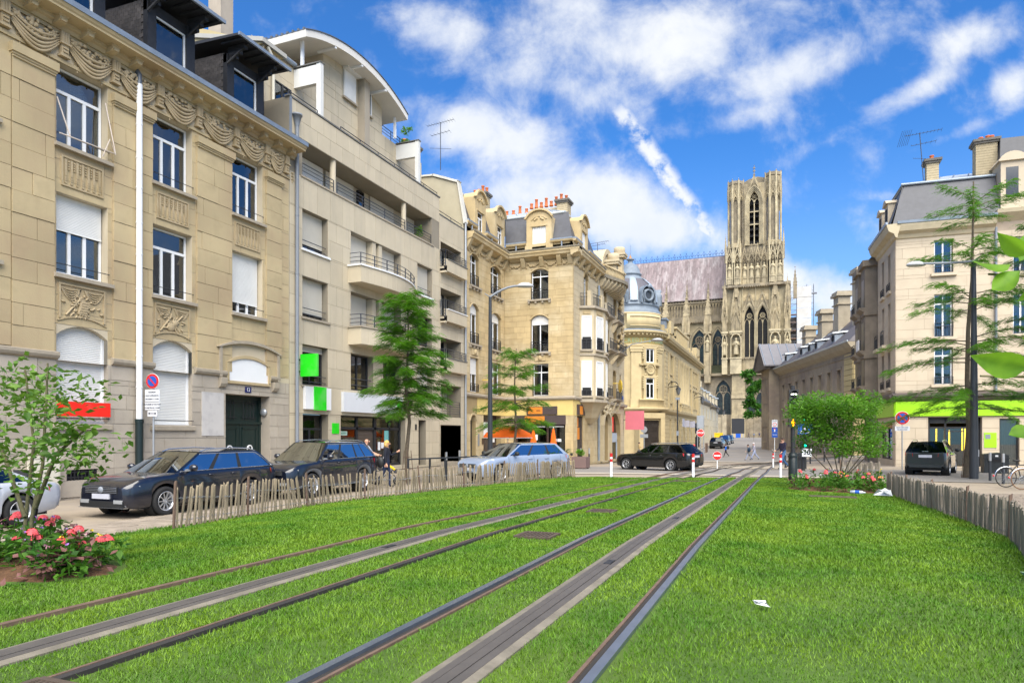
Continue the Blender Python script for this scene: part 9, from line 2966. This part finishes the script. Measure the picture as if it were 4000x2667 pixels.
def car(name, label, loc, rz_, L, W, H, wb, fo, r, paintm, cowl, wst, rrt, rwb, hood, belt, nose=.62, tail=.75, tailz=None, pill=None, spokes=10, rails=True, chrome=True, sill=.24, grille=True, clad=None, group='parked cars', logo=True, frontlit=True, door_cuts=None):
	"""x forward. cowl/wst/rrt/rwb: x of screen base, screen top, roof end, rear screen base, measured from the nose"""
	R=thing(name, label, 'car', (loc[0], loc[1], gnd(*loc)), rz_, group)
	X=lambda d:L/2-d
	xf, xr=X(fo), X(fo+wb)
	tailz=tailz or belt
	ra=r+.055
	st={X(d)for d in np.linspace(.02, L-.02, 34)}|{X(0), X(L), X(.06), X(.14), X(L-.06), X(L-.14)}
	for xa in(xf, xr):st|={xa+ra*math.sin(a)for a in np.linspace(-PI/2, PI/2, 13)}
	cuts=door_cuts or(cowl+.12, (cowl+.12+fo+wb-.05)/2+.05, fo+wb-.05+.25)
	for d in cuts:st|={X(d)-.006, X(d)+.006}
	st=sorted(st)
	def prof(x):
		d=L/2-x
		zt=np.interp(d, [0, .10, .35, cowl, rwb, L-.12, L], [nose, nose+.09, hood-.07, hood, belt if rwb<L-.3 else tailz, tailz-.02, tailz-.08])
		hw=W/2*np.interp(d, [0, .05, .18, .5, 1.2, L-1.0, L-.35, L-.08, L], [.70, .80, .90, .965, 1, 1, .965, .90, .82])
		zb=np.interp(d, [0, .15, .5, L-.5, L-.1, L], [sill+.06, sill-.02, sill, sill, sill+.06, sill+.16])
		for xa in(xf, xr):
			if abs(x-xa)<ra:zb=max(zb, r+math.sqrt(max(ra*ra-(x-xa)**2, 0)))
		bl=np.interp(d, [0, .35, cowl, cowl+.3, rwb, L], [nose+.03, hood-.09, hood-.03, belt, belt+.02, tailz-.03])
		return float(hw), float(zb), float(min(bl, zt)), float(zt)
	T=[(0, .93), (.10, .975), (.35, 1.0), (.62, .995), (.82, .975), (.95, .955), (1, .925)]
	body, doors=MB(), [MB()for _ in range(4)]
	rows=[]
	for x in st:
		hw, zb, bl, zt=prof(x)
		side=[(hw*f, zb+(bl-zb)*t)for t, f in T]
		top=[(hw*f, bl+(zt-bl)*k)for f, k in((.86, .45), (.70, .75), (.40, .95), (0, 1.0))]
		rows.append((x, side+top))
	nS=len(T)
	for(xa, A), (xb, B)in zip(rows[:-1], rows[1:]):
		xm=(xa+xb)/2
		dm=L/2-xm
		for j in range(len(A)-1):
			for s in(1, -1):
				V=[(xa, s*A[j][0], A[j][1]), (xb, s*B[j][0], B[j][1]), (xb, s*B[j+1][0], B[j+1][1]), (xa, s*A[j+1][0], A[j+1][1])]
				tgt, mi=body, 0
				if j<nS-1:
					gap=any(abs(dm-d)<.006 for d in cuts)and j>=1
					if gap:mi=1
					elif cuts[0]<dm<cuts[1]and j>=1:tgt=doors[0 if s>0 else 1]
					elif cuts[1]<dm<cuts[2]and j>=1 and not abs(xm-xr)<ra+.01:tgt=doors[2 if s>0 else 3]
					if clad and(j==0 or(j<2 and(abs(xm-xf)<ra+.06 or abs(xm-xr)<ra+.06))):mi=2
				tgt.add(V if s>0 else V[::-1], [(0, 1, 2, 3)], mi, True)
	for i in(0, -1):
		x, A=rows[i]
		body.add([(x, a, z)for a, z in A]+[(x, -a, z)for a, z in A[::-1]], [tuple(range(2*len(A)))], 0)
	mats=[paintm, BLKP, clad or BLKP]
	yb, yt=W/2*.915, W/2*.70
	zr=H-.05
	pill=pill or[(0, 0.045), (.30, .34), (.62, .66), (.93, 1.0)]
	xb=lambda s:X(cowl+(rwb-cowl)*s)
	xt=lambda s:X(wst+(rrt-wst)*s)
	def gp(s, t, sd):
		x=xb(s)+(xt(s)-xb(s))*t
		z0=prof(xb(s))[2]-.01
		return(x, sd*(yb+(yt-yb)*t**1.15), z0+(zr-z0)*t)
	brk=sorted({v for p in pill for v in p})
	green, wins=MB(), []
	tr_=[0, .06, .90, 1.0]
	for a, c in zip(brk[:-1], brk[1:]):
		pillar=any(p[0]<=(a+c)/2<=p[1]for p in pill)
		n=1 if pillar else 4
		for s in(1, -1):
			w_=MB()
			for i in range(n):
				u, v=a+(c-a)*i/n, a+(c-a)*(i+1)/n
				for k in range(3):
					glass=k==1 and not pillar
					mid=0<(a+c)/2<.9 and pillar and a>.05
					(w_ if glass else green).add([gp(u, tr_[k], s), gp(v, tr_[k], s), gp(v, tr_[k+1], s), gp(u, tr_[k+1], s)], [(0, 1, 2, 3)]if s<0 else[(3, 2, 1, 0)], 1 if(not glass and mid and k<2)else 0, True)
			if not pillar:wins.append(w_)
	G=[]
	for i in range(9):
		s=i/8
		x, y0, z0=gp(s, 1, 1)
		G.append([(x, y0*f, z0+(H-zr)*(1-f*f)*(1-.5*(2*s-1)**4))for f in(-1, -.8, -.4, 0, .4, .8, 1)])
	green.grid(G)
	bd=body
	off=bd.n
	for V in green.V:bd.V.append(V)
	bd.F+=[tuple(i+off for i in f)for f in green.F];bd.m+=green.m;bd.sm+=green.sm;bd.n+=green.n
	me=bd.mesh('body', mats)
	bm_=__import__('bmesh').new();bm_.from_mesh(me);__import__('bmesh').ops.remove_doubles(bm_, verts=bm_.verts, dist=.0008);bm_.to_mesh(me);bm_.free()
	me.set_sharp_from_angle(angle=math.radians(38))
	adopt(link(bpy.data.objects.new('body', me)), R, True)
	for d in doors:
		if not d.V:continue
		me=d.mesh('door', paintm)
		bm_=__import__('bmesh').new();bm_.from_mesh(me);__import__('bmesh').ops.remove_doubles(bm_, verts=bm_.verts, dist=.0008);bm_.to_mesh(me);bm_.free()
		do=adopt(link(bpy.data.objects.new('door', me)), R, True)
		ys=max(abs(v[1])for V in d.V for v in V)*(1 if d.V[0][0][1]>0 else-1)
		xs_=min(v[0]for V in d.V for v in V)
		q=MB();sg=1 if ys>0 else-1
		q.tube([(xs_+.10, ys*.985, belt-.13), (xs_+.12, ys+.025*sg, belt-.13), (xs_+.27, ys+.025*sg, belt-.12), (xs_+.29, ys*.985, belt-.12)], .014, 6);q.build('handle', paintm, do, local=True)
	for w_ in wins:w_.build('window', CARGLASS, R, local=True)
	for nm, s0 in(('windscreen', 0), ('rear_window', 1)):
		q=MB()
		G=[]
		for f in(-1, -.6, 0, .6, 1):
			bulge=(.10 if s0==0 else-.06)*(1-f*f)
			G.append([(gp(s0, t, 1)[0]+bulge*(1-.3*t), gp(s0, t, 1)[1]*f*.985, gp(s0, t, 1)[2]+(H-zr)*(1-f*f)*t*.5)for t in(.0, .3, .7, .97)])
		q.grid(G);q.build(nm, CARGLASS, R, local=True)
	q=MB()
	q.box(X(rwb)+.1, X(cowl)-.1, -W*.40, W*.40, belt-.12, belt-.08)
	for d in(wst+.75, wst+1.65):
		for y in(-.36, .36):
			q.box(X(d)-.05, X(d)+.05, y-.22, y+.22, belt-.1, belt+.22);q.box(X(d)-.04, X(d)+.04, y-.1, y+.1, belt+.22, min(belt+.38, H-.16))
	q.build('interior', SEAT, R, local=True)
	for xa in(xf, xr):
		for s in(1, -1):
			wheel(R, xa, s*(W/2-.115), r, spokes, s)
			q=MB(tr(xa, s*(W/2-.2), r)@rot('X', PI/2));q.lathe([(ra-.005, -.14), (ra-.005, .14)], 20, smooth=False);q.lathe([(0, -.13*s), (ra, -.13*s)], 20)if False else None;q.build('wheel_well', BLKP, R, local=True)
	q=MB();q.box(X(L-.3), X(.3), -W*.42, W*.42, sill-.04, sill+.12);q.build('underbody', BLKP, R, local=True)
	for s in(1, -1):
		hw=prof(X(.25))[0]
		q=MB();q.hexa([(X(.12), s*hw*.52, nose-.11), (X(.42), s*hw*1.0, nose-.07), (X(.55), s*hw*1.0, nose+.02), (X(.3), s*hw*.5, nose-.02), (X(.02), s*hw*.52, nose+.0), (X(.26), s*hw*.985, nose+.04), (X(.55), s*hw*.99, nose+.12), (X(.3), s*hw*.5, nose+.12)]);q.build('headlight', HEADL, R, local=True)
		q=MB();q.box(X(.10), X(-.015), s*W*.28-.13, s*W*.28+.13, sill+.10, sill+.18);q.build('fog_lamp', HEADL if grille else BLKP, R, local=True)
		zt=tailz
		q=MB();hr=prof(X(L-.12))[0];q.hexa([(X(L)-.012, s*hr*.60, zt-.23), (X(L-.3), s*hr*1.045, zt-.20), (X(L-.3), s*hr*1.03, zt-.06), (X(L)+.1, s*hr*.58, zt-.08), (X(L)-.015, s*hr*.62, zt-.08), (X(L-.34), s*hr*1.03, zt-.04), (X(L-.3), s*hr*.9, zt-.03), (X(L)+.12, s*hr*.6, zt-.06)]);q.build('taillight', REDL, R, local=True)
		q=MB();mx=X(cowl+.42);q.ball((mx, s*(W/2+.10), belt+.07), (.085, .12, .085), 10);q.box(mx-.03, mx+.04, s*W/2*.9-.02, s*W/2+.05, belt-.01, belt+.04);q.build('mirror', paintm if chrome else BLKP, R, local=True)
		if rails:
			q=MB();P=[gp(k, 1, s)for k in(.02, .12, .5, .85, .97)];q.tube([(p[0], p[1]*.96, p[2]+dz)for p, dz in zip(P, (.0, .06, .085, .06, .0))], .018, 6);q.build('roof_rail', CHROME, R, local=True)
		if chrome:
			q=MB();P=[gp(k, .055, s)for k in np.linspace(.045, .985, 9)]+[gp(.965, .6, s), gp(.93, .9, s)]+[gp(k, .91, s)for k in np.linspace(.90, .045, 8)];q.tube([(p[0], p[1]*1.008, p[2])for p in P], .010, 5);q.build('window_trim', CHROME, R, local=True)
	if grille:
		q=MB();q.box(X(.1), X(-.012), -W*.27, W*.27, nose-.12, nose+.03);g_=q.build('grille', BLKP, R, local=True)
		for k in range(4):q=MB();q.box(X(.05), X(-.022), -W*.26, W*.26, nose-.105+k*.036, nose-.092+k*.036);q.build('grille_bar', CHROME, g_, local=True)
		if logo:q=MB(tr(X(-.03), 0, nose-.045)@rot('Y', PI/2));q.lathe([(0, .01), (.07, .01), (.075, -.01)], 16);q.build('round_badge', GREYP, g_, local=True)
		q=MB();q.box(X(.1), X(-.014), -W*.36, W*.36, sill+.02, sill+.15);q.build('lower_intake', BLKP, R, local=True)
		q=MB();q.box(X(.12), X(-.02), -W*.38, W*.38, sill-.005, sill+.012);q.build('front_trim', CHROME if chrome else BLKP, R, local=True)
		q=MB();q.box(X(.1), X(-.03), -.26, .26, sill+.20, sill+.31);q.build('number_plate', PLATE, R, local=True)
	q=MB();q.box(X(L)-.015, X(L)+.05, -.26, .26, tailz-.27, tailz-.15);q.build('number_plate', PLATE, R, local=True)
	q=MB();q.box(X(L)-.02, X(L)+.15, -W*.36, W*.36, sill+.10, sill+.22);q.build('rear_bumper_trim', clad or BLKP, R, local=True)
	q=MB();q.box(X(L)-.02, X(L)+.03, -.12, .12, tailz+.0, tailz+.02);q.build('badge_strip', CHROME, R, local=True)
	return R
NAVY=paint('black_navy_paint', (.004, .006, .014))
BLK=paint('black_paint', (.0035, .0035, .004))
SILV=paint('silver_blue_paint', (.21, .26, .36), .35)
SILV2=paint('silver_paint', (.36, .38, .42), .35)
DGR=paint('dark_grey_paint', (.014, .018, .020))
GREYC=mat('grey_cladding', (.10, .11, .125), .5)
d90=-PI/2
car('estate_car', 'black estate car with silver roof rails, parked nose towards the camera below number twelve', (-14.15, 13.0), d90+.02, 4.77, 1.82, 1.48, 2.71, .93, .335, NAVY, 1.18, 2.12, 4.15, 4.6, .97, 1.0, nose=.68, tailz=1.0, pill=[(0, .05), (.30, .345), (.60, .64), (.955, 1)])
car('suv_car', 'dark navy compact SUV with grey sills parked behind the black estate car', (-13.85, 17.8), d90, 4.43, 1.81, 1.66, 2.6, .87, .36, NAVY, 1.1, 1.85, 3.85, 4.3, 1.08, 1.12, nose=.80, tailz=1.12, clad=GREYC, sill=.30, pill=[(0, .05), (.31, .355), (.62, .65), (.78, .80), (.955, 1)], spokes=9)
car('hatchback_car', 'silver blue hatchback parked behind the paling fence in front of the cafe', (-9.95, 24.9), math.radians(-117.4), 4.64, 1.8, 1.46, 2.83, .95, .32, SILV, 1.15, 2.05, 3.95, 4.42, .95, .98, nose=.66, tailz=1.0, rails=False, chrome=False, sill=.24, pill=[(0, .05), (.33, .37), (.66, .70), (.94, 1)])
car('estate_car', 'black estate car crossing the junction with its red tail light towards us', (-6.5, 37.2), math.radians(157.9), 4.6, 1.77, 1.45, 2.76, .78, .32, BLK, 1.3, 2.2, 4.0, 4.5, .93, .96, nose=.62, tailz=1.0, rails=True, chrome=False, grille=False, spokes=7, pill=[(0, .05), (.31, .35), (.62, .66), (.94, 1)], group='cars in the street')
car('crossover_car', 'dark grey crossover parked facing away before the bright green shop', (6.35, 37.7), math.radians(74), 4.32, 1.78, 1.58, 2.63, .88, .34, DGR, 1.1, 1.85, 3.75, 4.22, 1.02, 1.06, nose=.78, tailz=1.1, clad=mat('dark_cladding', (.02, .026, .028), .55), sill=.28, grille=False, chrome=False, pill=[(0, .05), (.31, .35), (.62, .66), (.94, 1)], group='cars in the street')
car('sports_car', 'silver low car cut off by the left edge behind the young tree', (-15.2, 7.75), d90, 4.4, 1.78, 1.27, 2.55, .95, .315, SILV2, 1.4, 2.2, 3.2, 3.9, .86, .90, nose=.6, tailz=.86, rails=False, chrome=False, spokes=5, grille=False)
first=None
for(x, y, a, pm_, H_, lab)in((-9.15, 99.5, 88, DGR, 1.5, 'dark hatchback with red tail lights, first of the cars at the left kerb'), (-9.7, 106.5, 88, SILV, 1.46, 'second kerbside car, a blue grey hatchback behind the dark one'), (-9.9, 119.0, -92, DGR, 1.62, 'dark grey van like car facing us among the cars at the left kerb'), (-10.0, 128.5, -92, BLK, 1.6, 'black car farthest up the left kerb'), (-1.0, 110.5, 94, SILV2, 1.48, 'silver hatchback parked at the right kerb below the palace wing')):
	car('parked_car', lab, (x, y), math.radians(a), 4.25, 1.8, H_, 2.6, .85, .32, pm_, 1.1, 1.95, 3.75, 4.15, .96, 1.0, nose=.7, tailz=1.02, rails=False, chrome=False, spokes=6, group='cars parked up the street')
SKIN=mat('skin', (.50, .28, .19), .6, var=.06, scale=20)
def cloth(n, c):return mat('cloth_'+n, c, .85, var=.15, scale=9, bump=.2)
def person(label, x, y, face, h=1.75, ll=18, lr=-18, kl=5, kr=20, al=12, ar=-12, el=20, er=20, top=(.3, .3, .3), legs=(.05, .06, .1), shoes=(.02, .02, .02), hair=(.05, .03, .02), sleeve=True, wide=1.0, group='people in the street', bald=False, longh=False, sit=False, coat=0.0, lean=0.0, z=None):
	"""face: heading in degrees counter-clockwise from +X"""
	z=gnd(x, y)+.03 if z is None else z
	R=thing('person', label, 'person', (x, y, z), math.radians(face), group)
	S=h/1.75
	V, E, Rd, lab=[], [], [], []
	def j(p, r, parent, tag_):
		V.append(Vector(p)*S);Rd.append(r*S);lab.append(tag_)
		if parent is not None:E.append((parent, len(V)-1))
		return len(V)-1
	r_=math.radians
	ln=r_(lean)
	up=lambda zz:(math.sin(ln)*(zz-.95), 0, .95+(zz-.95)*math.cos(ln))
	pel=j((0, 0, .95), (.155*wide, .115), None, 'leg')if False else j((0, 0, .95), .135*wide, None, 'top')
	wa=j(up(1.10), .125*wide, pel, 'top')
	ch=j(up(1.32), .145*wide, wa, 'top')
	ne=j(up(1.46), .058, ch, 'skin')
	h0=j((up(1.56)[0]+.015, 0, up(1.56)[2]), .085, ne, 'skin')
	j((up(1.66)[0]+.01, 0, up(1.66)[2]), .078, h0, 'skin')
	for s, sw, kn, ar_, eb in((1, ll, kl, al, el), (-1, lr, kr, ar, er)):
		hp=j((0, s*.085, .90), .105*wide, pel, 'leg')
		a=r_(sw)
		k=V[hp]/S+Vector((math.sin(a)*.43, s*.01, -math.cos(a)*.43))
		kk=j(k, .068, hp, 'leg')
		b=a-r_(kn)
		f=k+Vector((math.sin(b)*.42, 0, -math.cos(b)*.42))
		ff=j(f, .046, kk, 'leg')
		j(f+Vector((.15*math.cos(b*.5), s*.02, -.035+.15*math.sin(b*.3))), .036, ff, 'shoe')
		sh=j((up(1.40)[0], s*.185*wide, up(1.40)[2]), .062, ch, 'top')
		a=r_(ar_)
		e=V[sh]/S+Vector((math.sin(a)*.28, s*.035, -math.cos(a)*.28))
		ee=j(e, .044, sh, 'top')
		b=a+r_(eb)
		wv=e+Vector((math.sin(b)*.25, -s*.02, -math.cos(b)*.25))
		w_=j(wv, .030, ee, 'top' if sleeve else 'skin')
		hv=wv+Vector((math.sin(b)*.075, 0, -math.cos(b)*.075))
		hh=j(hv, .036, w_, 'skin')
		for t in range(4):
			fd=b+.35
			j(hv+Vector((math.sin(fd)*(.075-.006*abs(t-1)), (t-1.5)*.02, -math.cos(fd)*.075)), .010, hh, 'skin')
		j(hv+Vector((.045, -s*.03, -.02)), .011, hh, 'skin')
	me=bpy.data.meshes.new('body')
	me.from_pydata([tuple(v)for v in V], E, [])
	o=link(bpy.data.objects.new('body', me))
	sk=o.modifiers.new('s', 'SKIN')
	sk.use_smooth_shade=True
	sv=me.skin_vertices[0].data
	for i, r in enumerate(Rd):
		sv[i].radius=(r, r)
	sv[0].use_root=True
	su=o.modifiers.new('u', 'SUBSURF');su.levels=1;su.render_levels=1
	dg=bpy.context.evaluated_depsgraph_get()
	m2=bpy.data.meshes.new_from_object(o.evaluated_get(dg))
	bpy.data.objects.remove(o)
	m2.materials.clear()
	names=['top', 'leg', 'shoe', 'skin']
	for m_ in(cloth('top%.3f%.3f%.3f'%top, top), cloth('leg%.3f%.3f%.3f'%legs, legs), cloth('shoe%.3f'%shoes[0], shoes), SKIN):m2.materials.append(m_)
	idx=np.zeros(len(m2.polygons), int)
	A=np.array([V[a]for a, b in E]);B=np.array([V[b]for a, b in E])
	tg=[names.index(lab[b])for a, b in E]
	C_=np.array([p.center[:]for p in m2.polygons])
	ab=B-A
	t=np.clip(((C_[:, None]-A)*ab).sum(-1)/np.maximum((ab*ab).sum(-1), 1e-9), 0, 1)
	d=np.linalg.norm(C_[:, None]-(A+ab*t[..., None]), axis=-1)
	idx=np.array(tg)[d.argmin(1)]
	idx[(C_[:, 2]<(.97-coat)*S)&(idx==0)&(np.abs(C_[:, 1])<.15*S)]=1
	m2.polygons.foreach_set('material_index', idx.astype(np.int32))
	adopt(link(bpy.data.objects.new('body', m2)), R, True)
	hd=V[h0]/S
	q=MB();hz_=hd.z+.05
	q.ball(tuple(Vector((hd.x+.10, 0, hd.z+.01))*S), (.022*S, .016*S, .026*S), 6)
	for s in(1, -1):q.ball(tuple(Vector((hd.x, s*.088, hd.z+.01))*S), (.02*S, .012*S, .03*S), 6)
	q.build('nose_and_ears', SKIN, R, local=True)if False else q.build('face', SKIN, R, local=True)
	q=MB()
	for s in(1, -1):q.ball(tuple(Vector((hd.x+.083, s*.033, hd.z+.035))*S), (.01*S, .013*S, .007*S), 6, k=4)
	q.box(*(np.array([hd.x+.08, hd.x+.088, -.022, .022, hd.z-.045, hd.z-.037])*S));q.build('features', mat('eye_dark', (.05, .02, .02), .5), R, local=True)
	if not bald:
		q=MB();q.ball(tuple(Vector((hd.x-.018, 0, hd.z+.055))*S), (.10*S, .098*S, .095*S), 10)
		if longh:q.ball(tuple(Vector((hd.x-.035, 0, hd.z-.02))*S), (.085*S, .105*S, .11*S), 10)
		q.build('hair', cloth('hair%.2f%.2f'%hair[:2], hair), R, local=True)
	if coat:
		q=MB();q.lathe([(.15*S*wide, 1.05*S), (.17*S*wide, .9*S), (.20*S, (.95-coat)*S)], 12, sy=1.15);q.build('coat_skirt', cloth('top%.3f%.3f%.3f'%top, top), R, local=True)
	return R
def bag(lab, x, y, z, s, m, strap):
	q=MB(tr(x, y, z));q.ball((0, 0, 0), (s*.75, s*.45, s), 10);q.tube([(-s*.5, 0, s*.6)]+[tuple(p)for p in strap]+[(s*.5, 0, s*.6)], .012, 5)
	tag(q.build('shoulder_bag', m), lab, 'bag')
cam_r=math.degrees(YAW)
person('woman with blonde hair in a dark navy jacket walking right with a black bag', -12.95, 20.4, cam_r, 1.68, 8, -16, 4, 25, 25, -5, 95, 15, (.010, .012, .022), (.010, .018, .05), hair=(.55, .34, .10), longh=True)
bag('black leather shoulder bag carried by the blonde woman', -13.05, 20.15, .88, .2, BLKP, [(.1, .1, .55)])
person('bald man in a white short sleeved shirt pushing a pram', -14.4, 21.3, cam_r, 1.76, 12, -12, 5, 10, 35, 35, 35, 35, (.60, .60, .66), (.10, .10, .12), bald=True, sleeve=False)
x, y=-13.65, 21.55
z=gnd(x, y)+.03
R=thing('baby_pram', 'dark folding pram with thin frame pushed between the SUV and the tree', 'pram', (x, y, z), YAW)
for px, py in((-.35, -.25), (-.35, .25), (.38, -.22), (.38, .22)):
	q=MB(tr(px, py, .14)@rot('X', PI/2));q.lathe([(.08, -.02), (.13, -.025), (.14, 0), (.13, .025), (.08, .02)], 16);q.build('wheel', TYRE, R, local=True)
q=MB()
for s in(-.22, .22):q.tube([(-.55, s, 1.02), (-.3, s, .8), (.4, s, .14)], .016, 6);q.tube([(.2, s, .55), (-.35, s, .14)], .014, 6)
q.tube([(-.55, -.22, 1.02), (-.55, .22, 1.02)], .02, 6);q.build('frame', GREYP, R, local=True)
q=MB();q.hexa([(-.25, -.2, .5), (.35, -.2, .42), (.35, .2, .42), (-.25, .2, .5), (-.3, -.21, .62), (.38, -.21, .5), (.38, .21, .5), (-.3, .21, .62)]);q.hexa([(-.32, -.2, .55), (-.22, -.2, .52), (-.22, .2, .52), (-.32, .2, .55), (-.45, -.2, .95), (-.38, -.2, .97), (-.38, .2, .97), (-.45, .2, .95)]);q.build('seat', cloth('pram', (.05, .05, .055)), R, local=True)
person('baby in yellow jacket and pale grey hat reclining in the pram', -13.65, 21.5, cam_r, .72, 75, 70, 20, 20, 30, 40, 30, 20, (.75, .50, .01), (.75, .50, .01), hair=(.45, .45, .50), wide=1.35, group='the family with the pram', lean=-25, z=z+.33)
person('man in dark hooded jacket and blue jeans walking away from the tram signal', -.25, 39.7, 220, 1.8, 22, -14, 8, 35, 14, 8, 30, 55, (.016, .014, .034), (.06, .14, .30), hair=(.06, .04, .03), wide=1.1)
person('elderly woman in grey coat with dark bag walking left with a white haired man', -3.45, 68.4, 180+cam_r, 1.60, 26, -24, 5, 20, 14, -10, 40, 20, (.20, .20, .20), (.28, .31, .42), hair=(.03, .02, .02), coat=.3, lean=6)
bag('dark blue handbag on the arm of the elderly woman', -3.4, 68.1, .42, .2, cloth('bag', (.01, .03, .06)), [(.0, .0, .35)])
person('white haired man in pale clothes beside the elderly woman', -2.95, 68.9, 180+cam_r, 1.76, 28, -26, 5, 18, 18, -18, 25, 20, (.36, .34, .40), (.32, .36, .50), hair=(.62, .58, .58), lean=8)
person('child in bright blue top with a black rucksack crossing to the left', -6.2, 76.7, 180+cam_r, 1.42, 22, -24, 4, 20, 14, -14, 30, 30, (.01, .12, .55), (.012, .012, .016), hair=(.05, .03, .02))
bag('small black rucksack on the child in blue', -6.0, 76.85, .48, .2, BLKP, [(.0, -.1, .2)])
person('man in tan jacket walking right past the iron side door', -14.9, 73.5, cam_r, 1.72, 18, -18, 4, 20, 25, -10, 70, 20, (.42, .30, .13), (.30, .27, .24), hair=(.03, .02, .02))
person('man in dark jacket standing by the grey sign in front of the bank', -12.6, 71.5, 250, 1.74, 2, -2, 0, 0, 5, 5, 25, 25, (.05, .045, .05), (.04, .05, .07))
person('person in dark coat beside the man by the grey sign', -13.2, 71.8, 270, 1.66, 2, -2, 0, 0, 5, 5, 60, 60, (.025, .025, .035), (.02, .02, .03), wide=1.2)
person('blonde guest seated outside the cafe partly behind the hatchback', -15.9, 37.0, 20, 1.2, 20, 10, 40, 40, 25, 25, 60, 60, (.06, .03, .09), hair=(.5, .3, .1), longh=True)
person('grey haired guest behind the roof of the silver blue hatchback', -13.6, 35.2, 200, 1.42, 2, 0, 0, 0, 20, 20, 60, 60, (.4, .3, .2), hair=(.5, .48, .42))
for k, (lat, c, lab)in enumerate(((-9.9, (.03, .03, .04), 'distant figure in black left of the group at the cathedral foot'), (-8.6, (.08, .18, .35), 'distant child in blue at the cathedral foot'), (-7.2, (.03, .04, .08), 'distant figure in navy in the middle of the cathedral group'), (-6.3, (.02, .22, .42), 'distant figure in bright blue coat at the cathedral foot'), (-5.0, (.60, .55, .55), 'distant figure in white jacket at the cathedral foot'), (-4.1, (.66, .62, .62), 'second distant figure in white right of the first'), (.2, (.45, .06, .06), 'distant figure in red at the right of the cathedral foot'), (1.2, (.03, .03, .05), 'distant dark figure beside the one in red'))):
	person(lab, lat, 196+(k%3), 60*k, 1.7 if k!=1 else 1.4, 14, -14, 4, 15, 10, -10, 20, 20, c, (.03, .03, .05), hair=(.08, .05, .03), group='people at the foot of the cathedral')
def bicycle(lab, x, y, a, rimc):
	z=gnd(x, y)+.03
	R=thing('bicycle', lab, 'bicycle', (x, y, z), a, 'parked bicycles')
	for px in(-.53, .53):
		M_=tr(px, 0, .345)@rot('X', PI/2)
		q=MB(M_);q.tube([(.33*math.cos(t), .33*math.sin(t), 0)for t in np.linspace(0, 2*PI, 33)], .019, 6);w=q.build('wheel', rimc, R, local=True)
		q=MB(M_)
		for k in range(14):q.tube([(0, 0, (-1)**k*.03), (.32*math.cos(k*.449), .32*math.sin(k*.449), 0)], .003, 3)
		q.build('spokes', GALV, w, local=True)
		q=MB(M_);q.tube([(.37*math.cos(t), .37*math.sin(t), 0)for t in(np.linspace(.5, 2.6, 14)+(0 if px>0 else .5))], .02, 5);q.build('mudguard', CHROME, R, local=True)
	q=MB()
	for P in([(-.53, 0, .345), (-.05, 0, .30), (.40, 0, .82)], [(-.05, 0, .30), (-.2, 0, .88)], [(-.17, 0, .78), (.38, 0, .78)], [(-.53, 0, .345), (-.17, 0, .78)], [(.53, 0, .345), (.38, 0, .95)]):q.tube(P, .018, 6)
	q.build('frame', IRON, R, local=True)
	q=MB();q.ball((-.2, 0, .93), (.14, .07, .035), 8);q.build('saddle', BLKP, R, local=True)
	q=MB();q.tube([(.3, -.27, 1.02), (.38, -.1, 1.0), (.38, .1, 1.0), (.3, .27, 1.02)], .014, 6);q.build('handlebar', IRON, R, local=True)
	q=MB(tr(-.05, -.06, .3)@rot('X', PI/2));q.lathe([(.08, 0), (.1, .005), (.08, .01)], 14);q.build('chainring', GALV, R, local=True)
	q=MB();q.ball((-.93, 0, .40), .035, 6);q.build('rear_reflector', REDL, R, local=True)
bicycle('black bicycle with chrome mudguards, left of the two at the right edge', 7.55, 28.6, .25, TYRE)
bicycle('brown tyred bicycle cut off by the right edge', 7.75, 27.6, .25, mat('tan_tyre', (.16, .09, .05), .8))
